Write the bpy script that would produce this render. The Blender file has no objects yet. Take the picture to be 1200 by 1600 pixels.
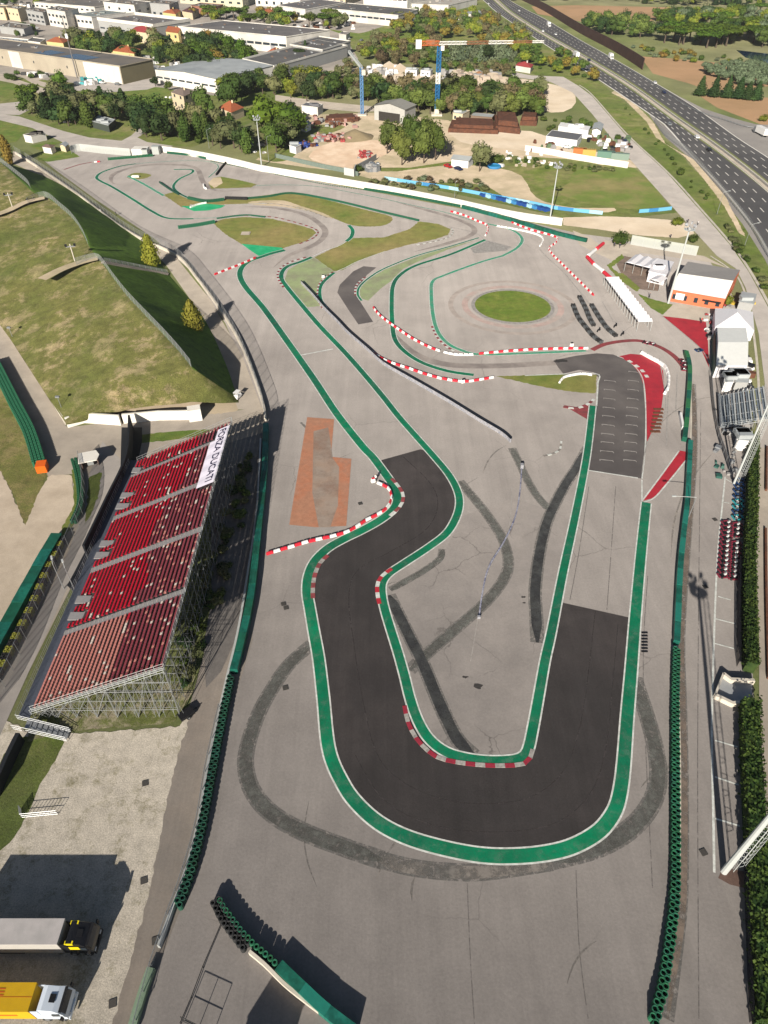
import bpy, bmesh, math, random
from mathutils import Vector, Matrix, geometry
from mathutils import noise as mn
random.seed(7)
PI = math.pi
# ------------------------------------------------------------------ camera, sky, sun, exposure
H, F, TH = 88.0, 1067.0, math.radians(41.5)
sc = bpy.context.scene
C = sc.collection
cam = bpy.data.cameras.new('camera'); camo = bpy.data.objects.new('camera', cam); C.objects.link(camo)
camo.location = (0, 0, H); camo.rotation_euler = (PI/2-TH, 0, 0)
cam.sensor_fit = 'VERTICAL'; cam.sensor_height = 36; cam.lens = 36*F/1600
cam.clip_start = 1; cam.clip_end = 30000
sc.camera = camo
SUN_EL, SUN_AZ = math.radians(24.5), math.radians(15.5)   # shadows fall towards +Y turned 15.5 deg to +X
w = bpy.data.worlds.new('World'); sc.world = w; w.use_nodes = True
nt = w.node_tree; bg = nt.nodes['Background']
sky = nt.nodes.new('ShaderNodeTexSky'); sky.sky_type = 'NISHITA'; sky.sun_disc = False
sky.sun_elevation = SUN_EL; sky.sun_rotation = PI+SUN_AZ; sky.air_density = 1.0; sky.dust_density = 1.0
nt.links.new(sky.outputs[0], bg.inputs[0]); bg.inputs[1].default_value = 0.042
sl = bpy.data.lights.new('sun', 'SUN'); sl.energy = 4.8; sl.angle = math.radians(0.5); sl.color = (1, .93, .82)
so = bpy.data.objects.new('sun', sl); C.objects.link(so)
sdir = Vector((math.sin(SUN_AZ)*math.cos(SUN_EL), math.cos(SUN_AZ)*math.cos(SUN_EL), -math.sin(SUN_EL)))
so.rotation_euler = sdir.to_track_quat('-Z', 'Y').to_euler()
sc.view_settings.view_transform = 'Standard'; sc.view_settings.look = 'None'
sc.view_settings.exposure = 0.62; sc.view_settings.gamma = 1
sc.cycles.volume_bounces = 0; sc.cycles.transparent_max_bounces = 12; sc.cycles.max_bounces = 5

# ------------------------------------------------------------------ layout helpers: photo pixel -> place on the ground
def G(px, py, z=0.0):
    u = (px-600)/F; v = (800-py)/F
    d = (u, math.cos(TH)+v*math.sin(TH), -math.sin(TH)+v*math.cos(TH))
    t = (H-z)/-d[2]
    return Vector((d[0]*t, d[1]*t, z))
def GL(pts, z=0.0): return [G(p[0], p[1], p[2] if len(p) > 2 else z) for p in pts]
def smooth(P, n=6, closed=False):
    out = []; N = len(P)
    rng = range(N if closed else N-1)
    for i in rng:
        if closed: a, b, c, d = P[(i-1) % N], P[i], P[(i+1) % N], P[(i+2) % N]
        else: a, b, c, d = P[max(i-1, 0)], P[i], P[i+1], P[min(i+2, N-1)]
        for k in range(n):
            t = k/n
            out.append(0.5*((2*b)+(c-a)*t+(2*a-5*b+4*c-d)*t*t+(3*b-a-3*c+d)*t**3))
    if not closed: out.append(P[-1].copy())
    return out
def resample(P, step):
    out = [P[0].copy()]; acc = 0
    for a, b in zip(P, P[1:]):
        L = (b-a).length
        if L < 1e-6: continue
        d = step-acc
        while d <= L:
            out.append(a.lerp(b, d/L)); d += step
        acc = L-(d-step)
    return out
def normals2(P):
    N = []
    for i in range(len(P)):
        t = P[min(i+1, len(P)-1)]-P[max(i-1, 0)]; t.z = 0
        if t.length < 1e-9: t = Vector((1, 0, 0))
        t.normalize(); N.append(Vector((-t.y, t.x, 0)))
    return N
def offset(P, d):
    return [p+n*d for p, n in zip(P, normals2(P))]

# ------------------------------------------------------------------ materials
MATS = {}
def mat(name, col, rough=0.85, var=0.0, scale=1.0, col2=None, bump=0.0, fine=0.0, metal=0.0, dr=0.0, big=None, spec=0.3, seed=0.0, alpha=None, rnd=0.0, fmin=.42, fmax=.62, det=5, dro=.6, crack=None, wear=None, streak=None):
    """procedural surface: base colour, broken up by noise of two sizes towards col2"""
    if name in MATS: return MATS[name]
    m = bpy.data.materials.new(name); m.use_nodes = True; MATS[name] = m
    n = m.node_tree; b = n.nodes['Principled BSDF']
    b.inputs['Roughness'].default_value = rough; b.inputs['Metallic'].default_value = metal
    b.inputs['Specular IOR Level'].default_value = spec
    if 'Diffuse Roughness' in b.inputs: b.inputs['Diffuse Roughness'].default_value = dr
    c4 = (*col, 1)
    b.inputs['Base Color'].default_value = c4
    tc = n.nodes.new('ShaderNodeTexCoord')
    mp = n.nodes.new('ShaderNodeMapping'); mp.inputs['Location'].default_value = (seed*13.7, seed*7.1, seed)
    n.links.new(tc.outputs['Object'], mp.inputs[0])
    cur = None
    def noise(s, det=5, r=.6):
        t = n.nodes.new('ShaderNodeTexNoise'); t.inputs['Scale'].default_value = s; t.inputs['Detail'].default_value = det
        t.inputs['Roughness'].default_value = r; n.links.new(mp.outputs[0], t.inputs['Vector']); return t
    def mix(a, bb, fac):
        x = n.nodes.new('ShaderNodeMix'); x.data_type = 'RGBA'
        if isinstance(a, tuple): x.inputs[6].default_value = a
        else: n.links.new(a, x.inputs[6])
        if isinstance(bb, tuple): x.inputs[7].default_value = bb
        else: n.links.new(bb, x.inputs[7])
        if isinstance(fac, float): x.inputs[0].default_value = fac
        else: n.links.new(fac, x.inputs[0])
        return x
    cur = c4
    if col2 is not None:
        t = noise(scale, det, dro); r = n.nodes.new('ShaderNodeMapRange')
        r.inputs[1].default_value = fmin; r.inputs[2].default_value = fmax
        n.links.new(t.outputs['Fac'], r.inputs[0])
        x = mix(cur, (*col2, 1), r.outputs[0]); cur = x.outputs[2]
    if big is not None:
        t = noise(big[0], 3, .5); r = n.nodes.new('ShaderNodeMapRange'); r.inputs[1].default_value = .35; r.inputs[2].default_value = .68
        n.links.new(t.outputs['Fac'], r.inputs[0])
        x = mix(cur, (*big[1], 1), r.outputs[0]); cur = x.outputs[2]
    if var > 0 or fine > 0 or rnd > 0:
        hs = n.nodes.new('ShaderNodeHueSaturation')
        if isinstance(cur, tuple): hs.inputs['Color'].default_value = cur
        else: n.links.new(cur, hs.inputs['Color'])
        val = None
        def add(sock, lo, hi):
            nonlocal val
            r = n.nodes.new('ShaderNodeMapRange'); r.inputs[1].default_value = .25; r.inputs[2].default_value = .75
            r.inputs[3].default_value = lo; r.inputs[4].default_value = hi; n.links.new(sock, r.inputs[0])
            if val is None: val = r.outputs[0]
            else:
                mm = n.nodes.new('ShaderNodeMath'); mm.operation = 'MULTIPLY'; n.links.new(val, mm.inputs[0]); n.links.new(r.outputs[0], mm.inputs[1]); val = mm.outputs[0]
        if var > 0: add(noise(scale*2.7, 6, .65).outputs['Fac'], 1-var, 1+var)
        if fine > 0: add(noise(scale*14+2.2, 4, .7).outputs['Fac'], 1-fine, 1+fine)
        if streak:
            for rz_, sx_, am in streak:
                m2_ = n.nodes.new('ShaderNodeMapping'); m2_.inputs['Rotation'].default_value = (0, 0, rz_); m2_.inputs['Scale'].default_value = (sx_, sx_*.035, 1); n.links.new(tc.outputs['Object'], m2_.inputs[0])
                t = n.nodes.new('ShaderNodeTexNoise'); t.inputs['Scale'].default_value = 1; t.inputs['Detail'].default_value = 6; t.inputs['Roughness'].default_value = .7; n.links.new(m2_.outputs[0], t.inputs['Vector'])
                add(t.outputs['Fac'], 1-am, 1+am)
        if rnd > 0:
            oi = n.nodes.new('ShaderNodeObjectInfo')
            r = n.nodes.new('ShaderNodeMapRange'); r.inputs[3].default_value = 1-rnd; r.inputs[4].default_value = 1+rnd
            n.links.new(oi.outputs['Random'], r.inputs[0])
            if val is None: val = r.outputs[0]
            else:
                mm = n.nodes.new('ShaderNodeMath'); mm.operation = 'MULTIPLY'; n.links.new(val, mm.inputs[0]); n.links.new(r.outputs[0], mm.inputs[1]); val = mm.outputs[0]
            r2 = n.nodes.new('ShaderNodeMapRange'); r2.inputs[3].default_value = .5-rnd*.07; r2.inputs[4].default_value = .5+rnd*.05
            m3 = n.nodes.new('ShaderNodeMath'); m3.operation = 'MULTIPLY'; m3.inputs[1].default_value = 7.31
            m4 = n.nodes.new('ShaderNodeMath'); m4.operation = 'FRACT'
            n.links.new(oi.outputs['Random'], m3.inputs[0]); n.links.new(m3.outputs[0], m4.inputs[0]); n.links.new(m4.outputs[0], r2.inputs[0])
            n.links.new(r2.outputs[0], hs.inputs['Hue'])
        n.links.new(val, hs.inputs['Value']); cur = hs.outputs[0]
    if crack:     # thin wandering cracks and joint lines: (cells per metre, darkness)
        t = noise(crack[0]*3, 4, .6); ad = n.nodes.new('ShaderNodeVectorMath'); ad.operation = 'MULTIPLY_ADD'; ad.inputs[1].default_value = (2.2, 2.2, 2.2)
        n.links.new(t.outputs['Color'], ad.inputs[0]); n.links.new(mp.outputs[0], ad.inputs[2])
        v = n.nodes.new('ShaderNodeTexVoronoi'); v.feature = 'DISTANCE_TO_EDGE'; v.inputs['Scale'].default_value = crack[0]; n.links.new(ad.outputs[0], v.inputs['Vector'])
        r = n.nodes.new('ShaderNodeMapRange'); r.inputs[1].default_value = 0; r.inputs[2].default_value = .10*crack[0]; r.inputs[3].default_value = crack[1]; r.inputs[4].default_value = 0
        n.links.new(v.outputs['Distance'], r.inputs[0]); t2 = noise(crack[0]*.6, 2, .5); r2 = n.nodes.new('ShaderNodeMapRange'); r2.inputs[1].default_value = .5; r2.inputs[2].default_value = .62
        n.links.new(t2.outputs['Fac'], r2.inputs[0]); mm = n.nodes.new('ShaderNodeMath'); mm.operation = 'MULTIPLY'; n.links.new(r.outputs[0], mm.inputs[0]); n.links.new(r2.outputs[0], mm.inputs[1])
        x = mix(cur, (col[0]*.35, col[1]*.35, col[2]*.35, 1), mm.outputs[0]); cur = x.outputs[2]
    if wear:      # worn through in places: (scale, lowest opacity)
        t = noise(wear[0], 7, .75); r = n.nodes.new('ShaderNodeMapRange'); r.inputs[1].default_value = .40; r.inputs[2].default_value = .58; r.inputs[3].default_value = wear[1]; r.inputs[4].default_value = 1
        n.links.new(t.outputs['Fac'], r.inputs[0]); n.links.new(r.outputs[0], b.inputs['Alpha'])
    if not isinstance(cur, tuple): n.links.new(cur, b.inputs['Base Color'])
    if bump > 0:
        t = noise(scale*9+3, 4, .7); bp = n.nodes.new('ShaderNodeBump'); bp.inputs['Strength'].default_value = bump; bp.inputs['Distance'].default_value = .08
        n.links.new(t.outputs['Fac'], bp.inputs['Height']); n.links.new(bp.outputs[0], b.inputs['Normal'])
    if alpha is not None: b.inputs['Alpha'].default_value = alpha
    return m
asphalt = mat('worn_asphalt', (.226, .205, .192), .9, var=.11, streak=((.0, .45, .08), (-.45, .3, .08), (.3, .2, .06)), scale=.05, col2=(.192, .174, .164), fine=.13, bump=.3, dr=1, big=(.014, (.258, .235, .220)), det=9, dro=.7, crack=(.06, .6), fmin=.44, fmax=.58)
asph_brown = mat('brown_asphalt', (.195, .172, .152), .9, streak=((.12, .6, .12),), var=.12, scale=.08, col2=(.24, .205, .175), fine=.12, bump=.2, dr=1, det=9, dro=.7)
asph_dark = mat('new_asphalt', (.034, .029, .029), .85, streak=((.0, .8, .16), (-.3, .5, .1)), var=.22, scale=.07, col2=(.050, .042, .041), fine=.2, bump=.3, dr=1, spec=.35, big=(.02, (.029, .026, .026)), det=8, dro=.7)
asph_mid = mat('grid_asphalt', (.058, .052, .052), .88, var=.12, scale=.1, col2=(.078, .070, .068), fine=.1, bump=.2, dr=1)
patch_m = mat('sealed_patch', (.085, .085, .078), .9, var=.25, scale=.35, col2=(.12, .122, .112), fine=.2, dr=1, seed=2, wear=(.9, .25))
patch_l = mat('faded_patch', (.15, .142, .132), .9, var=.2, scale=.25, col2=(.21, .188, .17), fine=.1, dr=1, seed=3, wear=(.5, .1))
patch_d = mat('dark_patch', (.028, .029, .031), .9, var=.3, scale=.3, col2=(.05, .052, .052), fine=.2, dr=1, seed=4, wear=(.8, .8))
concrete = mat('concrete', (.28, .245, .205), .9, var=.12, scale=.12, col2=(.24, .21, .178), fine=.07, dr=1)
conc_wall = mat('pale_concrete', (.62, .56, .47), .85, var=.1, scale=.3, col2=(.5, .45, .38), fine=.06)
white_wall = mat('white_wall', (.80, .76, .69), .8, var=.06, scale=.2, col2=(.70, .66, .59), fine=.05)
road_grey = mat('road_grey', (.24, .22, .205), .9, var=.1, scale=.1, col2=(.28, .255, .235), fine=.08, dr=1)
hwy = mat('motorway_asphalt', (.040, .039, .041), .85, var=.1, scale=.02, col2=(.054, .052, .053), fine=.1, dr=1)
hwy_l = mat('shoulder_asphalt', (.13, .122, .118), .88, var=.1, scale=.03, col2=(.16, .15, .142), fine=.08, dr=1)
gravel = mat('gravel', (.40, .335, .265), .95, var=.1, scale=.15, col2=(.35, .29, .225), fine=.12, bump=.5, dr=1)
dirt = mat('pale_dirt', (.34, .275, .20), .95, var=.14, scale=.07, col2=(.25, .21, .14), fine=.1, bump=.3, dr=1)
scrubdirt = mat('weedy_gravel', (.46, .415, .35), .95, var=.2, scale=.25, col2=(.19, .17, .10), fine=.4, bump=.6, dr=1, fmin=.51, fmax=.66, det=10, dro=.8)
sandm = mat('sand', (.38, .32, .25), .95, var=.1, scale=.05, col2=(.34, .28, .21), fine=.06, dr=1)
grass_dry = mat('dry_grass', (.128, .125, .036), .95, var=.34, scale=.11, col2=(.245, .185, .088), fine=.6, bump=1, dr=.6, big=(.03, (.095, .108, .025)), fmin=.45, fmax=.55, det=11, dro=.82)
grass = mat('mown_grass', (.075, .12, .018), .95, var=.28, scale=.1, col2=(.13, .14, .035), fine=.4, det=9, dro=.75, bump=.6, dr=.6)
grass_isl = mat('island_grass', (.125, .135, .03), .95, var=.28, scale=.12, col2=(.085, .125, .022), fine=.35, det=9, dro=.75, bump=.6, dr=.6, big=(.04, (.19, .155, .06)))
grass_slope = mat('slope_grass', (.085, .15, .018), .95, var=.4, scale=.25, col2=(.06, .11, .016), fine=.45, bump=1, dr=.5, det=9, dro=.75)
weeds = mat('rough_grass', (.095, .125, .022), .95, var=.35, scale=.08, col2=(.19, .165, .075), fine=.45, det=9, dro=.75, bump=1, dr=.6, big=(.02, (.07, .10, .02)))
earth = mat('ploughed_field', (.21, .13, .072), .95, var=.08, scale=.02, col2=(.18, .115, .062), fine=.06, dr=1)
landm = mat('countryside', (.10, .12, .035), .95, var=.3, scale=.012, col2=(.06, .09, .02), fine=.35, det=9, dro=.75, dr=.7, big=(.004, (.19, .17, .10)))
yardm = mat('yard_paving', (.22, .195, .172), .9, var=.14, scale=.03, col2=(.16, .145, .13), fine=.1, dr=1)
green_p = mat('green_paint', (.0, .235, .105), .6, var=.2, scale=.15, col2=(.001, .19, .08), fine=.16, big=(.045, (.004, .125, .065)), det=8, dro=.7, wear=(.6, .72))
green_f = mat('faded_green_paint', (.05, .33, .19), .7, var=.2, scale=.4, col2=(.15, .30, .21), fine=.1)
green_b = mat('bright_green_paint', (.02, .42, .17), .6, var=.15, scale=.3, col2=(.05, .50, .22), fine=.08)
lime_p = mat('pale_lime_paint', (.34, .40, .20), .8, var=.12, scale=.2, col2=(.30, .31, .19), fine=.1)
white_p = mat('white_paint', (.72, .73, .68), .7, var=.12, scale=.8, col2=(.58, .59, .54), fine=.1, wear=(1.2, .75))
white_pd = mat('worn_white_paint', (.40, .375, .345), .8, var=.25, scale=1.2, col2=(.27, .245, .225), fine=.1)
red_p = mat('red_paint', (.47, .03, .045), .6, var=.12, scale=.25, col2=(.38, .028, .042), fine=.06)
red_pd = mat('worn_red_paint', (.30, .06, .065), .7, var=.25, scale=.5, col2=(.20, .06, .06), fine=.1)
orange_p = mat('faded_orange_paint', (.48, .185, .10), .85, var=.18, scale=.35, col2=(.40, .20, .13), fine=.15, big=(.1, (.42, .205, .125)))
bl_white = mat('white_plastic', (.80, .78, .76), .45, var=.04, scale=1)
bl_red = mat('red_plastic', (.62, .03, .05), .45, var=.06, scale=1)
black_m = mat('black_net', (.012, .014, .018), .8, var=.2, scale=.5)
tyre_b = mat('tyre_rubber', (.022, .022, .023), .75, var=.3, scale=2, rnd=.3)
tyre_g = mat('green_painted_tyre', (.016, .105, .055), .6, var=.3, scale=3, rnd=.25)
tyre_d = mat('dark_green_tyre', (.01, .055, .035), .6, var=.3, scale=3, rnd=.3)
cover_g = mat('green_tarpaulin', (.012, .135, .098), .5, var=.3, scale=.8, col2=(.008, .085, .062), rnd=.15)
cover_d = mat('deep_green_tarpaulin', (.012, .11, .07), .5, var=.2, scale=.8, col2=(.01, .08, .05), rnd=.15)
steel = mat('galvanised_steel', (.34, .35, .36), .45, var=.1, scale=2, metal=.5)
steel_w = mat('pale_painted_steel', (.46, .48, .47), .45, var=.06, scale=1)
rust = mat('rusty_steel', (.14, .055, .03), .85, var=.3, scale=.5, col2=(.09, .04, .025), fine=.2)
rust_wall = mat('brown_barrier_panels', (.055, .028, .024), .7, var=.2, scale=.2, col2=(.08, .04, .032))
mesh_f = mat('wire_mesh', (.36, .38, .36), .6, alpha=.33)
mesh_w = mat('pale_wire_mesh', (.62, .64, .60), .6, alpha=.62)
mesh_g = mat('green_shade_net', (.10, .22, .13), .8, alpha=.7)
seat_r = mat('red_seat_plastic', (.44, .010, .028), .45)
seat_m = mat('faded_maroon_seat_plastic', (.23, .045, .06), .5)
seat_k = mat('pink_faded_seat_plastic', (.50, .20, .17), .5)
seat_w = mat('cream_seat_plastic', (.62, .52, .46), .5)
deck = mat('stand_deck', (.17, .155, .155), .7, var=.1, scale=.8)
deck_d = mat('dark_deck', (.055, .04, .045), .8, var=.1, scale=.8)
glass = mat('window_glass', (.03, .04, .05), .15, spec=.6)
dk = mat('dark_rubber_trim', (.012, .012, .014), .5)
leaf = {}
def leafmat(k, c, c2):
    leaf[k] = mat('foliage_'+k, c, .75, var=.35, scale=.45, col2=c2, fine=.25, rnd=.28, spec=.15)
leafmat('green', (.046, .078, .014), (.082, .110, .022)); leafmat('dark', (.020, .042, .012), (.038, .062, .016))
leafmat('pine', (.052, .098, .010), (.090, .130, .014)); leafmat('lime', (.12, .15, .018), (.19, .19, .022))
leafmat('olive', (.095, .108, .042), (.14, .135, .065)); leafmat('autumn', (.19, .125, .025), (.12, .11, .025))
leafmat('brown', (.115, .085, .045), (.085, .08, .035)); leafmat('grey', (.12, .15, .085), (.08, .105, .055))
leafmat('hedge', (.024, .055, .010), (.055, .092, .016)); leafmat('willow', (.085, .115, .025), (.14, .165, .035)); leafmat('cypress', (.16, .155, .022), (.22, .19, .03))
bark = mat('bark', (.10, .075, .055), .9, var=.2, scale=2)

# ------------------------------------------------------------------ mesh builder
class MB:
    def __init__(s): s.v = []; s.f = []; s.m = []
    def face(s, pts, mi=0):
        b = len(s.v); s.v += [tuple(p) for p in pts]; s.f.append(tuple(range(b, b+len(pts)))); s.m.append(mi)
    def box(s, c, size, rz=0, mi=0, taper=1.0, M=None):
        x, y, z = size[0]/2, size[1]/2, size[2]/2; cr, sr = math.cos(rz), math.sin(rz); b = len(s.v)
        for dz in (-1, 1):
            k = taper if dz > 0 else 1
            for dx, dy in ((-1, -1), (1, -1), (1, 1), (-1, 1)):
                p = Vector((dx*x*k, dy*y*k, dz*z))
                if M is not None: p = M @ p
                else: p = Vector((p.x*cr-p.y*sr, p.x*sr+p.y*cr, p.z))
                s.v.append((c[0]+p.x, c[1]+p.y, c[2]+p.z))
        for q in ((3, 2, 1, 0), (4, 5, 6, 7), (0, 1, 5, 4), (1, 2, 6, 5), (2, 3, 7, 6), (3, 0, 4, 7)):
            s.f.append(tuple(b+i for i in q)); s.m.append(mi)
    def bar(s, a, b2, r, n=5, mi=0, r2=None):
        a = Vector(a); b2 = Vector(b2); d = b2-a
        if d.length < 1e-6: return
        q = d.to_track_quat('Z', 'Y'); r2 = r if r2 is None else r2; b = len(s.v)
        for p, rr in ((a, r), (b2, r2)):
            for k in range(n):
                t = 2*PI*k/n; s.v.append(tuple(p+q @ Vector((rr*math.cos(t), rr*math.sin(t), 0))))
        for k in range(n):
            s.f.append((b+k, b+(k+1) % n, b+n+(k+1) % n, b+n+k)); s.m.append(mi)
        s.f.append(tuple(b+k for k in range(n))[::-1]); s.m.append(mi)
        s.f.append(tuple(b+n+k for k in range(n))); s.m.append(mi)
    def ring(s, c, R, r, h, n=12, mi=0, hole=True):   # a tyre: outer wall, top annulus, inner wall
        b = len(s.v); x, y, z = c
        prof = [(R*.93, 0), (R, h*.3), (R, h*.7), (R*.9, h), (r, h*.92), (r, h*.1)] if hole else [(R, 0), (R, h), (r, h)]
        for k in range(n):
            t = 2*PI*k/n
            for pr, pz in prof: s.v.append((x+pr*math.cos(t), y+pr*math.sin(t), z+pz))
        L = len(prof)
        for k in range(n):
            k2 = (k+1) % n
            for j in range(L-1):
                s.f.append((b+k*L+j, b+k2*L+j, b+k2*L+j+1, b+k*L+j+1)); s.m.append(mi)
    def prism(s, pts, z0, z1, mi=0, top=None):
        pts = [Vector((p[0], p[1], 0)) for p in pts]
        ar = sum(pts[i].x*pts[(i+1) % len(pts)].y-pts[(i+1) % len(pts)].x*pts[i].y for i in range(len(pts)))
        if ar < 0: pts = pts[::-1]
        n = len(pts)
        for i in range(n):
            a, c = pts[i], pts[(i+1) % n]
            s.face([(a.x, a.y, z0), (c.x, c.y, z0), (c.x, c.y, z1), (a.x, a.y, z1)], mi)
        s.face([(p.x, p.y, z1) for p in pts], mi if top is None else top)
    def wall(s, P, z0, h, t, mi=0, hs=None):          # solid wall along a line
        A = offset(P, t/2); B = offset(P, -t/2)
        for i in range(len(P)-1):
            h0 = h if hs is None else hs[i]; h1 = h if hs is None else hs[i+1]
            a0, a1, b0, b1 = A[i], A[i+1], B[i], B[i+1]
            za, zb = z0+P[i].z, z0+P[i+1].z
            s.face([(a1.x, a1.y, zb), (a0.x, a0.y, za), (a0.x, a0.y, za+h0), (a1.x, a1.y, zb+h1)], mi)
            s.face([(b0.x, b0.y, za), (b1.x, b1.y, zb), (b1.x, b1.y, zb+h1), (b0.x, b0.y, za+h0)], mi)
            s.face([(b0.x, b0.y, za+h0), (b1.x, b1.y, zb+h1), (a1.x, a1.y, zb+h1), (a0.x, a0.y, za+h0)], mi)
        for i in (0, -1):
            a, b = A[i], B[i]; hh = h if hs is None else hs[i]; z = z0+P[i].z
            q = [(a.x, a.y, z), (b.x, b.y, z), (b.x, b.y, z+hh), (a.x, a.y, z+hh)]
            s.face(q if i == 0 else q[::-1], mi)
    def build(s, name, mats, parent=None, smooth_=False):
        me = bpy.data.meshes.new(name); me.from_pydata(s.v, [], s.f); 
        if not isinstance(mats, (list, tuple)): mats = [mats]
        for m in mats: me.materials.append(m)
        if len(mats) > 1: me.polygons.foreach_set('material_index', s.m)
        if smooth_: me.polygons.foreach_set('use_smooth', [True]*len(s.f))
        me.update()
        o = bpy.data.objects.new(name, me); C.objects.link(o)
        if parent is not None: o.parent = parent
        return o
def tag(o, label=None, cat=None, group=None, kind=None):
    if label: o['label'] = label
    if cat: o['category'] = cat
    if group: o['group'] = group
    if kind: o['kind'] = kind
    return o
def empty(name, loc, rz=0, label=None, cat=None, group=None):
    o = bpy.data.objects.new(name, None); C.objects.link(o); o.location = loc; o.rotation_euler = (0, 0, rz); o.empty_display_size = .3
    return tag(o, label, cat, group)
def copy_tree(o, parent=None):
    c = o.copy(); C.objects.link(c); c.parent = parent
    for ch in list(o.children): copy_tree(ch, c)
    return c

# ------------------------------------------------------------------ ground sheets
_zc = [0]
def zl(lvl):
    _zc[0] += 1
    return lvl*.0065+(_zc[0] % 37)*.00016
NATURAL = {'dry_grass', 'mown_grass', 'rough_grass', 'pale_dirt', 'gravel', 'sand', 'weedy_gravel', 'pink_sand', 'meadow_grass', 'ploughed_field', 'island_grass', 'weedy_verge', 'bare_soil'}
def sheet(name, pts, lvl, m, sm=0, kind='structure', world=False, lab=None, cat=None):
    P = list(pts) if world else GL(pts)
    if sm: P = smooth(P, sm, True)
    if m.name in NATURAL:      # ragged edge
        per = sum((P[i]-P[i-1]).length for i in range(len(P))); st_ = max(.7, per/420)
        Q = resample(P+[P[0]], st_)[:-1]; nn = normals2(Q); am = min(.45, .15+st_*.12)
        P = [q+n_*am*mn.noise(Vector((q.x*.9/st_, q.y*.9/st_, 7)))*1.6 for q, n_ in zip(Q, nn)]
    z = zl(lvl)
    tris = geometry.tessellate_polygon([[Vector((p.x, p.y, 0)) for p in P]])
    me = bpy.data.meshes.new(name)
    fs = []
    for t in tris:
        a, b, c = [P[i] for i in t]
        fs.append(tuple(t) if (b-a).cross(c-a).z > 0 else tuple(t)[::-1])
    me.from_pydata([(p.x, p.y, z) for p in P], [], fs); me.materials.append(m)
    o = bpy.data.objects.new(name, me); C.objects.link(o)
    if kind: o['kind'] = kind
    if lab: tag(o, lab, cat)
    return o
def strip(name, P, wdt, lvl, m, kind='structure'):
    """painted line or road of constant width along a world polyline"""
    b = MB(); z = zl(lvl); A = offset(P, wdt/2 if not callable(wdt) else 0); B = offset(P, -wdt/2 if not callable(wdt) else 0)
    if callable(wdt):
        N = normals2(P); n = len(P)
        A = [p+N[i]*wdt(i/(n-1))/2 for i, p in enumerate(P)]; B = [p-N[i]*wdt(i/(n-1))/2 for i, p in enumerate(P)]
    for i in range(len(P)-1):
        b.face([(B[i].x, B[i].y, z), (B[i+1].x, B[i+1].y, z), (A[i+1].x, A[i+1].y, z), (A[i].x, A[i].y, z)])
    o = b.build(name, m); 
    if kind: o['kind'] = kind
    return o
def band(px, wdt, n=8, lvl=6, g=None, name='green_painted_strip', line=.23, wm=None):
    P = resample(smooth(GL(px), n), .8)
    strip('white_edge_line', P, wdt, lvl, wm or white_p)
    strip(name, P, wdt-2*line, lvl+1, g or green_p)
    return P
def kerb(px, wdt=.8, seg=1.5, lvl=8, a=None, b_=None, n=8, side=0):
    P = resample(smooth(GL(px), n), seg)
    if side: P = offset(P, side)
    A = offset(P, wdt/2); B = offset(P, -wdt/2); m = MB(); z0 = zl(lvl); z1 = z0+.03
    for i in range(len(P)-1):
        k = i % 2
        m.face([(B[i].x, B[i].y, z1), (B[i+1].x, B[i+1].y, z1), (A[i+1].x, A[i+1].y, z1), (A[i].x, A[i].y, z1)], k)
        m.face([(A[i].x, A[i].y, z1), (A[i+1].x, A[i+1].y, z1), (A[i+1].x, A[i+1].y, 0.0), (A[i].x, A[i].y, 0.0)], k)
        m.face([(B[i+1].x, B[i+1].y, z1), (B[i].x, B[i].y, z1), (B[i].x, B[i].y, 0.0), (B[i+1].x, B[i+1].y, 0.0)], k)
    o = m.build('kerb', [a or red_p, b_ or white_p]); o['kind'] = 'structure'; return o
def dashes(name, P, L, gap, wdt, lvl, m, start=0):
    mb = MB(); z = zl(lvl); Q = resample(P, .5); n1 = int(L/.5); n2 = int((L+gap)/.5); A = offset(Q, wdt/2); B = offset(Q, -wdt/2)
    i = start
    while i+n1 < len(Q):
        for j in range(i, i+n1, max(1, n1//2)):
            k = min(j+max(1, n1//2), i+n1)
            mb.face([(B[j].x, B[j].y, z), (B[k].x, B[k].y, z), (A[k].x, A[k].y, z), (A[j].x, A[j].y, z)])
        i += n2
    o = mb.build(name, m); o['kind'] = 'structure'; return o

g = MB(); g.face([(-9000, -400, -.02), (9000, -400, -.02), (9000, 16000, -.02), (-9000, 16000, -.02)])
g.build('ground', landm)['kind'] = 'structure'
# venue paving
sheet('paved_ground', [(120, 1640), (180, 1500), (225, 1400), (262, 1230), (300, 1090), (352, 900), (385, 700), (392, 600), (352, 505), (300, 425), (240, 372), (150, 312), (90, 268), (62, 246), (120, 226), (205, 218), (255, 238), (330, 249), (430, 271), (600, 303), (720, 326), (830, 348), (905, 365), (960, 372), (1060, 393), (1105, 402), (1150, 470), (1165, 560), (1170, 900), (1200, 1640)], 1, asphalt)
# left side
sheet('pavement', [(130, 1640), (215, 1380), (265, 1200), (300, 1090), (352, 900), (385, 700), (395, 1000), (355, 1130), (325, 1260), (290, 1400), (205, 1620)], 2, asph_brown)
sheet('gravel_ground', [(-60, 1090), (60, 1150), (280, 1135), (300, 1110), (275, 1190), (232, 1400), (165, 1640), (-120, 1640)], 3, scrubdirt)
sheet('grass_verge', [(-20, 1240), (20, 1160), (70, 1150), (100, 1160), (60, 1230), (35, 1290), (0, 1330), (-60, 1360)], 4, weeds, 3)
sheet('grass_verge', [(60, 1100), (110, 1080), (260, 1060), (310, 1000), (300, 1085), (270, 1130), (180, 1138), (100, 1142), (40, 1160)], 5, mat('weedy_verge', (.10, .115, .03), .95, var=.35, scale=.3, col2=(.28, .24, .17), fine=.45, bump=.8, dr=.7, fmin=.45, fmax=.6, det=10, dro=.8))
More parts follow.
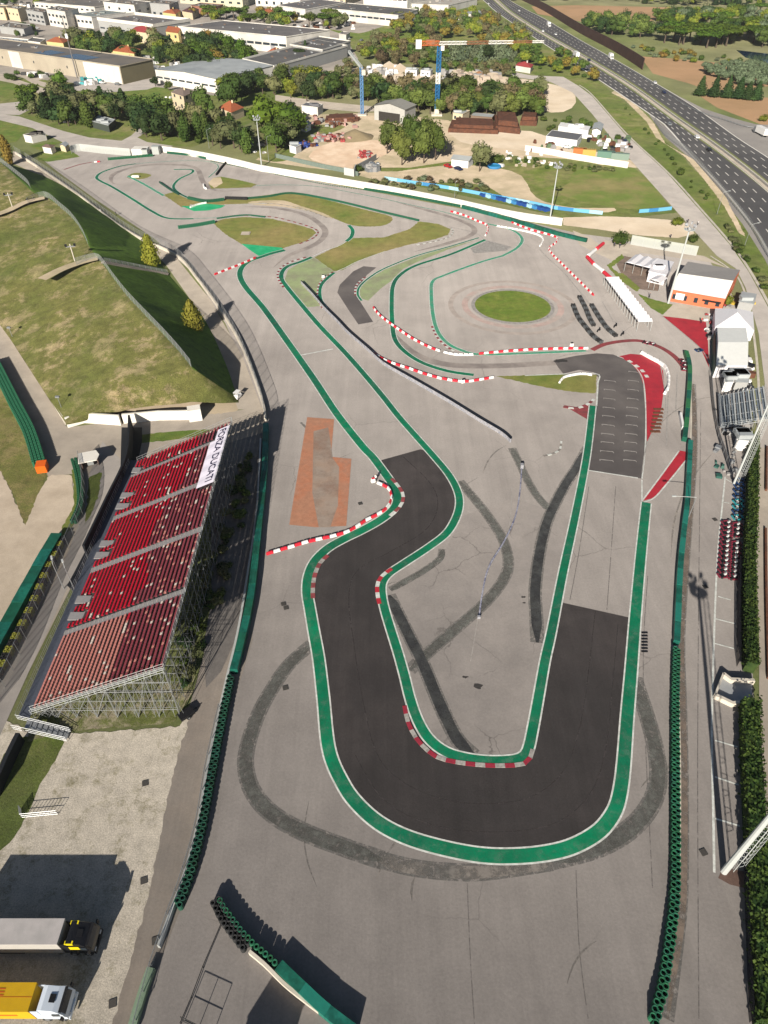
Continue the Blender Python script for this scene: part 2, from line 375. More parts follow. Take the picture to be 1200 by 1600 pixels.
sheet('access_path', [(-60, 400), (0, 505), (105, 668), (200, 656), (320, 648), (420, 635), (416, 690), (300, 700), (195, 740), (120, 900), (40, 1060), (-30, 1200), (-120, 1350), (-130, 1200), (0, 1020), (70, 880), (100, 800), (118, 740), (75, 745), (60, 690), (30, 640), (0, 580), (-60, 500)], 3, concrete)
sheet('service_lane', [(196, 725), (150, 830), (100, 930), (45, 1050), (0, 1150), (-80, 1330), (-100, 1250), (-10, 1080), (50, 980), (100, 880), (130, 800), (140, 740), (160, 690)], 4, road_grey)
sheet('embankment_grass', [(-80, 420), (0, 585), (35, 640), (60, 690), (72, 745), (55, 800), (38, 822), (20, 770), (0, 735), (-90, 640)], 4, grass_dry)
sheet('gravel_trap', [(-90, 660), (0, 735), (18, 770), (40, 822), (60, 770), (78, 742), (112, 742), (117, 790), (100, 825), (85, 850), (40, 925), (0, 1005), (-90, 1150)], 5, gravel)
sheet('grass_verge', [(113, 735), (128, 725), (132, 770), (122, 810), (95, 850), (98, 822), (116, 790)], 6, grass)
sheet('grass_verge', [(220, 680), (322, 671), (322, 680), (222, 692)], 6, grass, 3)
sheet('grass_verge', [(140, 745), (160, 738), (155, 770), (142, 805), (132, 820)], 6, weeds)
sheet('gravel_ground', [(115, 612), (150, 618), (250, 615), (370, 625), (375, 640), (320, 648), (200, 652), (125, 655)], 4, dirt, 3)
sheet('access_path', [(20, 235), (60, 262), (120, 300), (200, 362), (275, 402), (330, 470), (380, 560), (410, 640), (372, 640), (345, 560), (320, 500), (260, 415), (225, 375), (150, 325), (70, 278), (20, 255)], 4, concrete)
# main loop new asphalt
OUT = [(550, 672), (582, 712), (600, 737), (615, 760), (621, 776), (616, 794), (595, 812), (565, 829), (538, 842), (512, 857), (492, 877), (482, 900), (480, 925), (484, 950), (490, 985), (498, 1030), (505, 1090), (514, 1172), (536, 1225), (560, 1258), (595, 1288), (640, 1310), (700, 1327), (760, 1337), (820, 1337), (870, 1330), (905, 1318), (937, 1298), (957, 1273), (967, 1247), (974, 1200), (980, 1120), (986, 1050), (993, 960), (1002, 860), (1010, 783)]
INN = [(635, 666), (650, 682), (675, 710), (700, 740), (714, 765), (718, 786), (713, 808), (698, 833), (670, 855), (632, 880), (607, 897), (597, 912), (597, 932), (602, 955), (611, 985), (622, 1020), (632, 1056), (641, 1092), (653, 1126), (670, 1154), (695, 1174), (725, 1184), (762, 1189), (800, 1188), (818, 1182), (826, 1168), (834, 1130), (843, 1080), (852, 1030), (862, 985), (880, 893), (900, 800), (917, 710), (926, 636)]
Pi = smooth(GL(INN), 6); Po = smooth(GL(OUT), 6)
def cut(P, ya, yb):   # piece of a curve between two distances (kept in order)
    return P
oc = GL([(596, 719), (600, 737), (615, 760), (621, 776), (616, 794), (595, 812), (565, 829), (538, 842), (512, 857), (492, 877), (482, 900), (480, 925), (484, 950), (490, 985), (498, 1030), (505, 1090), (514, 1172), (536, 1225), (560, 1258), (595, 1288), (640, 1310), (700, 1327), (760, 1337), (820, 1337), (870, 1330), (905, 1318), (937, 1298), (957, 1273), (967, 1247), (974, 1200), (980, 1120), (986, 1050), (992, 967)])
ic = GL([(657, 702), (675, 710), (700, 740), (714, 765), (718, 786), (713, 808), (698, 833), (670, 855), (632, 880), (607, 897), (597, 912), (597, 932), (602, 955), (611, 985), (622, 1020), (632, 1056), (641, 1092), (653, 1126), (670, 1154), (695, 1174), (725, 1184), (762, 1189), (800, 1188), (818, 1182), (826, 1168), (834, 1130), (843, 1080), (852, 1030), (862, 985), (871, 940)])
sheet('new_asphalt', smooth(oc, 5)+smooth(ic, 5)[::-1], 3, asph_dark, world=True)
seam = mat('asphalt_seam', (.055, .047, .046), .9, var=.3, scale=.5, wear=(.5, .1))
strip('asphalt_seam', resample(smooth(GL([(930, 955), (918, 1060), (905, 1140), (880, 1205), (830, 1245), (760, 1256), (690, 1248), (630, 1222), (590, 1180), (568, 1100), (552, 1000), (545, 930), (560, 890), (610, 862), (665, 828), (684, 790), (672, 755), (628, 712)]), 8), 1), .16, 4, seam)
strip('asphalt_seam', resample(smooth(GL([(555, 1180), (600, 1250), (680, 1290), (780, 1300), (870, 1285), (925, 1235), (948, 1160), (958, 1060), (966, 970)]), 8), 1), .14, 4, seam)
old_seam = mat('old_asphalt_joint', (.165, .15, .14), .9, var=.3, scale=.5, wear=(.5, .0))
for q_ in ([(730, 1380), (735, 1500), (742, 1610)], [(900, 1360), (905, 1480), (920, 1600)], [(1012, 900), (1005, 1050), (1020, 1400)], [(1095, 640), (1092, 900), (1090, 1200), (1092, 1600)], [(920, 760), (905, 860), (890, 940)], [(962, 760), (955, 860), (948, 955)]):
    strip('asphalt_joint', resample(smooth(GL(q_), 8), 1), .13, 2, old_seam)
lp_ = mat('lighter_asphalt_repair', (.25, .228, .212), .9, var=.12, scale=.3, fine=.1, dr=1)
sheet('asphalt_repair', [(545, 812), (566, 790), (590, 778), (598, 790), (570, 812), (540, 828), (500, 842), (470, 851)], 2, lp_)
sheet('asphalt_repair', [(724, 806), (800, 778), (868, 800), (900, 800), (893, 850), (858, 1010), (838, 1130), (815, 1178), (745, 1182), (690, 1165), (665, 1135), (618, 965), (612, 925), (690, 870)], 2, mat('infield_tarmac', (.24, .217, .203), .9, var=.12, scale=.06, col2=(.20, .182, .172), fine=.12, dr=1, det=9, dro=.7, crack=(.12, .8), seed=6))
sheet('grid_asphalt', [(865, 563), (900, 556), (932, 552), (958, 554), (980, 563), (997, 578), (1005, 600), (1008, 640), (1010, 700), (1003, 748), (919, 735), (925, 690), (931, 640), (935, 590), (928, 582), (905, 578), (880, 584), (872, 574)], 3, asph_mid)
sheet('new_asphalt', [(531, 445), (552, 424), (568, 416), (588, 418), (573, 430), (558, 452), (562, 470), (583, 503), (560, 507), (545, 485), (527, 457)], 3, asph_mid)
# sealed strips across the old tarmac
edge_m = mat('faint_strip_edge', (.13, .125, .118), .9, var=.3, scale=.6, dr=1, wear=(1.6, 0))
def ps(px, wdt, m, lvl=2):
    P = resample(smooth(GL(px), 8), .8); n_ = len(P)
    strip('faint_strip_edge', P, wdt*1.22, lvl, edge_m); strip('sealed_asphalt_strip', P, lambda t: wdt*(.9+.07*mn.noise(Vector((t*n_*.25, 3, wdt))))*min(1, .25+t*12, .25+(1-t)*12), lvl+1, m)
ps([(718, 752), (750, 790), (772, 820), (786, 844), (794, 872), (792, 894), (780, 916), (760, 940), (736, 962), (700, 993), (660, 1028), (636, 1052)], 1.7, patch_m)
ps([(918, 700), (900, 732), (884, 756), (868, 786), (856, 812), (848, 840), (842, 870), (838, 900), (836, 930), (838, 965), (840, 1010)], 1.9, patch_d, 3)
ps([(800, 700), (812, 725), (824, 750), (840, 776), (862, 800)], 1.5, patch_m)
ps([(488, 1006), (450, 1040), (420, 1085), (402, 1120), (387, 1165), (384, 1200), (395, 1237), (423, 1270), (470, 1298), (540, 1325), (600, 1345)], 1.9, patch_m)
ps([(590, 1342), (640, 1355), (700, 1362), (760, 1362), (870, 1346)], 1.7, patch_l)
ps([(860, 1344), (930, 1326), (980, 1299), (1014, 1262), (1028, 1222), (1026, 1180), (1014, 1130), (1000, 1085), (990, 1055)], 2.0, patch_m, 3)
ps([(608, 930), (640, 995), (660, 1035), (685, 1095), (707, 1142), (720, 1162), (742, 1182)], 1.9, patch_d, 3)
ps([(692, 858), (688, 873), (672, 886), (650, 900), (605, 925)], 1.3, patch_m)
ps([(470, 660), (500, 690)], .5, patch_l)
# faint scrapes, brush marks and dirt lines
random.seed(12)
for k in range(16):
    x, y = random.uniform(470, 900), random.uniform(600, 1560); a = random.uniform(-.7, .7)+(0 if k % 2 else .4); L = random.uniform(40, 190)
    if 520 < y-0 and k % 5 == 0: x = random.uniform(1000, 1100)
    pp = [(x+L*t*math.sin(a+t*.5)*.8, y-L*t*math.cos(a+t*.5)) for t in (0, .33, .66, 1)]
    strip('scuff_mark', resample(smooth(GL(pp), 6), 1), lambda t, q=random.uniform(.08, .3): .03+q*min(1, 5*t, 5*(1-t)), 2, patch_l)
ps([(1083, 600), (1085, 700), (1078, 800), (1070, 900), (1064, 1000), (1066, 1100), (1068, 1200), (1068, 1300), (1066, 1400), (1058, 1480), (1042, 1600)], 1.1, mat('brown_dirt_line', (.20, .155, .125), .95, var=.2, scale=.2, wear=(.4, .15)), 2)
def tarp(px, wdt, lvl=2): ps(px, wdt, patch_l, lvl)
# racing line rubber on the upper track
rub = mat('rubbered_tarmac', (.135, .118, .112), .85, var=.2, scale=.15, col2=(.19, .168, .155), fine=.1, dr=1, seed=5)
def racing(px, wd):
    P = resample(smooth(GL(px), 8), 1.5); strip('rubbered_racing_line', P, lambda t: wd*min(1, 6*t, 6*(1-t))+.05, 2, rub)
racing([(196, 288), (176, 286), (178, 272), (215, 260), (262, 257), (305, 262), (318, 285), (340, 298), (380, 297)], 2.2)
racing([(380, 323), (430, 325), (475, 335), (502, 352), (508, 366), (492, 382), (450, 400), (425, 420)], 2.2)
racing([(600, 310), (690, 335), (735, 352), (738, 366), (700, 380), (640, 395)], 2)
racing([(612, 515), (640, 548), (690, 568), (760, 572), (850, 568), (930, 562)], 2.4)
racing([(950, 570), (972, 600), (976, 660), (972, 735)], 3)
# orange rectangle
sheet('orange_painted_area', [(480, 652), (522, 655), (517, 714), (549, 717), (541, 822), (494, 824), (452, 820)], 4, orange_p)
sheet('faded_paint_centre', [(490, 674), (513, 668), (520, 716), (530, 730), (528, 790), (516, 824), (498, 824), (488, 770)], 5, mat('faded_to_sand', (.34, .27, .22), .9, var=.08, scale=.3, col2=(.35, .255, .195), fine=.08, wear=(.12, .55)))
# islands and verges of the track
sheet('grass_island', [(332, 348), (350, 342), (382, 339), (425, 342), (460, 350), (488, 358), (494, 364), (480, 376), (442, 388), (410, 384), (378, 382), (352, 366)], 4, grass_isl)
sheet('green_painted_area', [(377, 381), (410, 384), (440, 387), (445, 391), (424, 398), (407, 402), (392, 392)], 5, green_b)
sheet('grass_island', [(292, 312), (350, 312), (400, 307), (450, 301), (478, 305), (525, 316), (575, 329), (612, 339), (606, 350), (585, 354), (550, 352), (518, 340), (478, 326), (440, 321), (400, 318), (350, 320), (292, 319)], 4, grass_isl, 3)
sheet('worn_dirt_verge', [(392, 315), (440, 313), (470, 322), (505, 333), (520, 342), (478, 329), (440, 323), (395, 320)], 5, dirt, 3)
sheet('grass_island', [(552, 372), (600, 371), (640, 358), (655, 346), (685, 350), (704, 358), (700, 367), (680, 374), (640, 382), (600, 393), (560, 408), (535, 422), (522, 424), (505, 412), (491, 402), (520, 388)], 4, grass_isl)
sheet('grass_island', [(325, 286), (333, 278), (345, 276), (372, 281), (401, 288), (392, 293), (360, 294), (330, 295)], 4, grass_isl)
sheet('worn_dirt_verge', [(325, 286), (333, 278), (345, 277), (348, 286), (335, 294)], 5, dirt)
sheet('grass_island', [(199, 276), (212, 270), (236, 273), (226, 279), (206, 280)], 4, grass_isl, 3)
sheet('grass_island', [(255, 304), (272, 300), (300, 309), (296, 322), (284, 324)], 4, grass_isl)
sheet('green_painted_area', [(283, 322), (302, 322), (320, 318), (352, 321), (345, 325), (325, 329), (303, 330)], 5, green_b)
sheet('pale_green_painted_area', [(444, 440), (450, 422), (470, 410), (491, 403), (505, 412), (522, 425), (503, 440), (498, 462), (504, 478), (480, 480), (460, 460)], 4, lime_p)
sheet('pale_green_painted_area', [(563, 466), (562, 450), (576, 436), (602, 421), (650, 402), (700, 386), (742, 376), (700, 390), (655, 408), (630, 420), (610, 440), (596, 450), (575, 470)], 4, lime_p)
sheet('pale_grey_painted_area', [(735, 388), (762, 376), (800, 386), (790, 392), (740, 396)], 4, white_pd)
isl = [Vector((G(801, 478).x+11.1*math.cos(t*PI/24), G(801, 478).y+10.6*math.sin(t*PI/24), 0)) for t in range(48)]
sheet('round_grass_island', isl, 6, mat('round_island_grass', (.085, .13, .018), .95, var=.3, scale=.2, col2=(.13, .15, .03), fine=.4, det=9, dro=.75, bump=.8, dr=.5), world=True)
def circ(r1, r2, lvl, m):
    c = G(801, 478); P = [Vector((c.x+(r1+r2)/2*math.cos(t*PI/30), c.y+(r1+r2)/2*.96*math.sin(t*PI/30), 0)) for t in range(61)]
    strip('painted_ring', P, abs(r2-r1), lvl, m)
circ(11.1, 12.2, 3, white_pd); circ(13.2, 15.0, 2, mat('reddish_rubber', (.25, .185, .17), .9, var=.2, scale=.2, col2=(.225, .195, .178), fine=.1, dr=1)); circ(17.5, 19, 2, mat('ring_wear', (.20, .175, .16), .9, var=.2, scale=.2, col2=(.225, .195, .178), dr=1))
sheet('grass_island', [(775, 588), (830, 586), (880, 585), (932, 586), (931, 615), (890, 612), (840, 603)], 4, grass_isl)
# green bands
band([(445, 391), (425, 396), (407, 402), (390, 408), (378, 418), (375, 431), (384, 449), (412, 482), (450, 535), (490, 592), (525, 645), (565, 696), (582, 714), (600, 738), (615, 760), (621, 776), (616, 794), (595, 812), (565, 829), (538, 842), (512, 857), (492, 877), (482, 900), (480, 925), (484, 950), (490, 985), (498, 1030), (505, 1090), (514, 1172), (536, 1225), (560, 1258), (595, 1288), (640, 1310), (700, 1327), (760, 1337), (820, 1337), (870, 1330), (905, 1318), (937, 1298), (957, 1273), (967, 1247), (974, 1200), (980, 1120), (986, 1050), (993, 960), (1002, 860), (1010, 784)], 2.15)
band([(487, 402), (470, 409), (450, 416), (441, 425), (440, 436), (447, 447), (470, 475), (500, 510), (540, 552), (575, 592), (600, 622), (622, 650), (650, 682), (675, 710), (700, 740), (714, 765), (718, 786), (713, 808), (698, 833), (670, 855), (632, 880), (607, 897), (597, 912), (597, 932), (602, 955), (611, 985), (622, 1020), (632, 1056), (641, 1092), (653, 1126), (670, 1154), (695, 1174), (725, 1184), (762, 1189), (800, 1188), (818, 1182), (826, 1168), (834, 1130), (843, 1080), (852, 1030), (862, 985), (880, 893), (900, 800), (917, 710), (926, 634)], 1.85)
band([(680, 586), (740, 586), (700, 580), (660, 567), (632, 549), (617, 530), (613, 505), (612, 475), (614, 447), (625, 430), (650, 415), (700, 399), (730, 387), (760, 374)][1:], 1.7, g=green_p)
band([(790, 390), (785, 400), (750, 410), (695, 430), (676, 440), (674, 462), (677, 495), (685, 520), (700, 537), (720, 547), (750, 554), (825, 552), (920, 548)][1:], 1.5, g=green_f)
band([(785, 400), (807, 388), (816, 375), (808, 364), (790, 356), (762, 350)], 1.5, g=green_f)
band([(508, 482), (500, 465), (502, 445), (522, 426)], 1.6)
band([(565, 470), (559, 460), (562, 448), (577, 434), (602, 419), (650, 400), (700, 386), (750, 371)], 1.1)
band([(302, 342), (262, 341), (237, 330), (205, 310), (175, 292), (157, 283), (151, 277), (160, 269), (187, 260), (212, 256)], 1.7)
band([(212, 256), (250, 253), (302, 251), (332, 254), (341, 262), (325, 278)], .9, g=green_p)
band([(200, 275), (225, 288), (256, 306)], 1.7, g=green_f)
band([(272, 265), (298, 265), (300, 270), (280, 280), (271, 292), (280, 302), (296, 310)], 1.6)
band([(545, 352), (551, 360), (549, 370), (540, 378)], 1.8)
band([(350, 320), (420, 318), (300, 342)][:2], .6, g=white_pd)
band([(302, 342), (340, 340), (360, 338)], .8, g=green_p)
band([(400, 290), (450, 289), (500, 292), (560, 303), (600, 311), (650, 322), (700, 333), (740, 345), (775, 353)], .9)
# white/dirty edge lines
def ln(px, wdt=.22, m=None, lvl=5, n=6): strip('painted_line', resample(smooth(GL(px), n), 1), wdt, lvl, m or white_p)
ln([(487, 402), (507, 392), (530, 384), (546, 374)], .35); ln([(330, 296), (380, 295), (405, 291)], .4, white_pd); ln([(478, 305), (530, 316), (612, 337), (650, 347)], .35, white_pd)
ln([(601, 393), (560, 408), (540, 418), (524, 425)], .3); ln([(378, 382), (407, 402)], .25); ln([(470, 555), (522, 545)], .45)
ln([(820, 587), (870, 585), (932, 584), (934, 600), (932, 635)], .35); ln([(758, 376), (742, 364), (700, 354)], .25, white_pd)
ln([(925, 548), (880, 556), (868, 562)], .25, white_pd); ln([(919, 735), (1003, 748)], .3)
ln([(1003, 748), (1008, 700), (1009, 640), (1006, 600), (998, 580), (980, 563), (960, 555)], .25)
ln([(1003, 783), (1003, 748)], .25); ln([(1030, 560), (1040, 640), (1012, 690), (1003, 740)], .2, white_pd)
ln([(842, 388), (855, 402), (880, 425), (905, 455), (925, 480), (950, 512)], .25, white_pd); ln([(940, 470), (960, 505)], .2, white_pd)
ln([(1133, 745), (1128, 795), (1122, 855), (1118, 930), (1114, 1050), (1112, 1150), (1114, 1250), (1116, 1366)], .3, white_p)
for a, b in (((1122, 932), (1150, 940)), ((1118, 967), (1150, 975)), ((1115, 1005), (1152, 1015)), ((1117, 1157), (1155, 1168)), ((1117, 1214), (1158, 1228)), ((1117, 1279), (1160, 1292)), ((1131, 785), (1143, 787)), ((1133, 748), (1150, 758))):
    ln([a, b], .24, white_p)
ln([(1046, 582), (1043, 640), (1041, 700)], .2, white_pd); ln([(1058, 585), (1056, 640)], .2, white_pd); ln([(1043, 642), (1066, 644)], .2, white_pd)
ln([(1078, 590), (1080, 660), (1074, 760), (1064, 900), (1058, 1000), (1060, 1100), (1062, 1200), (1061, 1350), (1057, 1420), (1045, 1500), (1028, 1600)], .35, conc_wall, lvl=6)
ln([(790, 750), (800, 760), (794, 830), (760, 905), (735, 1035)][1:], .1, white_pd)
# starting grid marks
gm = MB()
for y in (580, 594, 608, 622, 636, 649, 663, 677, 690, 704, 718):
    for x0, x1 in ((944, 961), (981, 997)):
        if x0 < 950 and y < 590: continue
        a = G(x0-(y-600)*.06, y); b = G(x1-(y-600)*.03, y+2); d = (b-a).normalized(); n = Vector((-d.y, d.x, 0))*.11; u = Vector((0, 0, .036))
        gm.face([a-n+u, b-n+u, b+n+u, a+n+u])
        for e in (a, b):
            k = Vector((0, -.5, 0)); gm.face([e-d*.07+u+k, e+d*.07+u+k, e+d*.07+u, e-d*.07+u])
gm.build('starting_grid_marks', white_pd)['kind'] = 'structure'
# red areas
sheet('red_painted_area', [(966, 557), (985, 553), (1008, 555), (1028, 565), (1036, 580), (1038, 605), (1033, 640), (1022, 668), (1011, 690), (1010, 650), (1008, 610), (1000, 585), (985, 566)], 4, red_p)
sheet('red_painted_area', [(1003, 783), (1036, 740), (1062, 704), (1072, 706), (1071, 720), (1040, 758), (1022, 778)], 5, red_p)
ln([(1003, 783), (1033, 743), (1062, 703)], .3); ln([(1072, 719), (1042, 756), (1022, 778), (1005, 785)], .3)
sheet('red_painted_area', [(1035, 494), (1070, 498), (1103, 503), (1106, 530), (1108, 575), (1095, 545), (1070, 523)], 4, red_p)
ln([(1035, 494), (1070, 523), (1095, 545), (1107, 565), (1109, 585)], .25, white_pd)
sheet('red_painted_area', [(880, 633), (900, 636), (920, 632), (917, 655), (900, 645)], 4, red_pd)
ps2 = resample(smooth(GL([(925, 547), (945, 538), (975, 533), (1002, 533), (1030, 542), (1050, 554), (1064, 568), (1072, 580)]), 8), 1)
strip('red_painted_strip', ps2, 1.5, 5, red_pd)
ln([(100, 265), (125, 257), (147, 253)], .8, red_pd)
# kerbs
kerb([(512, 868), (500, 880), (492, 898), (489, 918), (489, 938)], .75, 1.2, a=red_pd, b_=white_pd)
kerb([(612, 748), (620, 757), (628, 768), (630, 780), (624, 793), (607, 808)], .7, 1.6, a=red_pd)
kerb([(612, 889), (598, 899), (590, 912), (590, 930), (595, 952)], .7, 1.3)
kerb([(632, 1103), (637, 1127), (648, 1150), (664, 1169), (685, 1184), (720, 1192), (762, 1196), (800, 1196), (820, 1193), (829, 1183), (834, 1163)], .62, 1.35, a=mat('dull_red_paint', (.30, .025, .045), .7, var=.25, scale=.8), b_=white_pd)
kerb([(443, 449), (436, 438), (434, 428), (440, 418), (455, 409), (478, 402)], .7, 1.2, a=red_pd)
kerb([(382, 337), (425, 339), (460, 347), (488, 356), (497, 363), (488, 373), (465, 382)], .6, 1.5, a=red_pd, b_=white_pd)
kerb([(404, 317), (440, 320), (478, 328), (515, 342)], .5, 1.5, a=patch_l, b_=white_pd)
kerb([(704, 356), (708, 363), (700, 371), (680, 377), (650, 383)], .5, 1.2, a=patch_l, b_=white_p)
kerb([(976, 560), (992, 570), (1004, 580), (1013, 592)], .9, 1.3)
kerb([(880, 636), (900, 638), (918, 632), (930, 622)], .7, 1.2, a=red_pd)
kerb([(849, 713), (864, 709), (875, 702), (877, 687)], .45, 1.0, a=patch_l, b_=white_p)
kerb([(555, 462), (557, 446), (572, 432)], .6, 1.1, a=red_pd); kerb([(675, 510), (683, 527), (697, 541), (712, 550)], .6, 1.1, a=red_pd)
kerb([(520, 425), (500, 442), (496, 465), (504, 482)], .5, 1.2, a=red_pd)

# ------------------------------------------------------------------ fields, yards and roads beyond the circuit
sheet('field', [(0, 40), (300, 30), (560, 20), (560, 60), (530, 130), (420, 180), (300, 230), (120, 215), (-60, 180), (-260, 120), (-300, 60)], 1, weeds)
sheet('industrial_yard', [(-200, 5), (200, -4), (640, -2), (640, 28), (540, 60), (560, 92), (520, 110), (430, 125), (340, 150), (250, 140), (200, 140), (120, 130), (-60, 112), (-260, 80)], 2, yardm)
sheet('grass_verge', [(110, 60), (240, 60), (300, 75), (410, 85), (400, 105), (330, 115), (260, 105), (200, 92), (120, 88)], 3, weeds, 3)
sheet('grass_verge', [(510, 45), (560, 52), (640, 40), (660, 60), (560, 62)], 3, grass)
sheet('lawn', [(188, 150), (215, 137), (262, 138), (280, 150), (262, 165), (215, 172), (190, 165)], 3, grass, 3)
sheet('lawn', [(-40, 175), (20, 190), (45, 200), (25, 222), (-10, 225), (-60, 200)], 3, grass)
sheet('lawn', [(-30, 130), (20, 132), (28, 148), (-30, 152)], 3, grass)
sheet('lawn', [(55, 240), (80, 233), (110, 235), (125, 245), (75, 253), (60, 250)], 4, grass)
sheet('lawn', [(45, 228), (80, 222), (95, 222), (65, 236)], 4, grass)
sheet('road', [(-80, 172), (0, 178), (30, 182), (100, 205), (140, 215), (190, 220), (205, 212), (218, 200), (230, 205), (215, 215), (230, 222), (270, 228), (255, 240), (150, 232), (110, 228), (50, 200), (0, 188), (-80, 182)], 5, road_grey)
sheet('road', [(-60, 152), (0, 162), (40, 158), (60, 165), (30, 180), (-60, 176)], 5, road_grey)
sheet('road', [(0, 115), (60, 135), (100, 148), (105, 155), (60, 146), (20, 130), (-20, 122)], 4, concrete)
sheet('yard', [(20, 112), (75, 112), (80, 118), (60, 126), (90, 134), (88, 142), (50, 130)], 4, concrete)
sheet('factory_yard', [(120, 128), (240, 124), (248, 134), (230, 140), (150, 146), (110, 140)], 4, road_grey)
sheet('road', [(430, 148), (500, 158), (600, 168), (640, 165), (640, 172), (560, 175), (470, 167), (430, 157)], 5, concrete)
sheet('construction_ground', [(400, 250), (440, 215), (470, 180), (590, 176), (700, 188), (740, 205), (860, 220), (985, 250), (1010, 262), (990, 262), (880, 248), (780, 242), (720, 250), (640, 262), (600, 262), (540, 268), (480, 262)], 4, dirt)
sheet('green_waste_ground', [(400, 238), (440, 205), (500, 195), (540, 198), (500, 215), (470, 235), (450, 250), (420, 252)], 5, weeds, 3)
sheet('sand_ground', [(482, 245), (520, 222), (600, 220), (612, 235), (590, 248), (565, 262), (520, 258)], 5, mat('pink_sand', (.36, .265, .19), .95, var=.12, scale=.1, col2=(.42, .33, .25), fine=.1, dr=1), 3)
sheet('dirt_road', [(700, 200), (760, 203), (830, 205), (875, 222), (960, 245), (995, 262), (940, 258), (860, 240), (780, 232), (720, 222)], 6, sandm, 2)
sheet('rough_ground', [(560, 262), (640, 262), (720, 250), (780, 242), (880, 248), (990, 262), (1045, 320), (1060, 332), (950, 345), (880, 340), (800, 322), (720, 305), (600, 280)], 5, weeds)
sheet('dirt_track', [(545, 268), (620, 268), (700, 258), (775, 262), (815, 275), (830, 300), (850, 315), (900, 325), (960, 325), (950, 332), (880, 328), (800, 315), (760, 290), (700, 285), (640, 288), (600, 284)], 6, dirt, 2)
sheet('meadow', [(905, 262), (990, 262), (1042, 318), (1000, 328), (950, 322), (905, 314), (870, 300), (890, 285)], 6, mat('meadow_grass', (.10, .135, .028), .95, var=.2, scale=.06, col2=(.17, .15, .06), fine=.2, bump=.8, dr=.6), 2)
sheet('concrete_apron', [(880, 340), (940, 338), (1000, 340), (1060, 345), (1075, 350), (1085, 365), (1060, 372), (1000, 368), (930, 358), (880, 352)], 6, sandm)
sheet('concrete_apron', [(895, 360), (920, 370), (940, 385), (945, 375), (1100, 400), (1140, 420), (1110, 410), (1000, 395), (975, 415), (930, 395), (905, 382)], 2, concrete)
sheet('quarry_ground', [(520, 110), (600, 105), (690, 118), (790, 120), (800, 132), (720, 140), (650, 142), (560, 135), (515, 128)], 4, sandm, 2)
sheet('quarry_ground', [(800, 122), (845, 128), (890, 140), (900, 160), (880, 175), (845, 172), (840, 150), (815, 135)], 4, sandm, 2)
sheet('rough_ground', [(640, 10), (755, 2), (900, 98), (1000, 180), (1150, 330), (1210, 420), (1220, 500), (1150, 400), (1060, 300), (960, 190), (905, 135), (820, 112), (700, 100), (600, 100), (560, 60)], 2, weeds)
sheet('ploughed_field', [(830, 10), (900, 8), (1070, 12), (1060, 24), (1000, 36), (920, 36), (840, 22)], 3, earth)
sheet('ploughed_field', [(1000, 88), (1060, 92), (1190, 105), (1260, 110), (1260, 130), (1200, 135), (1110, 142), (1075, 130), (1020, 115)], 3, earth)
sheet('ploughed_field', [(1090, 148), (1260, 155), (1280, 210), (1190, 195), (1120, 168)], 3, earth)
sheet('pond', [(1150, 78), (1200, 84), (1280, 92), (1280, 104), (1200, 99), (1165, 90)], 4, mat('pond_water', (.01, .03, .07), .08, spec=.8))
# motorway
L_ = [(738, -12), (755, 0), (775, 18), (825, 52), (900, 101), (1015, 178), (1045, 202), (1080, 243), (1125, 290), (1175, 352), (1202, 397), (1240, 470)]
M_ = [(762, -12), (775, 0), (798, 20), (845, 50), (900, 82), (978, 129), (1052, 182), (1128, 236), (1205, 298), (1300, 390)]
R_ = [(782, -12), (796, 0), (822, 15), (852, 30), (902, 60), (952, 88), (1014, 124), (1080, 164), (1150, 214), (1205, 250), (1300, 320)]
l, m_, r = [resample(smooth(GL(q), 8), 3) for q in (L_, M_, R_)]
sheet('motorway_carriageway', smooth(GL(L_), 8)+smooth(GL([(1310, 400), (1195, 297), (1120, 238), (1045, 184), (972, 131), (895, 83), (840, 51), (793, 20), (770, 0), (756, -12)]), 8), 5, hwy, world=True)
sheet('motorway_carriageway', smooth(GL([(767, -12), (780, 0), (804, 20), (851, 50), (906, 81), (986, 128), (1062, 181), (1138, 235), (1215, 296), (1310, 385)]), 8)+smooth(GL(R_), 8)[::-1], 5, hwy, world=True)
sheet('motorway_lay_by', [(1060, 150), (1100, 170), (1150, 186), (1180, 194), (1290, 200), (1290, 320), (1205, 252), (1150, 216), (1080, 166), (1010, 122), (950, 88)][::1], 4, hwy_l)
sheet('motorway_shoulder', [(1010, 173), (1025, 195), (1040, 215), (1075, 245), (1110, 288), (1160, 350), (1195, 405), (1230, 480), (1250, 480), (1202, 397), (1125, 290), (1045, 202)], 4, hwy_l)
strip('motorway_median', m_, 3.2, 6, concrete)
ln(L_, .9, white_wall, 7); ln(R_, .6, white_wall, 7)
for off, w2 in ((2.0, .35), (-2.0, .35)): strip('motorway_line', offset(m_, off), w2, 7, white_wall)
nl = len(l)
def between(P, Q, t, n=160):
    A = resample(P, 1.0); B = resample(Q, 1.0); out = []
    for i in range(n):
        a = A[int(i*(len(A)-1)/(n-1))]; j = min(range(0, len(B), 4), key=lambda k: (B[k]-a).length_squared); out.append(a.lerp(B[j], t))
    return out
for (a, b, ts) in ((l, m_, (.2, .42, .64)), (r, m_, (.2, .42, .64))):
    for t in ts: dashes('motorway_lane_dashes', smooth(between(a, b, t, 60), 2), 5, 7, .38, 7, white_wall)
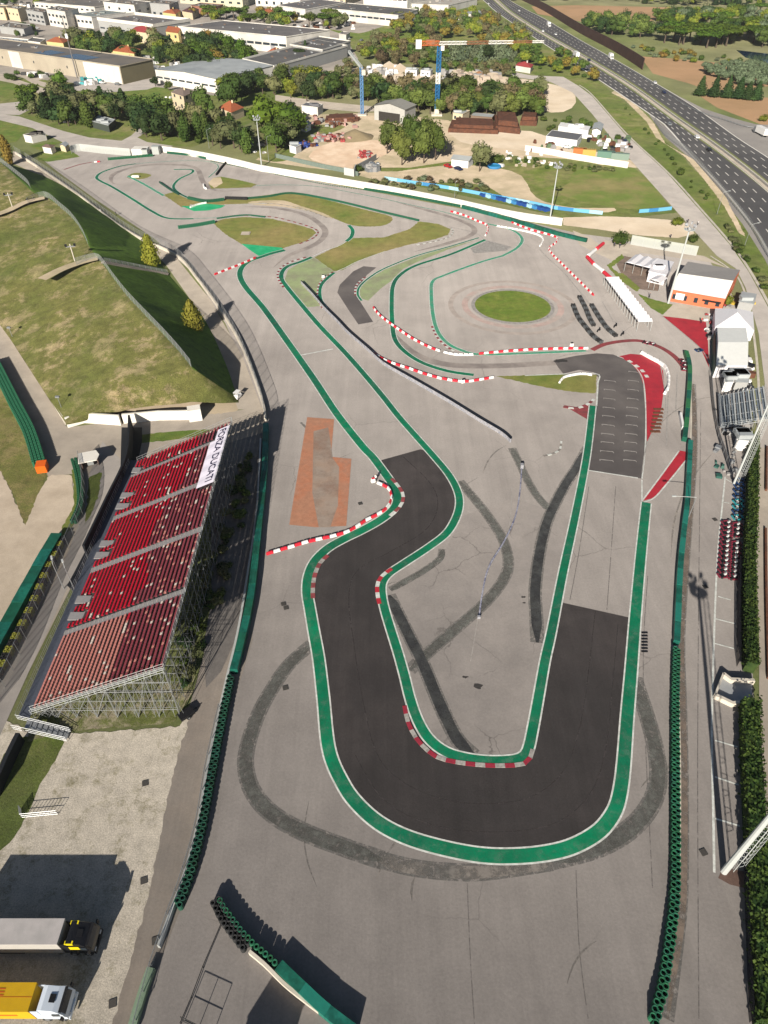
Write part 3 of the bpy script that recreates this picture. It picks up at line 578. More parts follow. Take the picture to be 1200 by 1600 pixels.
# lane beside the motorway, with its continuation past the circuit
sheet('road', [(800, 112), (830, 118), (880, 120), (905, 135), (925, 150), (975, 208), (1040, 268), (1095, 330), (1140, 382), (1170, 425), (1200, 480), (1230, 560), (1250, 800), (1300, 1300), (1230, 1300), (1190, 900), (1187, 640), (1195, 600), (1185, 520), (1165, 450), (1150, 420), (1120, 400), (1070, 345), (1010, 278), (960, 222), (925, 178), (895, 145), (860, 128), (800, 120)], 7, road_grey)
sheet('pavement', [(1187, 700), (1215, 700), (1225, 1000), (1240, 1640), (1200, 1640), (1186, 1300), (1186, 1000), (1178, 800)], 8, concrete)
P = smooth(GL([(905, 133), (925, 148), (978, 208), (1042, 268), (1098, 330), (1143, 382), (1173, 425), (1204, 480)]), 6); strip('road_edge_kerb', P, .9, 9, conc_wall)
P = smooth(GL([(1110, 400), (1150, 430), (1170, 480), (1182, 560), (1186, 640), (1178, 720)]), 6); strip('road_edge_kerb', P, .6, 9, conc_wall)
sheet('dirt_path', [(955, 145), (975, 155), (1010, 190), (1025, 215), (1070, 245), (1100, 280), (1130, 320), (1155, 365), (1165, 370), (1130, 300), (1085, 250), (1040, 225), (1020, 190), (985, 155), (960, 142)], 4, dirt)
# office surroundings
sheet('lawn', [(948, 415), (972, 397), (975, 403), (955, 418), (968, 428), (1000, 450), (995, 456), (965, 435)], 4, grass)
sheet('lawn', [(997, 459), (1020, 468), (1052, 476), (1035, 492), (1015, 480)], 4, grass)
sheet('lawn', [(967, 427), (975, 428), (1000, 450), (992, 452)], 5, grass)
sheet('office_forecourt', [(1035, 494), (1053, 474), (1120, 480), (1110, 500), (1103, 503), (1070, 498)], 4, concrete)
sheet('brick_paving', [(963, 413), (975, 400), (1030, 410), (1030, 455), (1000, 452), (972, 430)], 3, mat('brick_paving', (.26, .19, .15), .9, var=.2, scale=.3, col2=(.2, .15, .12), fine=.2))
# ramp with low walls by the hedge, and the mast plinth
rb = MB(); rb.face([v for v in GL([(1118, 1083), (1127, 1058), (1175, 1063), (1175, 1095), (1140, 1096)], .075)]); 
rr = empty('sunken_ramp', G(1140, 1080), 0, 'low white walled ramp opening between the two hedges beside the bays', 'ramp')
def child_world(mb, name, m, root):
    o = mb.build(name, m, root); o.matrix_parent_inverse = Matrix.LocRotScale(root.location, root.rotation_euler, None).inverted(); return o
child_world(rb, 'floor', mat('smooth_grey_floor', (.30, .31, .32), .7, var=.05, scale=.4), rr)
rb = MB(); rb.wall(GL([(1176, 1068), (1140, 1066), (1128, 1057)]), 0, .9, .5); child_world(rb, 'side_wall', conc_wall, rr)
rb = MB(); rb.wall(GL([(1128, 1057), (1115, 1090)]), 0, .9, .3); child_world(rb, 'end_wall', conc_wall, rr)
rb = MB(); rb.wall(GL([(1115, 1090), (1142, 1103), (1162, 1102)]), 0, .9, .5); child_world(rb, 'side_wall', conc_wall, rr)
sheet('brick_plinth_ground', [(1122, 1372), (1130, 1355), (1163, 1362), (1164, 1388), (1140, 1382)], 4, mat('brown_bricks', (.12, .075, .06), .9, var=.25, scale=1.5, fine=.2))
# drains and oil stains
for i, (x, y) in enumerate([(443, 944), (447, 950), (446, 1075), (1117, 812), (1102, 917), (1099, 1332), (227, 1224), (225, 1376), (243, 1470), (176, 1568), (563, 787), (1117, 640)]):
    c = G(x, y); b = MB(); b.box((0, 0, .02), (.8, .8, .04), .3)
    o = b.build('drain_cover', mat('drain_grate', (.06, .055, .05), .9)); o.location = (c.x, c.y, .05); o['kind'] = 'structure'
stain = mat('oil_stain', (.05, .045, .042), .7, var=.3, scale=1)
for (x, y, r_) in ((747, 1072, .9), (727, 1058, .5), (818, 933, .45), (819, 942, .35), (748, 1075, .5), (875, 564, 2.2)):
    c = G(x, y); random.seed(x)
    sheet('oil_stain', [Vector((c.x+r_*random.uniform(.5, 1.2)*math.cos(t), c.y+.5*r_*random.uniform(.5, 1.2)*math.sin(t), 0)) for t in [k*PI/6 for k in range(12)]], 5, stain, world=True)
#@@PART2
# ------------------------------------------------------------------ embankment on the left
ZC = 10.0
ST = [((-300, 330), (-150, 250), (0, 253), (32, 262)), ((-200, 380), (-70, 320), (48, 297), (77, 279)), ((-120, 420), (-30, 350), (74, 309), (125, 307)),
      ((-60, 450), (30, 380), (114, 342), (187, 349)), ((-25, 475), (60, 420), (140, 386), (225, 380)), ((0, 508), (90, 440), (157, 408), (262, 427)),
      ((25, 543), (120, 480), (200, 464), (315, 492)), ((60, 598), (160, 545), (255, 522), (350, 562)), ((102, 660), (200, 600), (302, 578), (371, 622))]
rows = []
for lf, md, cr, rf in ST:
    a, b_, c, d = G(*lf, 2.2), G(*md, 7.6), G(*cr, ZC), G(*rf, 0.05)
    e = c.lerp(d, .08); e.z = ZC-.6
    rows.append([a, b_, c, e, d])
last = rows[-1]
rows.append([G(104, 664, .8), G(200, 640, 1.2), G(300, 628, 2.0), G(345, 630, .8), G(373, 629, .05)])
NR = 7
cols = [smooth([rw[j] for rw in rows[:-1]], NR)+[rows[-1][j]] for j in range(5)]
grid = []
for i in range(len(cols[0])):
    a, b_, c, e, d = [cols[j][i] for j in range(5)]
    ln5 = [a.lerp(b_, t/5) for t in range(5)]+[b_.lerp(c, t/5) for t in range(5)]+[c, e]+[e.lerp(d, t/5) for t in range(1, 6)]
    grid.append(ln5)
from mathutils import noise as mn
hb = MB()
for rw in grid:
    for k, p in enumerate(rw):
        dz = (mn.noise(Vector((p.x*.12, p.y*.12, 3)))*.5 if 0 < k < len(rw)-1 else 0)
        hb.v.append((p.x, p.y, p.z+dz))
W = len(grid[0])
for i in range(len(grid)-1):
    for k in range(W-1):
        hb.f.append((i*W+k, (i+1)*W+k, (i+1)*W+k+1, i*W+k+1)); hb.m.append(0 if k < 10 or i == len(grid)-2 else 1)
soil_g = mat('worn_hill_grass', (.125, .12, .036), .95, var=.4, scale=.16, col2=(.30, .235, .135), fine=.6, bump=1, dr=.6, big=(.05, (.085, .10, .024)), fmin=.50, fmax=.58, det=12, dro=.8, seed=3)
hill_o = hb.build('embankment_hill', [soil_g, grass_slope], None, True); hill_o['kind'] = 'structure'
crest = cols[2]
def hstrip(name, P, wdt, m, dz=.08):
    b = MB(); A = offset(P, wdt/2); B = offset(P, -wdt/2)
    for i in range(len(P)-1):
        b.face([(B[i].x, B[i].y, B[i].z+dz), (B[i+1].x, B[i+1].y, B[i+1].z+dz), (A[i+1].x, A[i+1].y, A[i+1].z+dz), (A[i].x, A[i].y, A[i].z+dz)])
    o = b.build(name, m); o['kind'] = 'structure'
hstrip('dirt_path', smooth(GL([(66, 438, 9.2), (95, 423, 9.5), (125, 412, 9.9), (153, 405, 10.4)]), 5), 3.2, dirt, .35)
hstrip('dirt_path', smooth(GL([(-30, 345, 8.3), (10, 332, 9.0), (40, 318, 9.7), (70, 311, 10.2)]), 5), 3.2, dirt, .45)
# ------------------------------------------------------------------ fences and walls
def fence(name, label, P, h, m=mesh_f, pm=steel, sp=3, z0=0, cat='fence', post_r=.05, rail=True, group=None):
    root = empty(name, P[0], 0, label, cat, group)
    b = MB()
    for a, c in zip(P, P[1:]): b.face([(a.x, a.y, a.z+z0), (c.x, c.y, c.z+z0), (c.x, c.y, c.z+z0+h), (a.x, a.y, a.z+z0+h)])
    child_world(b, 'mesh_panel', m, root)
    Q = resample(P, sp)
    if len(Q) > 98: Q = resample(P, sp*len(Q)/98)
    pb = MB(); pb.bar((0, 0, 0), (0, 0, h+.1), post_r, 4); me = None
    for q in Q:
        if me is None: o = pb.build('post', pm, root); me = o.data
        else: o = bpy.data.objects.new('post', me); C.objects.link(o); o.parent = root
        o.location = q-root.location+Vector((0, 0, z0))
    if rail:
        b = MB()
        for a, c in zip(P, P[1:]): b.bar((a.x, a.y, a.z+z0+h), (c.x, c.y, c.z+z0+h), post_r*.8, 4)
        child_world(b, 'top_rail', pm, root)
    return root
def wall_thing(name, label, P, h, t, m, cat='wall', z0=0, group=None):
    b = MB(); b.wall(P, z0, h, t); o = b.build(name, m); return tag(o, label, cat, group)
cs = lambda px, n=5, z=0, st=2.0: resample(smooth(GL(px, z), n), st)
def crestline(px): 
    P = GL(px, ZC+.1); return resample(smooth(P, 4), 2)
fence('hill_fence', 'wire fence along the far end of the grass hill crest', crestline([(-12, 247), (0, 253), (25, 272), (44, 288), (49, 297)]), 2.0)
fence('hill_fence', 'wire fence curving round the middle terrace of the grass hill', crestline([(44, 318), (72, 308), (95, 325), (114, 342), (130, 365), (139, 386)]), 2.0)
fence('hill_fence', 'long straight wire fence down the near crest of the grass hill', crestline([(120, 414), (140, 408), (157, 408), (178, 436), (200, 464), (228, 494), (255, 522), (280, 550), (303, 579)]), 2.0)
# stair rail down the slope
st = [G(163, 408, ZC), G(262, 427, .3)]
fence('slope_stair_rail', 'steel stair rails running down the shaded slope of the hill', [st[0].lerp(st[1], k/8) for k in range(9)], 1.1, pm=steel, sp=2)
sb = MB()
for k in range(40):
    p = st[0].lerp(st[1], k/39); sb.box((p.x, p.y-1.0, p.z+.1), (.9, 1.6, .18))
tag(sb.build('concrete_stairs', concrete), 'narrow flight of steps descending the shaded hill slope', 'stairs')
def small_post(px, h, name, label, cat, zb=0):
    p = G(*px, zb); r_ = empty(name, p, 0, label, cat)
    b = MB(); b.bar((0, 0, 0), (0, 0, h), .07, 5); b.build('pole', steel, r_)
    b = MB(); b.box((0, 0, h), (.9, .5, .35)); b.build('lamp_head', steel, r_); return r_
for (px, zb, lb) in (((20, 325), 9.3, 'cross shaped speaker post on the middle terrace of the hill'), ((117, 408), 9.8, 'cross shaped speaker post at the top of the hill stairs')):
    p = G(*px, zb); r_ = empty('speaker_post', p, .3, lb, 'post')
    b = MB(); b.bar((0, 0, 0), (0, 0, 5), .16, 6); b.build('pole', conc_wall, r_)
    b = MB(); b.box((0, 0, 4.3), (2.6, .3, .3)); b.build('cross_arm', steel, r_)
    for sx_ in (-1.2, 1.2): b = MB(); b.box((sx_, 0, 4.7), (.6, .6, .6)); b.build('speaker', dk, r_)
small_post((20, 528), 3, 'wall_lamp', 'small lamp post above the long retaining wall, farther one', 'lamp', 2)
small_post((97, 640), 3.4, 'wall_lamp', 'small lamp post above the long retaining wall near its corner', 'lamp', 2)
# retaining walls
P = cs([(-70, 420), (-30, 468), (0, 505), (25, 540), (60, 593), (104, 664)])
wall_thing('retaining_wall', 'long pale concrete retaining wall at the foot of the dry grass hill', P, 2.3, .45, conc_wall)
wall_thing('retaining_wall', 'short pale concrete wall turning the corner below the hill', GL([(106, 668), (133, 660), (190, 664)]), 2.6, .5, white_wall)
wall_thing('retaining_wall', 'white concrete wall between the dark net and the hill foot', GL([(194, 661), (250, 656), (313, 655)]), 2.4, .5, white_wall)
wall_thing('block_shed', 'small white block standing on the end of the white wall', GL([(296, 656), (316, 653)]), 3.0, 2.2, white_wall, 'shed')
P = cs([(25, 241), (60, 263), (115, 301), (200, 364), (275, 401), (308, 437), (340, 480), (368, 524), (385, 560), (400, 600), (413, 640), (415, 664)])
wall_thing('trackside_wall', 'long concrete wall with a catch fence along the left side of the kart track', P, 1.1, .5, conc_wall)
Q = offset(P, -.0)
fence('catch_fence', 'tall catch fence standing on the left trackside wall', [q.copy() for q in P], 2.4, m=mat('thin_wire_mesh', (.3, .3, .3), .6, alpha=.2), z0=1.1, sp=4)
# hill-side catch band
cone_lab = 'narrow yellow autumn poplar at the foot of the hill slope'
# long white barrier wall at the top of the circuit
P = cs([(250, 237), (300, 244), (360, 256), (410, 268), (500, 283), (600, 300), (700, 319), (800, 341), (882, 353)])
wall_thing('perimeter_wall', 'very long white concrete wall behind the far side of the track', P, 2.6, .6, white_wall)
P = cs([(430, 246), (500, 262), (540, 270), (562, 276)])
wall_thing('yard_wall', 'grey topped wall in front of the sand yard', P, 1.8, .4, mat('grey_green_panels', (.16, .20, .17), .8, var=.2, scale=.5))
wall_thing('gate_panel', 'pale grey sheet gate at the corner of the sand yard', GL([(538, 273), (553, 276), (556, 268)]), 3.0, .3, mat('pale_sheet', (.5, .51, .5), .6))
wall_thing('panel_fence', 'grey sheet fence enclosing the right edge of the sand yard', GL([(556, 268), (575, 258), (588, 250)]), 2.6, .2, mat('grey_sheet', (.27, .27, .27), .6, var=.2, scale=.6))
# tyres ------------------------------------------------------------
def stack_mesh(m, n=5, hole=True, seg=12, m2=None, R=.33, r=.18):
    b = MB()
    for k in range(n): b.ring((0, 0, k*.22), R, r, .22, seg, 1 if (k == n-1 and m2) else 0)
    o = b.build('tyre_stack', [m, m2] if m2 else m); return o
tg = stack_mesh(tyre_g); tg2 = stack_mesh(tyre_g, R=.37, r=.25); td = stack_mesh(tyre_d, R=.36, r=.23); tb = stack_mesh(tyre_b)
used = set()
def tyre_row(px, rows, label, group, src, sp=.66, world=None, lat=.68):
    P = resample(smooth(GL(px), 8), sp)
    for j in range(rows):
        Q = offset(P, (j-(rows-1)/2)*lat)
        if lat < .66: Q = [a.lerp(c, .5*(j % 2)) for a, c in zip(Q, Q[1:])]
        for i, q in enumerate(Q):
            s = src(j, i, len(Q))
            if s.name in used: o = s.copy(); C.objects.link(o)
            else: o = s; used.add(s.name)
            o.location = (q.x+random.uniform(-.03, .03)+(.33*(j % 2) if False else 0), q.y+random.uniform(-.04, .04), 0); o.rotation_euler.z = random.random()
            tag(o, label, 'tyre stack', group)
random.seed(3)
tyre_row([(1018, 1600), (1032, 1550), (1042, 1487), (1051, 1412), (1053, 1350), (1053, 1275), (1053, 1200), (1053, 1100), (1055, 1015)], 2, 'green painted tyre stack in the double row right of the hairpin', 'green tyre stacks beside the right service road', lambda j, i, n: tg2, .76, lat=.46)
tyre_row([(362, 1063), (350, 1120), (333, 1210), (318, 1290), (298, 1370), (277, 1425)], 2, 'dark green tyre stack in the double row below the grandstand', 'tyre stacks along the left service lane', lambda j, i, n: td, .78, lat=.48)
tyre_row([(346, 1412), (364, 1440), (392, 1473), (422, 1500), (436, 1514)], 1, 'green rimmed tyre stack in the curved row at the bottom of the paddock', 'green tyre stacks of the curved bottom row', lambda j, i, n: tg, .68)
tyre_row([(339, 1412), (358, 1447), (386, 1482)], 2, 'black tyre stack behind the curved green row at the bottom', 'black tyre stacks behind the curved bottom row', lambda j, i, n: tb, .68)
def tyre_wall(px, rows, m, label, n=4, sp=.66, seg=8, world=None, m2=None):
    P = resample(smooth(GL(px), 6), sp); b = MB()
    for j in range(rows):
        Q = offset(P, (j-(rows-1)/2)*.68)
        for i, q in enumerate(Q):
            for k in range(n): b.ring((q.x, q.y, k*.24), .32, .17, .24, seg, (i//2) % 2 if m2 else 0)
    o = b.build('tyre_wall', [m, m2] if m2 else m); return tag(o, label, 'tyre wall', None, 'stuff')
tyre_wall([(280, 357), (310, 353), (337, 348)], 2, tyre_g, 'green tyre wall left of the teardrop grass island')
tyre_wall([(170, 250), (205, 247), (240, 244)], 2, tyre_g, 'green tyre wall at the far left corner of the track')
tyre_wall([(340, 342), (382, 337), (415, 340)], 1, tyre_g, 'green tyre wall along the top of the teardrop island', 2)
tyre_wall([(295, 311), (322, 316), (352, 313)], 2, tyre_g, 'green tyre wall on the left tip of the long island')
tyre_wall([(353, 311), (388, 312)], 2, tyre_b, 'dark brown tyre wall in the middle of the long island')
tyre_wall([(388, 311), (420, 308), (450, 303), (480, 306)], 1, tyre_g, 'green tyre wall on the crest of the long island', 3)
tyre_wall([(480, 306), (530, 316), (600, 333), (655, 346)], 1, tyre_g, 'long green tyre wall on the far edge of the long island', 3)
tyre_wall([(262, 240), (300, 244), (322, 249)], 1, tyre_g, 'green tyre wall in front of the perimeter wall, far left', 4)
tyre_wall([(330, 252), (410, 268), (500, 287), (570, 297)], 1, tyre_g, 'low lime green tyre row at the foot of the perimeter wall', 1, 1.1)
tyre_wall([(570, 297), (620, 305), (720, 324)], 1, tyre_g, 'green tyre wall at the foot of the perimeter wall, middle', 4)
tyre_wall([(340, 258), (355, 253), (345, 264), (338, 274)][1:], 1, tyre_b, 'short maroon tyre row near the far chicane', 3)
tyre_wall([(250, 286), (266, 297), (280, 305)], 1, tyre_d, 'dark green tyre row between the far loops of the track', 3)
for lb, px in (('outermost row of black tyre stacks beside the pit canopy', [(895, 478), (903, 497), (915, 513), (928, 528), (942, 538)]), ('middle row of black tyre stacks beside the pit canopy', [(905, 465), (914, 482), (921, 499), (928, 511)]), ('row of black tyre stacks nearest the pit canopy', [(924, 478), (935, 496), (948, 514), (963, 527)])):
    tyre_wall(px, 2, tyre_b, lb, 3, .78, m2=mat('worn_grey_tyre', (.07, .075, .08), .7, var=.4, scale=2))
tyre_wall([(99, 846), (80, 885), (55, 945), (25, 1005), (0, 1052), (-20, 1085)], 2, tyre_b, 'black and yellow tyre wall between green cover and fence on the left', 5, m2=mat('yellow_tyre', (.20, .20, .03), .6))
tyre_wall([(117, 722), (124, 750), (127, 790), (115, 820)], 2, tyre_g, 'green tyre wall beside the white hut on the left', 4)
b = MB(); P = cs([(-8, 570), (0, 585), (25, 635), (48, 680), (64, 730)], 6, 0, .66)
for j in range(4):
    for q in offset(P, (j-1.5)*.68):
        for k in range(7): b.ring((q.x, q.y, k*.24), .32, .17, .24, 8)
tag(b.build('tyre_wall', tyre_g), 'tall green tyre wall curving beside the left access road', 'tyre wall', None, 'stuff')
P2 = cs([(64, 734), (70, 742)], 2, 0, 1)
def cover(px, h, t, label, ms, seg=4.2, z0=0):
    P = resample(smooth(GL(px), 8), .7); n = max(1, int(seg/.7)); root = empty('tyre_wall_cover', P[0], 0, label, 'barrier cover')
    i = 0; k = 0
    while i < len(P)-2:
        Q = P[i:i+n+1]; b = MB(); b.wall(Q, z0, h+.05*(k % 2), t); child_world(b, 'cover_panel', ms[k % len(ms)], root); i += n; k += 1
    return root
cv2 = mat('light_green_tarpaulin', (.018, .175, .13), .4, var=.15, scale=.8)
cover([(1055, 1008), (1060, 900), (1066, 837), (1072, 787), (1074, 750), (1077, 692)], 1.15, .95, 'teal tarpaulin cover over the right tyre wall below the lamp', [cover_g, cv2])
cover([(1068, 690), (1073, 640), (1076, 580), (1070, 553)], 1.2, 1.0, 'deep green cover over the tyre wall beside the pit lane', [cover_d, mat('leaf_green_tarpaulin', (.03, .16, .06), .5, var=.2, scale=.6)])
cover([(416, 668), (414, 740), (405, 830), (394, 930), (380, 1000), (364, 1062)], 1.25, 1.2, 'dark teal cover on the tyre wall behind the grandstand', [cover_g, cover_d], 3.5)
cover([(437, 1513), (470, 1545), (510, 1582), (560, 1620)], 1.3, 1.2, 'teal cover on the curved barrier at the bottom edge', [cover_g, cv2], 4)
cover([(92, 842), (70, 880), (40, 935), (10, 990), (-20, 1045)], 1.5, 2.0, 'dark green cover beside the gravel trap', [cover_d, cover_g], 4.5)
cover([(722, 325), (800, 346), (870, 367), (920, 379)], 1.2, 1.1, 'dark green barrier cover at the far right of the track', [cover_d, cover_g])
b = MB(); b.box((0, 0, .9), (2.0, 2.2, 1.7), .2); o = b.build('orange_buffer', mat('orange_tarpaulin', (.72, .12, .01), .5)); p = G(68, 735); o.location = (p.x, p.y, .1); tag(o, 'bright orange padded end of the tall green tyre wall', 'buffer')
# low walls
wall_thing('kerb_wall', 'pale concrete barrier behind the curved bottom tyre row', cs([(391, 1490), (415, 1510), (445, 1540), (480, 1568), (540, 1612)], 6, 0, 1), .9, .35, conc_wall)
wall_thing('kerb_wall', 'white topped barrier between grandstand lane and green cover', cs([(408, 690), (402, 800), (388, 900), (374, 985), (356, 1062), (343, 1120), (326, 1200), (311, 1290), (290, 1370), (268, 1430), (240, 1510)], 6, 0, 2), .9, .35, mat('greyish_white_wall', (.42, .43, .42), .8, var=.15, scale=.6))
fence('leaning_fence', 'wire panel fence along the left service lane', cs([(344, 1110), (324, 1200), (309, 1290), (287, 1370), (262, 1440), (236, 1520), (212, 1610)], 6, 0, 2), 1.7, sp=2.5, m=mat('fine_mesh', (.5, .52, .5), .6, alpha=.3))
P = cs([(238, 1515), (222, 1560), (205, 1620)], 4, 0, 2); wall_thing('low_cover', 'faded green sheeting at the foot of the lane fence', P, .8, .9, mat('faded_green_sheet', (.18, .25, .17), .8, var=.2, scale=1), 'sheeting')
fence('grandstand_lane_fence', 'tall wire fence between the left tyre wall and the lane', cs([(127, 722), (134, 765), (130, 805), (116, 838), (95, 885), (62, 950), (25, 1040), (0, 1090), (-20, 1125)], 6, 0, 2), 3.0, m=mat('dense_grey_mesh', (.26, .27, .26), .6, alpha=.5), sp=3)
# dark screens near the stand
P = cs([(207, 668), (203, 730), (172, 800), (135, 880)], 4, 0, 2); wall_thing('dark_screen', 'black netting screen left of the grandstand', P, 3.4, .4, black_m, 'screen')
wall_thing('dark_screen', 'black wall beside the grass at the left edge', cs([(36, 1158), (18, 1195), (-5, 1250)], 3, 0, 2), 2.2, .6, black_m, 'screen')
sheet('black_ground_strip', [(190, 668), (222, 668), (222, 690), (214, 730), (165, 830), (115, 925), (105, 915), (150, 830), (188, 740)], 7, black_m)  # flat black sheet laid on the ground along the screen
# blue and white sponsor boards behind the wall
def boards(px, h, label, ms, seg=6):
    P = resample(smooth(GL(px), 5), 1); root = empty('board_row', P[0], 0, label, 'advertising boards'); i = k = 0
    while i < len(P)-1:
        Q = P[i:i+seg+1]; b = MB(); b.wall(Q, .1, h, .25); child_world(b, 'board', ms[k % len(ms)], root); i += seg; k += 1
    return root
bl1 = mat('sky_blue_board', (.15, .42, .62), .5); bl2 = mat('mid_blue_board', (.05, .22, .45), .5); bl3 = mat('pale_blue_board', (.35, .58, .68), .5); bl4 = mat('deep_blue_board', (.02, .07, .26), .5)
boards([(601, 281), (660, 290), (700, 296), (760, 307), (825, 319), (870, 328), (944, 336)], 1.3, 'long row of light blue boards behind the white wall', [bl3, bl1, bl1, bl2, bl1])
boards([(998, 333), (1025, 331), (1052, 328)], 1.3, 'short row of blue boards ending at the road', [bl1, bl2, bl1], 4)
random.seed(5)
for i in range(13):
    p = G(756+i*8, 306+i*1.9); b = MB(); b.box((0, 0, .5), (2.6, 3.2, 1.0), .5, taper=.8)
    for k in range(3): b.box((-.9+k*.9, 0, 1.08), (.5, 2.4, .12), .5)
    o = b.build('blue_padding_block', [bl4, bl3, bl2, bl4][i % 4]); o.location = p; tag(o, 'blue padding block stacked behind the light blue boards', 'padding block', 'padding blocks behind the light blue boards')
# translucent panel fences
fence('panel_fence', 'row of pale translucent fence panels by the office path', cs([(985, 382), (1030, 390), (1088, 400)], 2, 0, 2), 3.2, m=mesh_w, pm=steel_w, sp=4)
fence('panel_fence', 'pale mesh fence panels behind the far left corner of the track', cs([(112, 240), (125, 236), (160, 240), (207, 244)], 2, 0, 2), 3.2, m=mesh_w, pm=steel_w, sp=4)
b = MB(); b.box((0, 0, 1.4), (7, 5.5, 2.8), -.05); o = b.build('white_container', white_wall); o.location = G(221, 241); tag(o, 'white box container beside the pale mesh fence', 'container')
for px, sz, lb in (((228, 243), 2.6, 'grey cabinet between white container and wall'), ((245, 240), 3.2, 'dark backed crate against the start of the long wall')):
    b = MB(); b.box((0, 0, sz/2), (sz, sz, sz)); b.box((0, 0, sz+.1), (sz*1.1, sz*1.1, .2)); o = b.build('cabinet', mat('grey_cabinet', (.4, .42, .4), .6)); o.location = G(*px); tag(o, lb, 'cabinet')
fence('motorway_noise_fence', 'slatted grey fence climbing beside the motorway shoulder', cs([(1022, 190), (1038, 212), (1072, 238), (1100, 268), (1140, 315), (1170, 352), (1195, 395), (1230, 450)], 5, 0, 3), 2.2, m=mat('slatted_mesh', (.40, .40, .41), .5, alpha=.6), sp=2.5)
P = cs([(800, -10), (815, 0), (850, 17), (903, 50), (952, 76), (985, 96), (1005, 110)], 4, 0, 6); wall_thing('noise_barrier', 'tall brown noise barrier along the far side of the motorway', P, 7, .5, rust_wall, 'noise barrier')
def guard_rail(P, label):
    root = empty('guard_rail', P[0], 0, label, 'guard rail'); b = MB(); b.wall(P, .45, .35, .12); child_world(b, 'rail', steel, root)
    pb = MB(); pb.box((0, 0, .3), (.12, .12, .7)); me = None; Q = resample(P, 4); Q = Q if len(Q) < 98 else resample(P, 4*len(Q)/98)
    for q in Q:
        if me is None: o = pb.build('post', steel, root); me = o.data
        else: o = bpy.data.objects.new('post', me); C.objects.link(o); o.parent = root
        o.location = q-root.location
guard_rail(cs(M_, 6, 0, 4), 'steel guard rail in the middle of the motorway')
guard_rail(cs([(900, 62), (950, 90), (1012, 127), (1075, 168), (1130, 188), (1170, 200), (1210, 202)], 5, 0, 4), 'steel guard rail on the far edge of the motorway')
P = cs([(1197, 700), (1196, 780)], 2, 0, 4); wall_thing('brown_rail', 'brown timber rail on the right pavement, upper stretch', P, .6, .35, rust, 'rail')
P = cs([(1195, 828), (1196, 930), (1200, 1090)], 3, 0, 4); wall_thing('brown_rail', 'brown timber rail on the right pavement, lower stretch', P, .6, .35, rust, 'rail')

# ------------------------------------------------------------------ red and white barrier blocks
def blk(m, name):
    b = MB(); b.box((0, 0, .06), (1.3, .48, .12)); b.box((0, 0, .29), (1.26, .38, .34), taper=.82); b.box((0, 0, .5), (1.15, .24, .1))
    return b.build(name, m)
bw = blk(bl_white, 'barrier_block'); br = blk(bl_red, 'barrier_block'); usedb = set()
def blocks(px, where, pat='rw', sp=1.35, sc_=1.0):
    P = resample(smooth(GL(px), 8), sp*sc_)
    for i in range(len(P)-1):
        col = pat[i % len(pat)]; s = br if col == 'r' else bw
        if s.name in usedb: o = s.copy(); C.objects.link(o)
        else: o = s; usedb.add(s.name)
        d = P[i+1]-P[i]; o.location = ((P[i]+P[i+1])/2)+Vector((random.uniform(-.04, .04), random.uniform(-.04, .04), .02)); o.rotation_euler.z = math.atan2(d.y, d.x)+random.uniform(-.04, .04); o.scale = (sc_, sc_, sc_)
        cn = 'red' if col == 'r' else 'white'
        tag(o, '%s plastic barrier block %s' % (cn, where), 'barrier block', '%s barrier blocks %s' % (cn, where))
random.seed(11)
blocks([(416, 867), (480, 848), (540, 833), (570, 815), (598, 800), (611, 783), (609, 766), (594, 757), (580, 753)], 'in the line left of the first bend')
blocks([(546, 521), (575, 546), (600, 563), (640, 577), (680, 590), (720, 597), (745, 595), (773, 590)], 'in the lower curved line above the sponsor wall')
blocks([(583, 481), (592, 492), (608, 505), (640, 527), (670, 543), (693, 551)], 'in the line crossing the looping green strip', 'rw')
blocks([(693, 551), (712, 555), (747, 555)], 'in the middle of the long straight line', 'w')
blocks([(748, 554), (800, 549), (860, 546), (925, 545)], 'in the line below the round island')
blocks([(335, 430), (360, 420), (385, 410), (402, 402)], 'in the line beside the bright green corner', sp=1.4)
blocks([(704, 331), (725, 337), (745, 346), (760, 352), (762, 361), (757, 371)], 'in the far chicane line', sp=1.4)
blocks([(799, 348), (830, 360), (868, 371), (868, 380), (858, 388), (862, 397), (880, 415), (905, 440), (928, 463)], 'in the line beside the far right lane', sp=1.4)
blocks([(776, 354), (805, 359), (832, 365), (846, 371), (848, 378), (842, 387)], 'round the far right hairpin', 'w', sp=1.4)
blocks([(874, 599), (880, 591), (895, 587), (912, 585), (930, 588)], 'on the grass corner below the pit exit', 'w')
blocks([(1001, 552), (1015, 560), (1030, 568), (1040, 577), (1044, 590), (1044, 604), (1038, 617)], 'round the red painted corner', 'w', sc_=1.5)
blocks([(318, 289), (320, 295), (328, 297)], 'on the far island tip', 'w', sc_=1.3)
blocks([(297, 325), (310, 320), (326, 317)], 'on the green painted corner far left', 'w')
blocks([(147, 254), (157, 253)], 'at the end of the red line', 'wr')
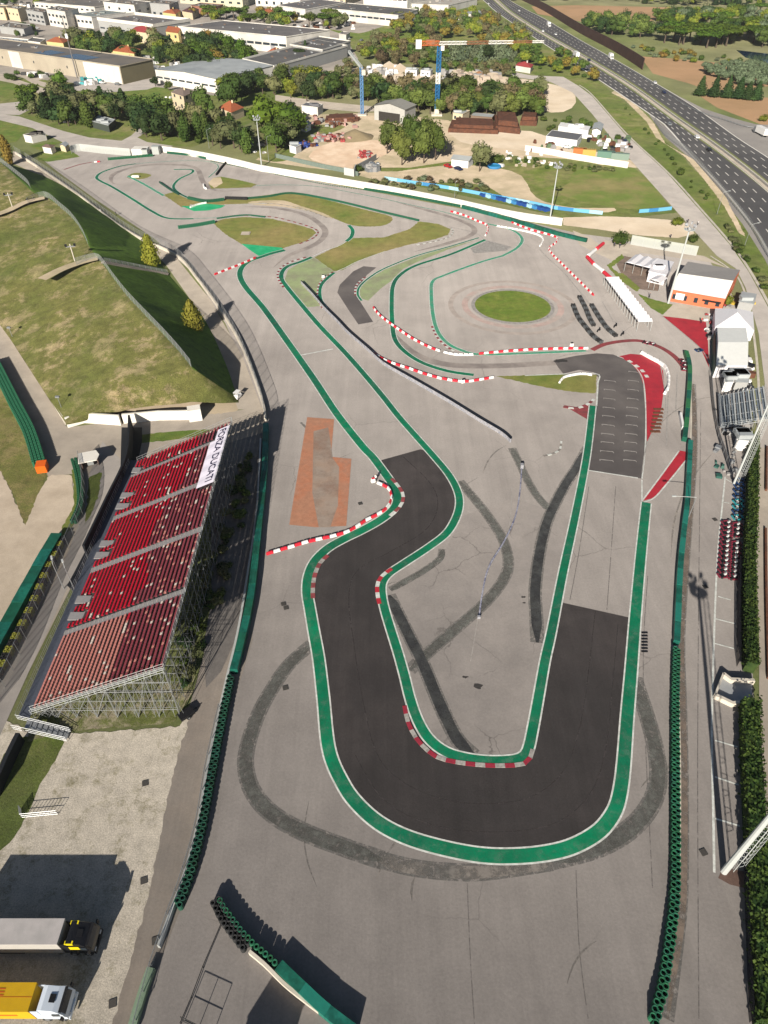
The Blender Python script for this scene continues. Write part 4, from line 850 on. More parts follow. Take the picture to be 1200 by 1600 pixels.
# long white and blue cable-like barrier inside the loop, and sponsor wall
spw = wall_thing('sponsor_wall', 'low white barrier wall with dark top crossing the infield diagonally', cs([(471, 443), (490, 463), (507, 483), (527, 503), (545, 522), (575, 548), (600, 570), (650, 599), (700, 628), (750, 659), (785, 680), (800, 694)], 6, 0, 1), .95, .35, mat('scuffed_white_board', (.36, .35, .37), .6, var=.5, scale=1.2, col2=(.25, .26, .30), fine=.3))
b = MB(); b.wall(cs([(471, 443), (490, 463), (507, 483), (527, 503), (545, 522), (575, 548), (600, 570), (650, 599), (700, 628), (750, 659), (785, 680), (800, 694)], 6, 0, 1), .96, .06, .3); o = b.build('top_strip', dk, spw)
spw2 = wall_thing('rope_barrier', 'thin pale hose barrier curving through the infield of the hairpin', cs([(815, 731), (812, 770), (805, 808), (788, 846), (764, 886), (754, 925), (748, 968)], 6, 0, 1), .25, .25, mat('bluish_hose', (.38, .38, .44), .6, var=.4, scale=2, col2=(.12, .12, .2)), 'barrier')
b = MB(); p = G(815, 731); b.box((p.x, p.y, .5), (.6, .8, 1)); b.box((G(748, 966).x, G(748, 966).y, .3), (.5, .4, .5)); b.build('end_block', mat('end_block_grey', (.3, .3, .32), .6), spw2)
small = ((583, 753, 'small red and white marker box beside the first bend'), (723, 598, 'white marker box beside the lower curved line'), (893, 541, 'round black and white marker by the pit entry'), (505, 434, 'small black and white marker box in the lime corner'))
for x, y, lb in small:
    p = G(x, y); r_ = empty('marker_box', p, .4, lb, 'marker'); b = MB(); b.box((0, 0, .45), (.9, .6, .9), taper=.8); b.build('body', bl_white, r_); b = MB(); b.box((0, 0, .95), (.6, .45, .12)); b.build('lid', dk if x != 583 else bl_red, r_)
# small gates at the bottom
def flat_frame(px, w_, h_, label):
    p = G(*px); r_ = empty('frame_gate', p, -.35, label, 'gate'); b = MB()
    for x in (0, w_/2, w_): b.bar((x, 0, .1), (x, 0, h_), .04, 4)
    for z in (.1, h_/2, h_): b.bar((0, 0, z), (w_, 0, z), .04, 4)
    b.build('frame', dk, r_)
flat_frame((288, 1597), 3.4, 2.2, 'thin black pipe gate at the bottom of the paddock')
P = GL([(350, 1437), (318, 1512), (300, 1560), (283, 1600)]); b = MB()
for a, c in zip(P, P[1:]): b.bar((a.x, a.y, .5), (c.x, c.y, .5), .05, 4)
for q in P: b.bar((q.x, q.y, 0), (q.x, q.y, .6), .05, 4)
tag(b.build('pipe_rail', dk), 'thin dark pipe rail running from the curved tyre row to the bottom', 'rail')
ww_ = mat('caster_white', (.6, .58, .54), .7)
# ------------------------------------------------------------------ grandstand
gs0 = G(50, 1110, 1.6); gs1 = G(215, 722, 1.6)
LEN = (gs1-gs0).length; az = math.atan2(gs1.x-gs0.x, gs1.y-gs0.y)
DEP = 21.0; NRW = 27; PT = DEP/NRW; Z0 = 1.6; RS = (11.4-Z0)/NRW
gs = empty('grandstand', (gs0.x, gs0.y, 0), -az, 'large red seated scaffold grandstand with white lettered banner', 'grandstand')
def rowz(i): return Z0+RS*i
aisles = [LEN*k for k in (.0, .235, .47, .70, .915)]
def in_aisle(y): return any(abs(y-a) < .75 for a in aisles[1:]) 
voms = [(LEN*.285, 4), (LEN*.345, 4), (LEN*.52, 4), (LEN*.57, 4), (LEN*.745, 4), (LEN*.80, 4), (LEN*.94, 3)]
def in_vom(y, i): return any(abs(y-v) < .9 and i < n for v, n in voms)
b = MB()
for i in range(NRW):
    b.box(((i+.42)*PT, LEN/2, rowz(i)-.05), (PT*.6, LEN, .06))
b.build('deck', deck_d, gs)
for a in aisles[1:]:
    b = MB()
    for i in range(NRW*2):
        b.box(((i/2+.25)*PT, a, rowz(i/2)+.06), (PT*.52, 1.3, .14))
    b.build('aisle_stairs', mat('metal_stairs', (.26, .25, .25), .6, var=.15, scale=1), gs)
for v, n in voms: b = MB(); b.box((n*PT/2, v, rowz(n)*.6+.6), (n*PT, 1.6, .15)); b.build('landing', mat('metal_stairs', (.26, .25, .25), .6, var=.15, scale=1), gs)
b = MB(); b.box((-.9, LEN/2, Z0-.3), (1.7, LEN+2, .1)); b.build('front_walkway', mat('dark_walkway', (.07, .08, .105), .6, var=.3, scale=1.5), gs)
b = MB()
for a in aisles[1:]:
    for i in range(NRW):
        b.box(((i+.02)*PT, a+.2, rowz(i)+.15), (.12, .7, .02))
b.build('step_edges', white_pd, gs)
random.seed(21)
seats = []
for i in range(NRW):
    n = int(LEN/.5)
    for k in range(n):
        y = .4+k*.5
        if y > LEN-.3 or in_aisle(y) or in_vom(y, i): continue
        u = i/NRW; v = y/LEN
        if i > 22 and LEN*.66 < y < LEN*.97: continue
        lim = .60+.10*math.sin(v*9)
        rr = random.random()
        if v < .22 and u < .58-.5*max(0, v-.15): c = 2 if rr < .97 else 3
        elif u < lim-(.12 if v < .3 else 0): c = 0 if rr < .975 else 3
        else: c = 1 if rr < .86 else (3 if rr < .90 else 2)
        if mn.noise(Vector((i*.9, y*.35, 5))) > .56: c = 3
        seats.append((i, y, c))
def seat_shape(b, x, y, z, mi=0):
    b.box((x, y, z+.40), (.38, .42, .05), mi=mi)
    b.box((x+.2, y, z+.56), (.06, .42, .30), mi=mi)
sm4 = [seat_r, seat_m, seat_k, seat_w]
seats.sort(key=lambda s: (s[1]+(NRW-s[0])*.3))
sheet('pavement', [(330, 700), (412, 676), (410, 740), (402, 830), (388, 920), (372, 990), (345, 1050), (322, 1075), (318, 1010), (330, 940)], 6, mat('shade_toned_tarmac', (.15, .137, .128), .9, var=.2, scale=.3, fine=.2))  # tarmac coloured darker to stand in for the shade behind the stand
protos = {}
for i, y, c in seats[:100]:
    if c not in protos:
        b = MB(); seat_shape(b, 0, 0, 0); b.bar((0, 0, 0), (0, 0, .4), .03, 4); o = b.build('seat', sm4[c], gs); protos[c] = o.data
    else: o = bpy.data.objects.new('seat', protos[c]); C.objects.link(o); o.parent = gs
    o.location = ((i+.45)*PT, y, rowz(i))
b = MB()
for i, y, c in seats[100:]: seat_shape(b, (i+.45)*PT, y, rowz(i), c)
o = b.build('seat_rows', sm4, gs); o['kind'] = 'stuff'
# scaffold tubes
b = MB(); NY = 20
for j in range(NY+1):
    y = LEN*j/NY; fine = j in (0, 1, NY)
    for k in range(8):
        x = DEP*k/7; z = rowz(NRW*k/7)-.15; b.bar((x, y, 0), (x, y, z), .05, 4)
        if k < 7: b.bar((x, y, 0.2 if k % 2 else z), (DEP*(k+1)/7, y, rowz(NRW*(k+1)/7)-.2 if k % 2 else .2), .035, 4)
    for z in (2, 4, 6, 8):
        x0 = DEP*max(0, (z-Z0))/(11.4-Z0); b.bar((x0, y, z), (DEP, y, z), .03, 4)
    b.bar((0, y, Z0-.2), (DEP, y, 11.2), .07, 4)
for j in range(NY):
    y0, y1 = LEN*j/NY, LEN*(j+1)/NY
    for x, zt in ((DEP, 11.2), (DEP*4/7, rowz(NRW*4/7)-.2)):
        for z in (2, 4, 6, 8, 10):
            if z < zt: b.bar((x, y0, z), (x, y1, z), .035, 4)
        if j % 3 == 0: b.bar((x, y0, .2), (x, y1, zt), .03, 4)
b.build('scaffold_frame', mat('shaded_scaffold', (.16, .165, .17), .6, var=.2, scale=1), gs)  # tubes coloured dark to imitate the shade under the stand
b = MB()
for k in range(8):
    x = DEP*k/7; b.bar((x, -.3, 0), (x, -.3, rowz(NRW*k/7)), .05, 4)
    if k < 7: b.bar((x, -.3, .1), (DEP*(k+1)/7, -.3, rowz(NRW*(k+1)/7)-.3), .035, 4)
for k in range(15):
    x = DEP*(k+.5)/15; zt = rowz(NRW*(k+.5)/15)-.2; b.bar((x, -.32, 0), (x, -.32, zt), .03, 4); b.bar((x, -.34, zt*.1), (x+DEP/15, -.34, zt), .025, 4); b.bar((x+DEP/15, -.36, zt*.1), (x, -.36, zt), .025, 4)
for z in (2, 4.2, 6.4, 8.6): b.bar((DEP*max(0, (z-Z0))/(11.4-Z0), -.35, z), (DEP, -.35, z), .03, 4)
b.build('end_frame', mat('end_scaffold', (.26, .27, .27), .6, var=.2, scale=1), gs)
def rail_line(b, A, B, h, n):
    A = Vector(A); B = Vector(B)
    for z in (h, h*.55, h*.15): b.bar(A+Vector((0, 0, z)), B+Vector((0, 0, z)), .03, 4)
    for k in range(n+1):
        p = A.lerp(B, k/n); b.bar(p, p+Vector((0, 0, h)), .035, 4)
b = MB(); rail_line(b, (-1.7, -1, Z0-.2), (-1.7, LEN, Z0-.2), 1.1, 30); b.build('front_rail', steel, gs)
b = MB(); rail_line(b, (DEP+.1, 0, 11.4), (DEP+.1, LEN, 11.4), 1.2, 30); b.build('rear_rail', steel_w, gs)
b = MB(); rail_line(b, (0, -.1, Z0), (DEP, -.1, 11.4), 1.1, 16); rail_line(b, (0, -.5, Z0-.3), (DEP, -.5, 11.1), 1.1, 22); b.build('side_rail', steel_w, gs)
b = MB(); rail_line(b, (0, LEN+.1, Z0), (DEP, LEN+.1, 11.4), 1.1, 16); b.build('side_rail', steel, gs)
# access stair at the near left corner
b = MB()
for k in range(8): b.box((.2+k*.75, -1.9-.15*k, 1.3-.15*k), (.8, 1.6, .06))
rail_line(b, (-1.7, -2.8, 1.3), (6, -4.1, .1), 1.1, 9); rail_line(b, (-1.7, -1.2, 1.3), (6, -2.6, .1), 1.1, 9); b.build('access_stair', steel, gs)
# banner over the top rows
bx0, bx1 = 22.6*PT, DEP+.05; by0, by1 = LEN*.665, LEN*.965
b = MB(); sl_ = RS/PT
def bz(x): return Z0+sl_*x+.72
N = 24
for k in range(N):
    y0 = by0+(by1-by0)*k/N; y1 = by0+(by1-by0)*(k+1)/N; d0 = .05*math.sin(k*1.3); d1 = .05*math.sin((k+1)*1.3)
    xa = bx0+(1.0 if k > N*.78 else 0)
    b.face([(xa, y0, bz(xa)+d0), (bx1, y0, bz(bx1)+d0), (bx1, y1, bz(bx1)+d1), (xa, y1, bz(xa)+d1)])
    b.face([(xa, y1, bz(xa)+d1-.03), (bx1, y1, bz(bx1)+d1-.03), (bx1, y0, bz(bx1)+d0-.03), (xa, y0, bz(xa)+d0-.03)])
ban = b.build('banner', mat('banner_cloth', (.72, .68, .78), .7, var=.06, scale=.5), gs)
tx = bpy.data.curves.new('banner_text', 'FONT'); tx.body = 'FORZA DUCATI'; tx.size = 2.1; tx.extrude = .01; tx.align_x = 'CENTER'; tx.align_y = 'CENTER'; tx.space_character = .98
to = bpy.data.objects.new('tmp_text', tx); C.objects.link(to)
bpy.context.view_layer.update()
tme = bpy.data.meshes.new_from_object(to.evaluated_get(bpy.context.evaluated_depsgraph_get())); bpy.data.objects.remove(to)
wid = max(v.co.x for v in tme.vertices)-min(v.co.x for v in tme.vertices)
lo = bpy.data.objects.new('banner_lettering', tme); C.objects.link(lo); tme.materials.clear(); tme.materials.append(mat('navy_lettering', (.02, .018, .06), .7)); lo.parent = ban
xm = (bx0+bx1)/2+.35; lo.scale = ((by1-by0)*.92/wid, 1.0, 1)
e1 = Vector((0, -1, 0)); e2 = Vector((1, 0, sl_)).normalized(); e3 = e1.cross(e2)
lo.rotation_euler = Matrix((e1, e2, e3)).transposed().to_euler(); lo.location = (xm, (by0+by1)/2, bz(xm)+.12)
# small white hut by the grandstand lane
hp = G(143, 728); hut = empty('kiosk', hp, .35, 'small white roofed hut with open front at the lane bend', 'hut')
b = MB(); b.prism([(-2, -1.8), (1.6, -1.8), (2.2, 0), (1.6, 1.8), (-2, 1.8)], 2.3, 2.5); b.build('roof', white_wall, hut)
b = MB(); b.box((0, 1.5, 1.15), (3, .15, 2.3)); b.box((-1.6, .2, 1.15), (.15, 2.6, 2.3)); b.box((1.5, .6, 1.15), (.15, 1.8, 2.3)); b.build('wall', mat('hut_brown', (.16, .11, .09), .8), hut)
b = MB(); b.box((0, .2, .8), (1.2, .8, .9)); b.build('counter', steel_w, hut)
hp = G(66, 1275); fr = empty('mesh_cage', hp, .1, 'small wire mesh cage on the gravel in front of the grandstand', 'cage'); b = MB()
for (x0, y0, x1, y1) in ((-2.5, 0, 2, 0), (-2.5, 0, -3, 1.2)): rail_line(b, (x0, y0, 0), (x1, y1, 0), 1.1, 10)
b.build('frame', steel, fr)
c1, c2 = G(426, 1527), G(476, 1566); Ls = 6.5/math.tan(SUN_EL); dv = Vector((math.sin(SUN_AZ), math.cos(SUN_AZ), 0))*Ls; c1 -= dv; c2 -= dv  # unseen block added to throw this shade; its cabin form is invented
ct = empty('unseen_shadow_caster', (c1+c2)/2, math.atan2(c2.y-c1.y, c2.x-c1.x), 'unseen block added just below the view to throw the block of shade at the bottom', 'cabin'); wl = (c2-c1).length
b = MB(); b.box((0, -2, 3.2), (wl, 4, 6.4)); b.build('wall', ww_, ct); b = MB(); b.box((0, -2, 6.45), (wl+.2, 4.2, .1)); b.build('roof', steel_w, ct)
for k in (-1, 0, 1): b = MB(); b.box((k*wl*.3, .02, 4.6), (wl*.2, .06, 1.2)); b.build('window', glass, ct)
# ------------------------------------------------------------------ trucks and cars
def wheels(root, xs, ys, r_, wd, name='wheel'):
    b = MB(); b.bar((0, -wd/2, 0), (0, wd/2, 0), r_, 12); me = None; hb_ = MB(); hb_.bar((0, -wd/2-.02, 0), (0, wd/2+.02, 0), r_*.5, 8); hm = None
    for x in xs:
        for y in ys:
            if me is None: o = b.build(name, tyre_b, root); me = o.data; h = hb_.build('rim', steel, o); hm = h.data
            else:
                o = bpy.data.objects.new(name, me); C.objects.link(o); o.parent = root
                h = bpy.data.objects.new('rim', hm); C.objects.link(h); h.parent = o
            o.location = (x, y, r_)
def lorry(px, rz, label, cabm, trm, roofm, tl=13.2, panel=None, cabl=None, dx=0):
    p = G(*px); t = empty('articulated_lorry', p, rz, label, 'lorry')
    b = MB(); b.box((-tl/2, 0, 2.55), (tl, 2.5, 2.75)); b.build('trailer', trm, t)
    b = MB(); b.box((-tl/2, 0, 3.97), (tl+.05, 2.55, .08)); o = b.build('trailer_roof', roofm, t)
    if panel:
        b = MB()
        for k in range(3): b.box((-4.2, .15+.28*k, 4.03), (2.4, .13, .015))
        b.box((-tl/2, 0, 4.02), (tl, .05, .01)); b.build('roof_stripes', panel, o)
        b = MB(); b.box((-tl/2-.6, -1.26, 2.6), (tl*.86, .03, .35)); b.build('side_stripe', panel, t)
    b = MB(); b.box((-tl/2-.6, 0, .95), (tl-1, 1.0, .3)); b.box((-tl/2, -1.15, .95), (4, .15, .5)); b.box((-tl/2, 1.15, .95), (4, .15, .5)); b.build('chassis', dk, t)
    # cab: lower body tapering into the wind deflector
    b = MB(); x0 = .75; x1 = 3.2
    pr = [(x0, .9), (x1, .9), (x1+.12, 1.5), (x1, 2.1), (x1-.35, 3.0), (x1-.95, 3.35), (x0+.45, 3.75), (x0, 3.7)]
    for s in (-1, 1):
        q = [(x, s*(1.22-(.12 if z > 3 else 0)), z) for x, z in pr]; b.face(q if s < 0 else q[::-1])
    for k in range(len(pr)):
        a, c = pr[k], pr[(k+1) % len(pr)]; wa = 1.22-(.12 if a[1] > 3 else 0); wc = 1.22-(.12 if c[1] > 3 else 0)
        b.face([(a[0], wa, a[1]), (c[0], wc, c[1]), (c[0], -wc, c[1]), (a[0], -wa, a[1])][::1])
    for s in (-1, 1): b.box((x0-.35, s*1.15, 2.2), (.8, .08, 2.6))
    cab = b.build('cab', cabm, t)
    b = MB(); b.face([(x1+.03, -1.05, 2.1), (x1+.03, 1.05, 2.1), (x1-.3, 1.0, 2.95), (x1-.3, -1.0, 2.95)]); b.build('windscreen', glass, cab)
    b = MB(); b.box((x1-1.25, 0, 3.53), (.6, .75, .05), M=Matrix.Rotation(.33, 3, 'Y')); b.build('roof_hatch', dk, cab)
    b = MB(); b.box((x1-.25, 0, 3.15), (.3, 2.3, .08)); b.build('sun_visor', dk, cab)
    for s in (-1, 1):
        b = MB(); b.box((x1-.85, s*1.235, 2.35), (.8, .03, .65)); b.build('side_window', glass, cab)
        b = MB(); b.box((x1-.1, s*1.5, 2.3), (.15, .3, .75)); b.build('mirror', dk, cab)
        b = MB(); b.box((x1+.1, s*.85, 1.05), (.06, .4, .25)); b.build('headlight', bl_white, cab)
        if cabl: b = MB(); b.box((x0+.75, s*1.24, 2.6), (1.1, .04, .75)); b.box((x0+.35, s*1.0, 3.5), (.9, .35, .35)); b.build('yellow_panel', cabl, cab)
    b = MB(); b.box((x1+.12, 0, .75), (.15, 2.4, .45)); b.build('bumper', cabm, cab)
    wheels(t, (-tl+1.6, -tl+2.9, -tl+4.2, .9, 2.5), (-1.05, 1.05), .5, .32)
    return t
tq = G(100, 1476, 0)
lorry((112, 1474), 0, 'black lorry cab with yellow panel pulling a pale grey trailer', mat('black_cab_paint', (.012, .012, .014), .25, spec=.5), mat('grey_trailer_side', (.42, .40, .37), .6, var=.08, scale=.5), mat('grey_trailer_roof', (.42, .39, .38), .7, var=.08, scale=.4, col2=(.36, .34, .33)), cabl=mat('yellow_panel_paint', (.75, .60, .01), .4))
lorry((70, 1574), 0, 'yellow trailer lorry with white cab at the bottom left corner', mat('white_cab_paint', (.62, .68, .76), .3, spec=.5), mat('yellow_side', (.62, .36, .008), .5, var=.05, scale=.5), mat('yellow_roof', (.50, .30, .008), .55, var=.08, scale=.4), panel=mat('faded_red_stripe', (.45, .10, .01), .6))
def car_mesh():
    b = MB(); pr = [(-2.1, .35), (2.1, .35), (2.15, .7), (1.2, .92), (.6, 1.42), (-1.1, 1.45), (-1.85, 1.0), (-2.15, .8)]
    def wdt(z): return .88 if z < 1.1 else .68
    for s in (-1, 1):
        q = [(x, s*wdt(z), z) for x, z in pr]; b.face(q if s < 0 else q[::-1])
    for k in range(len(pr)):
        a, c = pr[k], pr[(k+1) % len(pr)]; b.face([(a[0], wdt(a[1]), a[1]), (c[0], wdt(c[1]), c[1]), (c[0], -wdt(c[1]), c[1]), (a[0], -wdt(a[1]), a[1])])
    return b
def car(px, px2, paint, label, group=None):
    p = G(*px); q = G(*px2); rz = math.atan2(q.y-p.y, q.x-p.x); t = empty('parked_car' if group is None else 'car', p, rz, label, 'car', group); t.location.z = .12
    car_mesh().build('body', paint, t)
    b = MB(); b.face([(1.17, -.74, .98), (1.17, .74, .98), (.64, .62, 1.40), (.64, -.62, 1.40)]); b.build('windscreen', glass, t)
    b = MB(); b.face([(-1.78, .74, 1.06), (-1.78, -.74, 1.06), (-1.14, -.62, 1.42), (-1.14, .62, 1.42)]); b.build('rear_window', glass, t)
    for s in (-1, 1): b = MB(); b.box((-.25, s*.80, 1.17), (1.7, .06, .3)); b.build('side_window', glass, t)
    wheels(t, (-1.35, 1.35), (-.8, .8), .33, .22)
    return t
wc = mat('white_car_paint', (.7, .7, .7), .3); dc = mat('dark_blue_car_paint', (.02, .025, .07), .3); bc = mat('black_car_paint', (.015, .015, .018), .3); gc = mat('grey_car_paint', (.18, .19, .20), .3); rc = mat('red_car_paint', (.4, .02, .02), .35)
for a, b_, m, lb in (((1088, 216), (1081, 210), wc, 'white car on the near motorway carriageway, closest to camera'), ((1107, 236), (1100, 228), bc, 'black car behind the white one on the near carriageway'), ((1045, 196), (1038, 190), gc, 'grey car on the near carriageway beside the shoulder'),
     ((1023, 131), (1032, 138), wc, 'white car on the far carriageway beside the outer line'), ((1037, 146), (1046, 152), dc, 'dark blue car on the far carriageway'), ((868, 55), (872, 58), wc, 'white car small and distant on the far carriageway'),
     ((811, 18), (816, 21), wc, 'white car farthest along the far carriageway'), ((920, 95), (915, 91), dc, 'dark blue car on the near carriageway behind the van'), ((763, 7), (767, 10), wc, 'white car at the top edge on the near carriageway'), ((976, 223), (970, 215), dc, 'dark blue car on the grey lane beside the works yard'), ((848, 50), (843, 46), wc, 'white car beside the motorway median far away'),
     ((700, 262), (706, 264), rc, 'red car parked beside the white shed'), ((716, 266), (722, 268), dc, 'dark blue car parked beside the white shed'), ((110, 15), (120, 16), wc, 'white car in the distant factory yard'), ((58, 45), (63, 47), wc, 'white car on the road left of the tall mast'), ((1052, 455), (1056, 447), bc, 'black car parked against the orange office'),
     ((885, 232), (893, 233), wc, 'white car on the works yard road'), ((160, 131), (168, 132), wc, 'white van like car beside the long beige warehouse'), ((184, 133), (192, 134), gc, 'grey car by the olive end of the warehouse'), ((545, 62), (553, 60), wc, 'white car parked beside the white warehouse'), ((565, 64), (572, 62), gc, 'grey car parked beyond the white warehouse')):
    car(a, b_, m, lb, 'cars' if False else None)
def van(px, px2, L_v, label, bm, cm, name='box_lorry'):
    p = G(*px); q = G(*px2); rz = math.atan2(q.y-p.y, q.x-p.x); t = empty(name, p, rz, label, 'lorry')
    b = MB(); b.box((-L_v/2, 0, 2.3), (L_v, 2.5, 2.8)); b.build('box_body', bm, t)
    b = MB(); b.box((1.2, 0, 1.6), (2.0, 2.3, 2.2), taper=.92); cb = b.build('cab', cm, t); b = MB(); b.box((2.2, 0, 1.95), (.06, 1.9, .8)); b.build('windscreen', glass, cb)
    b = MB(); b.box((-L_v/2, 0, .7), (L_v+1, 1, .3)); b.build('chassis', dk, t); wheels(t, (-L_v+1.5, -L_v+2.8, 1.2), (-1.05, 1.05), .48, .3)
van((1182, 208), (1172, 203), 9, 'white box lorry standing in the motorway lay by', bl_white, gc)
van((898, 88), (888, 81), 9, 'white lorry on the near carriageway of the motorway', bl_white, wc)
van((955, 93), (962, 98), 6, 'white lorry on the far carriageway of the motorway', bl_white, wc)
van((858, 42), (865, 47), 8, 'pale lorry distant on the far carriageway', bl_white, wc)
# ------------------------------------------------------------------ karts
def kart(paint, name='go_kart', wseat=True):
    t = empty(name, (0, 0, 0)); b = MB()
    b.box((.95, 0, .2), (.3, 1.0, .2)); b.box((-.95, 0, .2), (.2, 1.2, .22)); b.box((0, .62, .18), (.9, .2, .2)); b.box((0, -.62, .18), (.9, .2, .2)); b.build('bodywork', paint, t)
    b = MB(); b.box((-.2, 0, .3), (.28, .3, .12)); b.box((-.40, 0, .45), (.08, .26, .28)); b.build('seat', bl_white if wseat else dk, t)
    b = MB(); b.box((0, 0, .12), (1.5, .75, .06)); b.build('floor_tray', dk, t)
    b = MB(); b.box((-.55, -.35, .35), (.4, .3, .3)); b.build('engine', steel, t)
    b = MB(); b.ring((0, 0, 0), .17, .13, .05, 8); o = b.build('steering_wheel', dk, t); o.location = (.35, 0, .5); o.rotation_euler = (0, -.9, 0)
    for x in (-.6, .65):
        for y in (-.55, .55): b = MB(); b.bar((0, -.12, 0), (0, .12, 0), .2, 8); o = b.build('wheel', tyre_b, t); o.location = (x, y*1.1, .2)
    return t
kr = kart(mat('maroon_kart_plastic', (.20, .025, .045), .4)); kb = kart(mat('blue_kart_plastic', (.02, .06, .17), .4), wseat=False); kt = kart(mat('teal_kart_plastic', (.03, .30, .34), .4))
uk = set(); random.seed(9)
def put_kart(src, x, y, rz, label, group):
    o = src if src.name not in uk else copy_tree(src); uk.add(src.name); p = G(x, y); o.location = p; o.rotation_euler.z = rz+random.uniform(-.12, .12); tag(o, label, 'go-kart', group)
for j in range(12):
    for i in range(2):
        if j == 3 and i == 1: continue
        y = 818+j*7.4; put_kart(kr, 1134-(j*.35)+i*15+(y-900)*-.02, y+i*3, PI+.1, 'maroon go-kart in the double row beside the hedge', 'maroon go-karts parked beside the hedge')
for j in range(8):
    y = 752+j*8.2; s = kt if j in (4, 5, 7) else kb
    put_kart(s, 1155-j*.4, y, .2, ('teal' if s is kt else 'blue')+' go-kart in the row tucked against the hedge', ('teal' if s is kt else 'blue')+' go-karts against the hedge')
for (x, y, rz, lb) in ((1009, 536, 2.6, 'maroon go-kart on the red strip, left of the pair'), (1018, 538, 2.6, 'maroon go-kart on the red strip, right of the pair'), (1066, 565, 1.7, 'maroon go-kart at the green cover end, farthest'), (1069, 571, 1.7, 'maroon go-kart at the green cover end, middle'), (1068, 577, 1.2, 'maroon go-kart at the green cover end, nearest')):
    put_kart(kr, x, y, rz, lb, None)
put_kart(kb, 1092, 548, .2, 'dark go-kart alone on the service road by the marquee', None)
def bike(px, label):
    p = G(*px); t = empty('motor_scooter', p, .8, label, 'scooter'); b = MB(); b.box((0, 0, .55), (1.1, .3, .35), taper=.7); b.box((.5, 0, .8), (.15, .25, .6)); b.build('body', dk, t)
    for x in (-.6, .65): b = MB(); b.bar((x, -.08, .28), (x, .08, .28), .28, 10); b.build('wheel', tyre_b, t)
    b = MB(); b.bar((.5, -.3, 1.1), (.5, .3, 1.1), .03, 4); b.build('handlebar', steel, t)
bike((935, 518), 'black scooter between the black tyre rows'); bike((972, 524), 'black scooter at the end of the tyre row nearest the canopy'); bike((961, 511), 'scooter parked under the lower end of the canopy')
# pallets of barriers beside red area and by the hairpin
for (x0, y0, nx, ny, dx_, dy_, lb) in ((1025, 640, 2, 7, 8, 5.8, 'brown slatted pallet laid out beside the red painted area'), (1007, 989, 1, 7, 0, 4.9, 'small black slatted rack beside the green strip')):
    pb = MB()
    for k in range(4 if nx > 1 else 2): pb.box((0, (-.3+k*.2) if nx > 1 else (-.06+k*.12), .1 if nx > 1 else .06), (1.1 if nx > 1 else 1.0, .08, .2 if nx > 1 else .12))
    src = pb.build('pallet', rust if nx > 1 else dk); first = True
    for i in range(nx):
        for j in range(ny):
            o = src if first else src.copy()
            if not first: C.objects.link(o)
            first = False; o.location = G(x0+i*dx_+(0 if nx > 1 else 0)-j*.9*(nx > 1), y0+j*dy_); tag(o, lb, 'pallet', lb+' group')
# ------------------------------------------------------------------ masts, lamps, cranes
def flood_mast(px, h, label, r0=.35, ladder=True, heads=8, m=steel_w, lean=(0, 0)):
    p = G(*px); t = empty('floodlight_mast', p, 0, label, 'floodlight mast')
    b = MB(); b.bar((0, 0, 0), (0, 0, h), r0, 10, r2=r0*.55); b.build('pole', m, t)
    if ladder:
        b = MB()
        for s in (-.25, .25): b.bar((r0+.45, s, .6), (r0+.3, s, h-1), .04, 4)
        for k in range(int(h/.5)): b.bar((r0+.45, -.25, .8+k*.5), (r0+.45, .25, .8+k*.5), .025, 4)
        for k in range(int(h/1.1)):
            z = 2.5+k*1.1
            if z < h-1:
                P = [(r0+.45+.8*math.sin(a), .42*math.cos(a), z) for a in [i*PI/5 for i in range(6)]]
                for a, c in zip(P, P[1:]): b.bar(a, c, .025, 4)
        for s in (-.3, 0, .3): b.bar((r0+1.2, s, 2.5), (r0+1.0, s, h-1), .025, 4)
        b.build('ladder_cage', m, t)
    b = MB(); b.ring((0, 0, h-.6), 1.5, .5, .12, 12); 
    for k in range(12): a = k*PI/6; b.bar((1.5*math.cos(a), 1.5*math.sin(a), h-.6), (1.5*math.cos(a), 1.5*math.sin(a), h+.4), .03, 4)
    b.build('platform', m, t)
    for k in range(heads):
        b = MB(); a = 2*PI*k/heads; o = None; b.box((0, 0, 0), (.7, .35, .55), a); o = b.build('floodlight', mat('lamp_grey', (.35, .36, .38), .4), t); o.location = (1.3*math.cos(a), 1.3*math.sin(a), h+(.9 if k % 2 else .3))
    return t
flood_mast((1131, 1362), 22, 'tall pale floodlight mast with caged ladder at the bottom right', .42)
flood_mast((1146, 757), 24, 'tall pale floodlight mast rising beside the blue karts', .24)
flood_mast((858, 350), 20, 'thin floodlight mast standing before the blue boards', .28, False, 6)
flood_mast((409, 261), 19.5, 'floodlight mast beside the big trees behind the white wall', .3, False, 6)
flood_mast((1044, 474), 22, 'tall floodlight mast between the white pavilion and orange office', .34, False, 6)
t = flood_mast((121, 122), 35, 'very tall dark telecom mast in front of the beige warehouse', .45, False, 3, mat('dark_mast', (.16, .15, .15), .7))
b = MB(); b.box((0, -.3, 24), (1.6, 1.0, 2.6)); b.build('antenna_box', bl_white, t)
def lamp(px, h, rz, label, arm=2.2, zb=0):
    p = G(*px, zb); t = empty('street_lamp', p, rz, label, 'street lamp'); b = MB(); b.bar((0, 0, 0), (0, 0, h), .09, 6, r2=.06); b.build('pole', steel, t)
    b = MB(); b.bar((0, 0, h), (arm, 0, h+.3), .05, 5); b.build('arm', steel_w, t); b = MB(); b.box((arm+.3, 0, h+.3), (.8, .3, .15)); b.build('lamp_head', steel_w, t)
lamp((1076, 808), 5, PI, 'street lamp with long arm over the teal tyre wall cover', 4)
lamp((1120, 335), 8, .3, 'street lamp on the verge beside the lane, farther one'); lamp((1162, 388), 8, .3, 'street lamp on the verge beside the lane, nearer one')
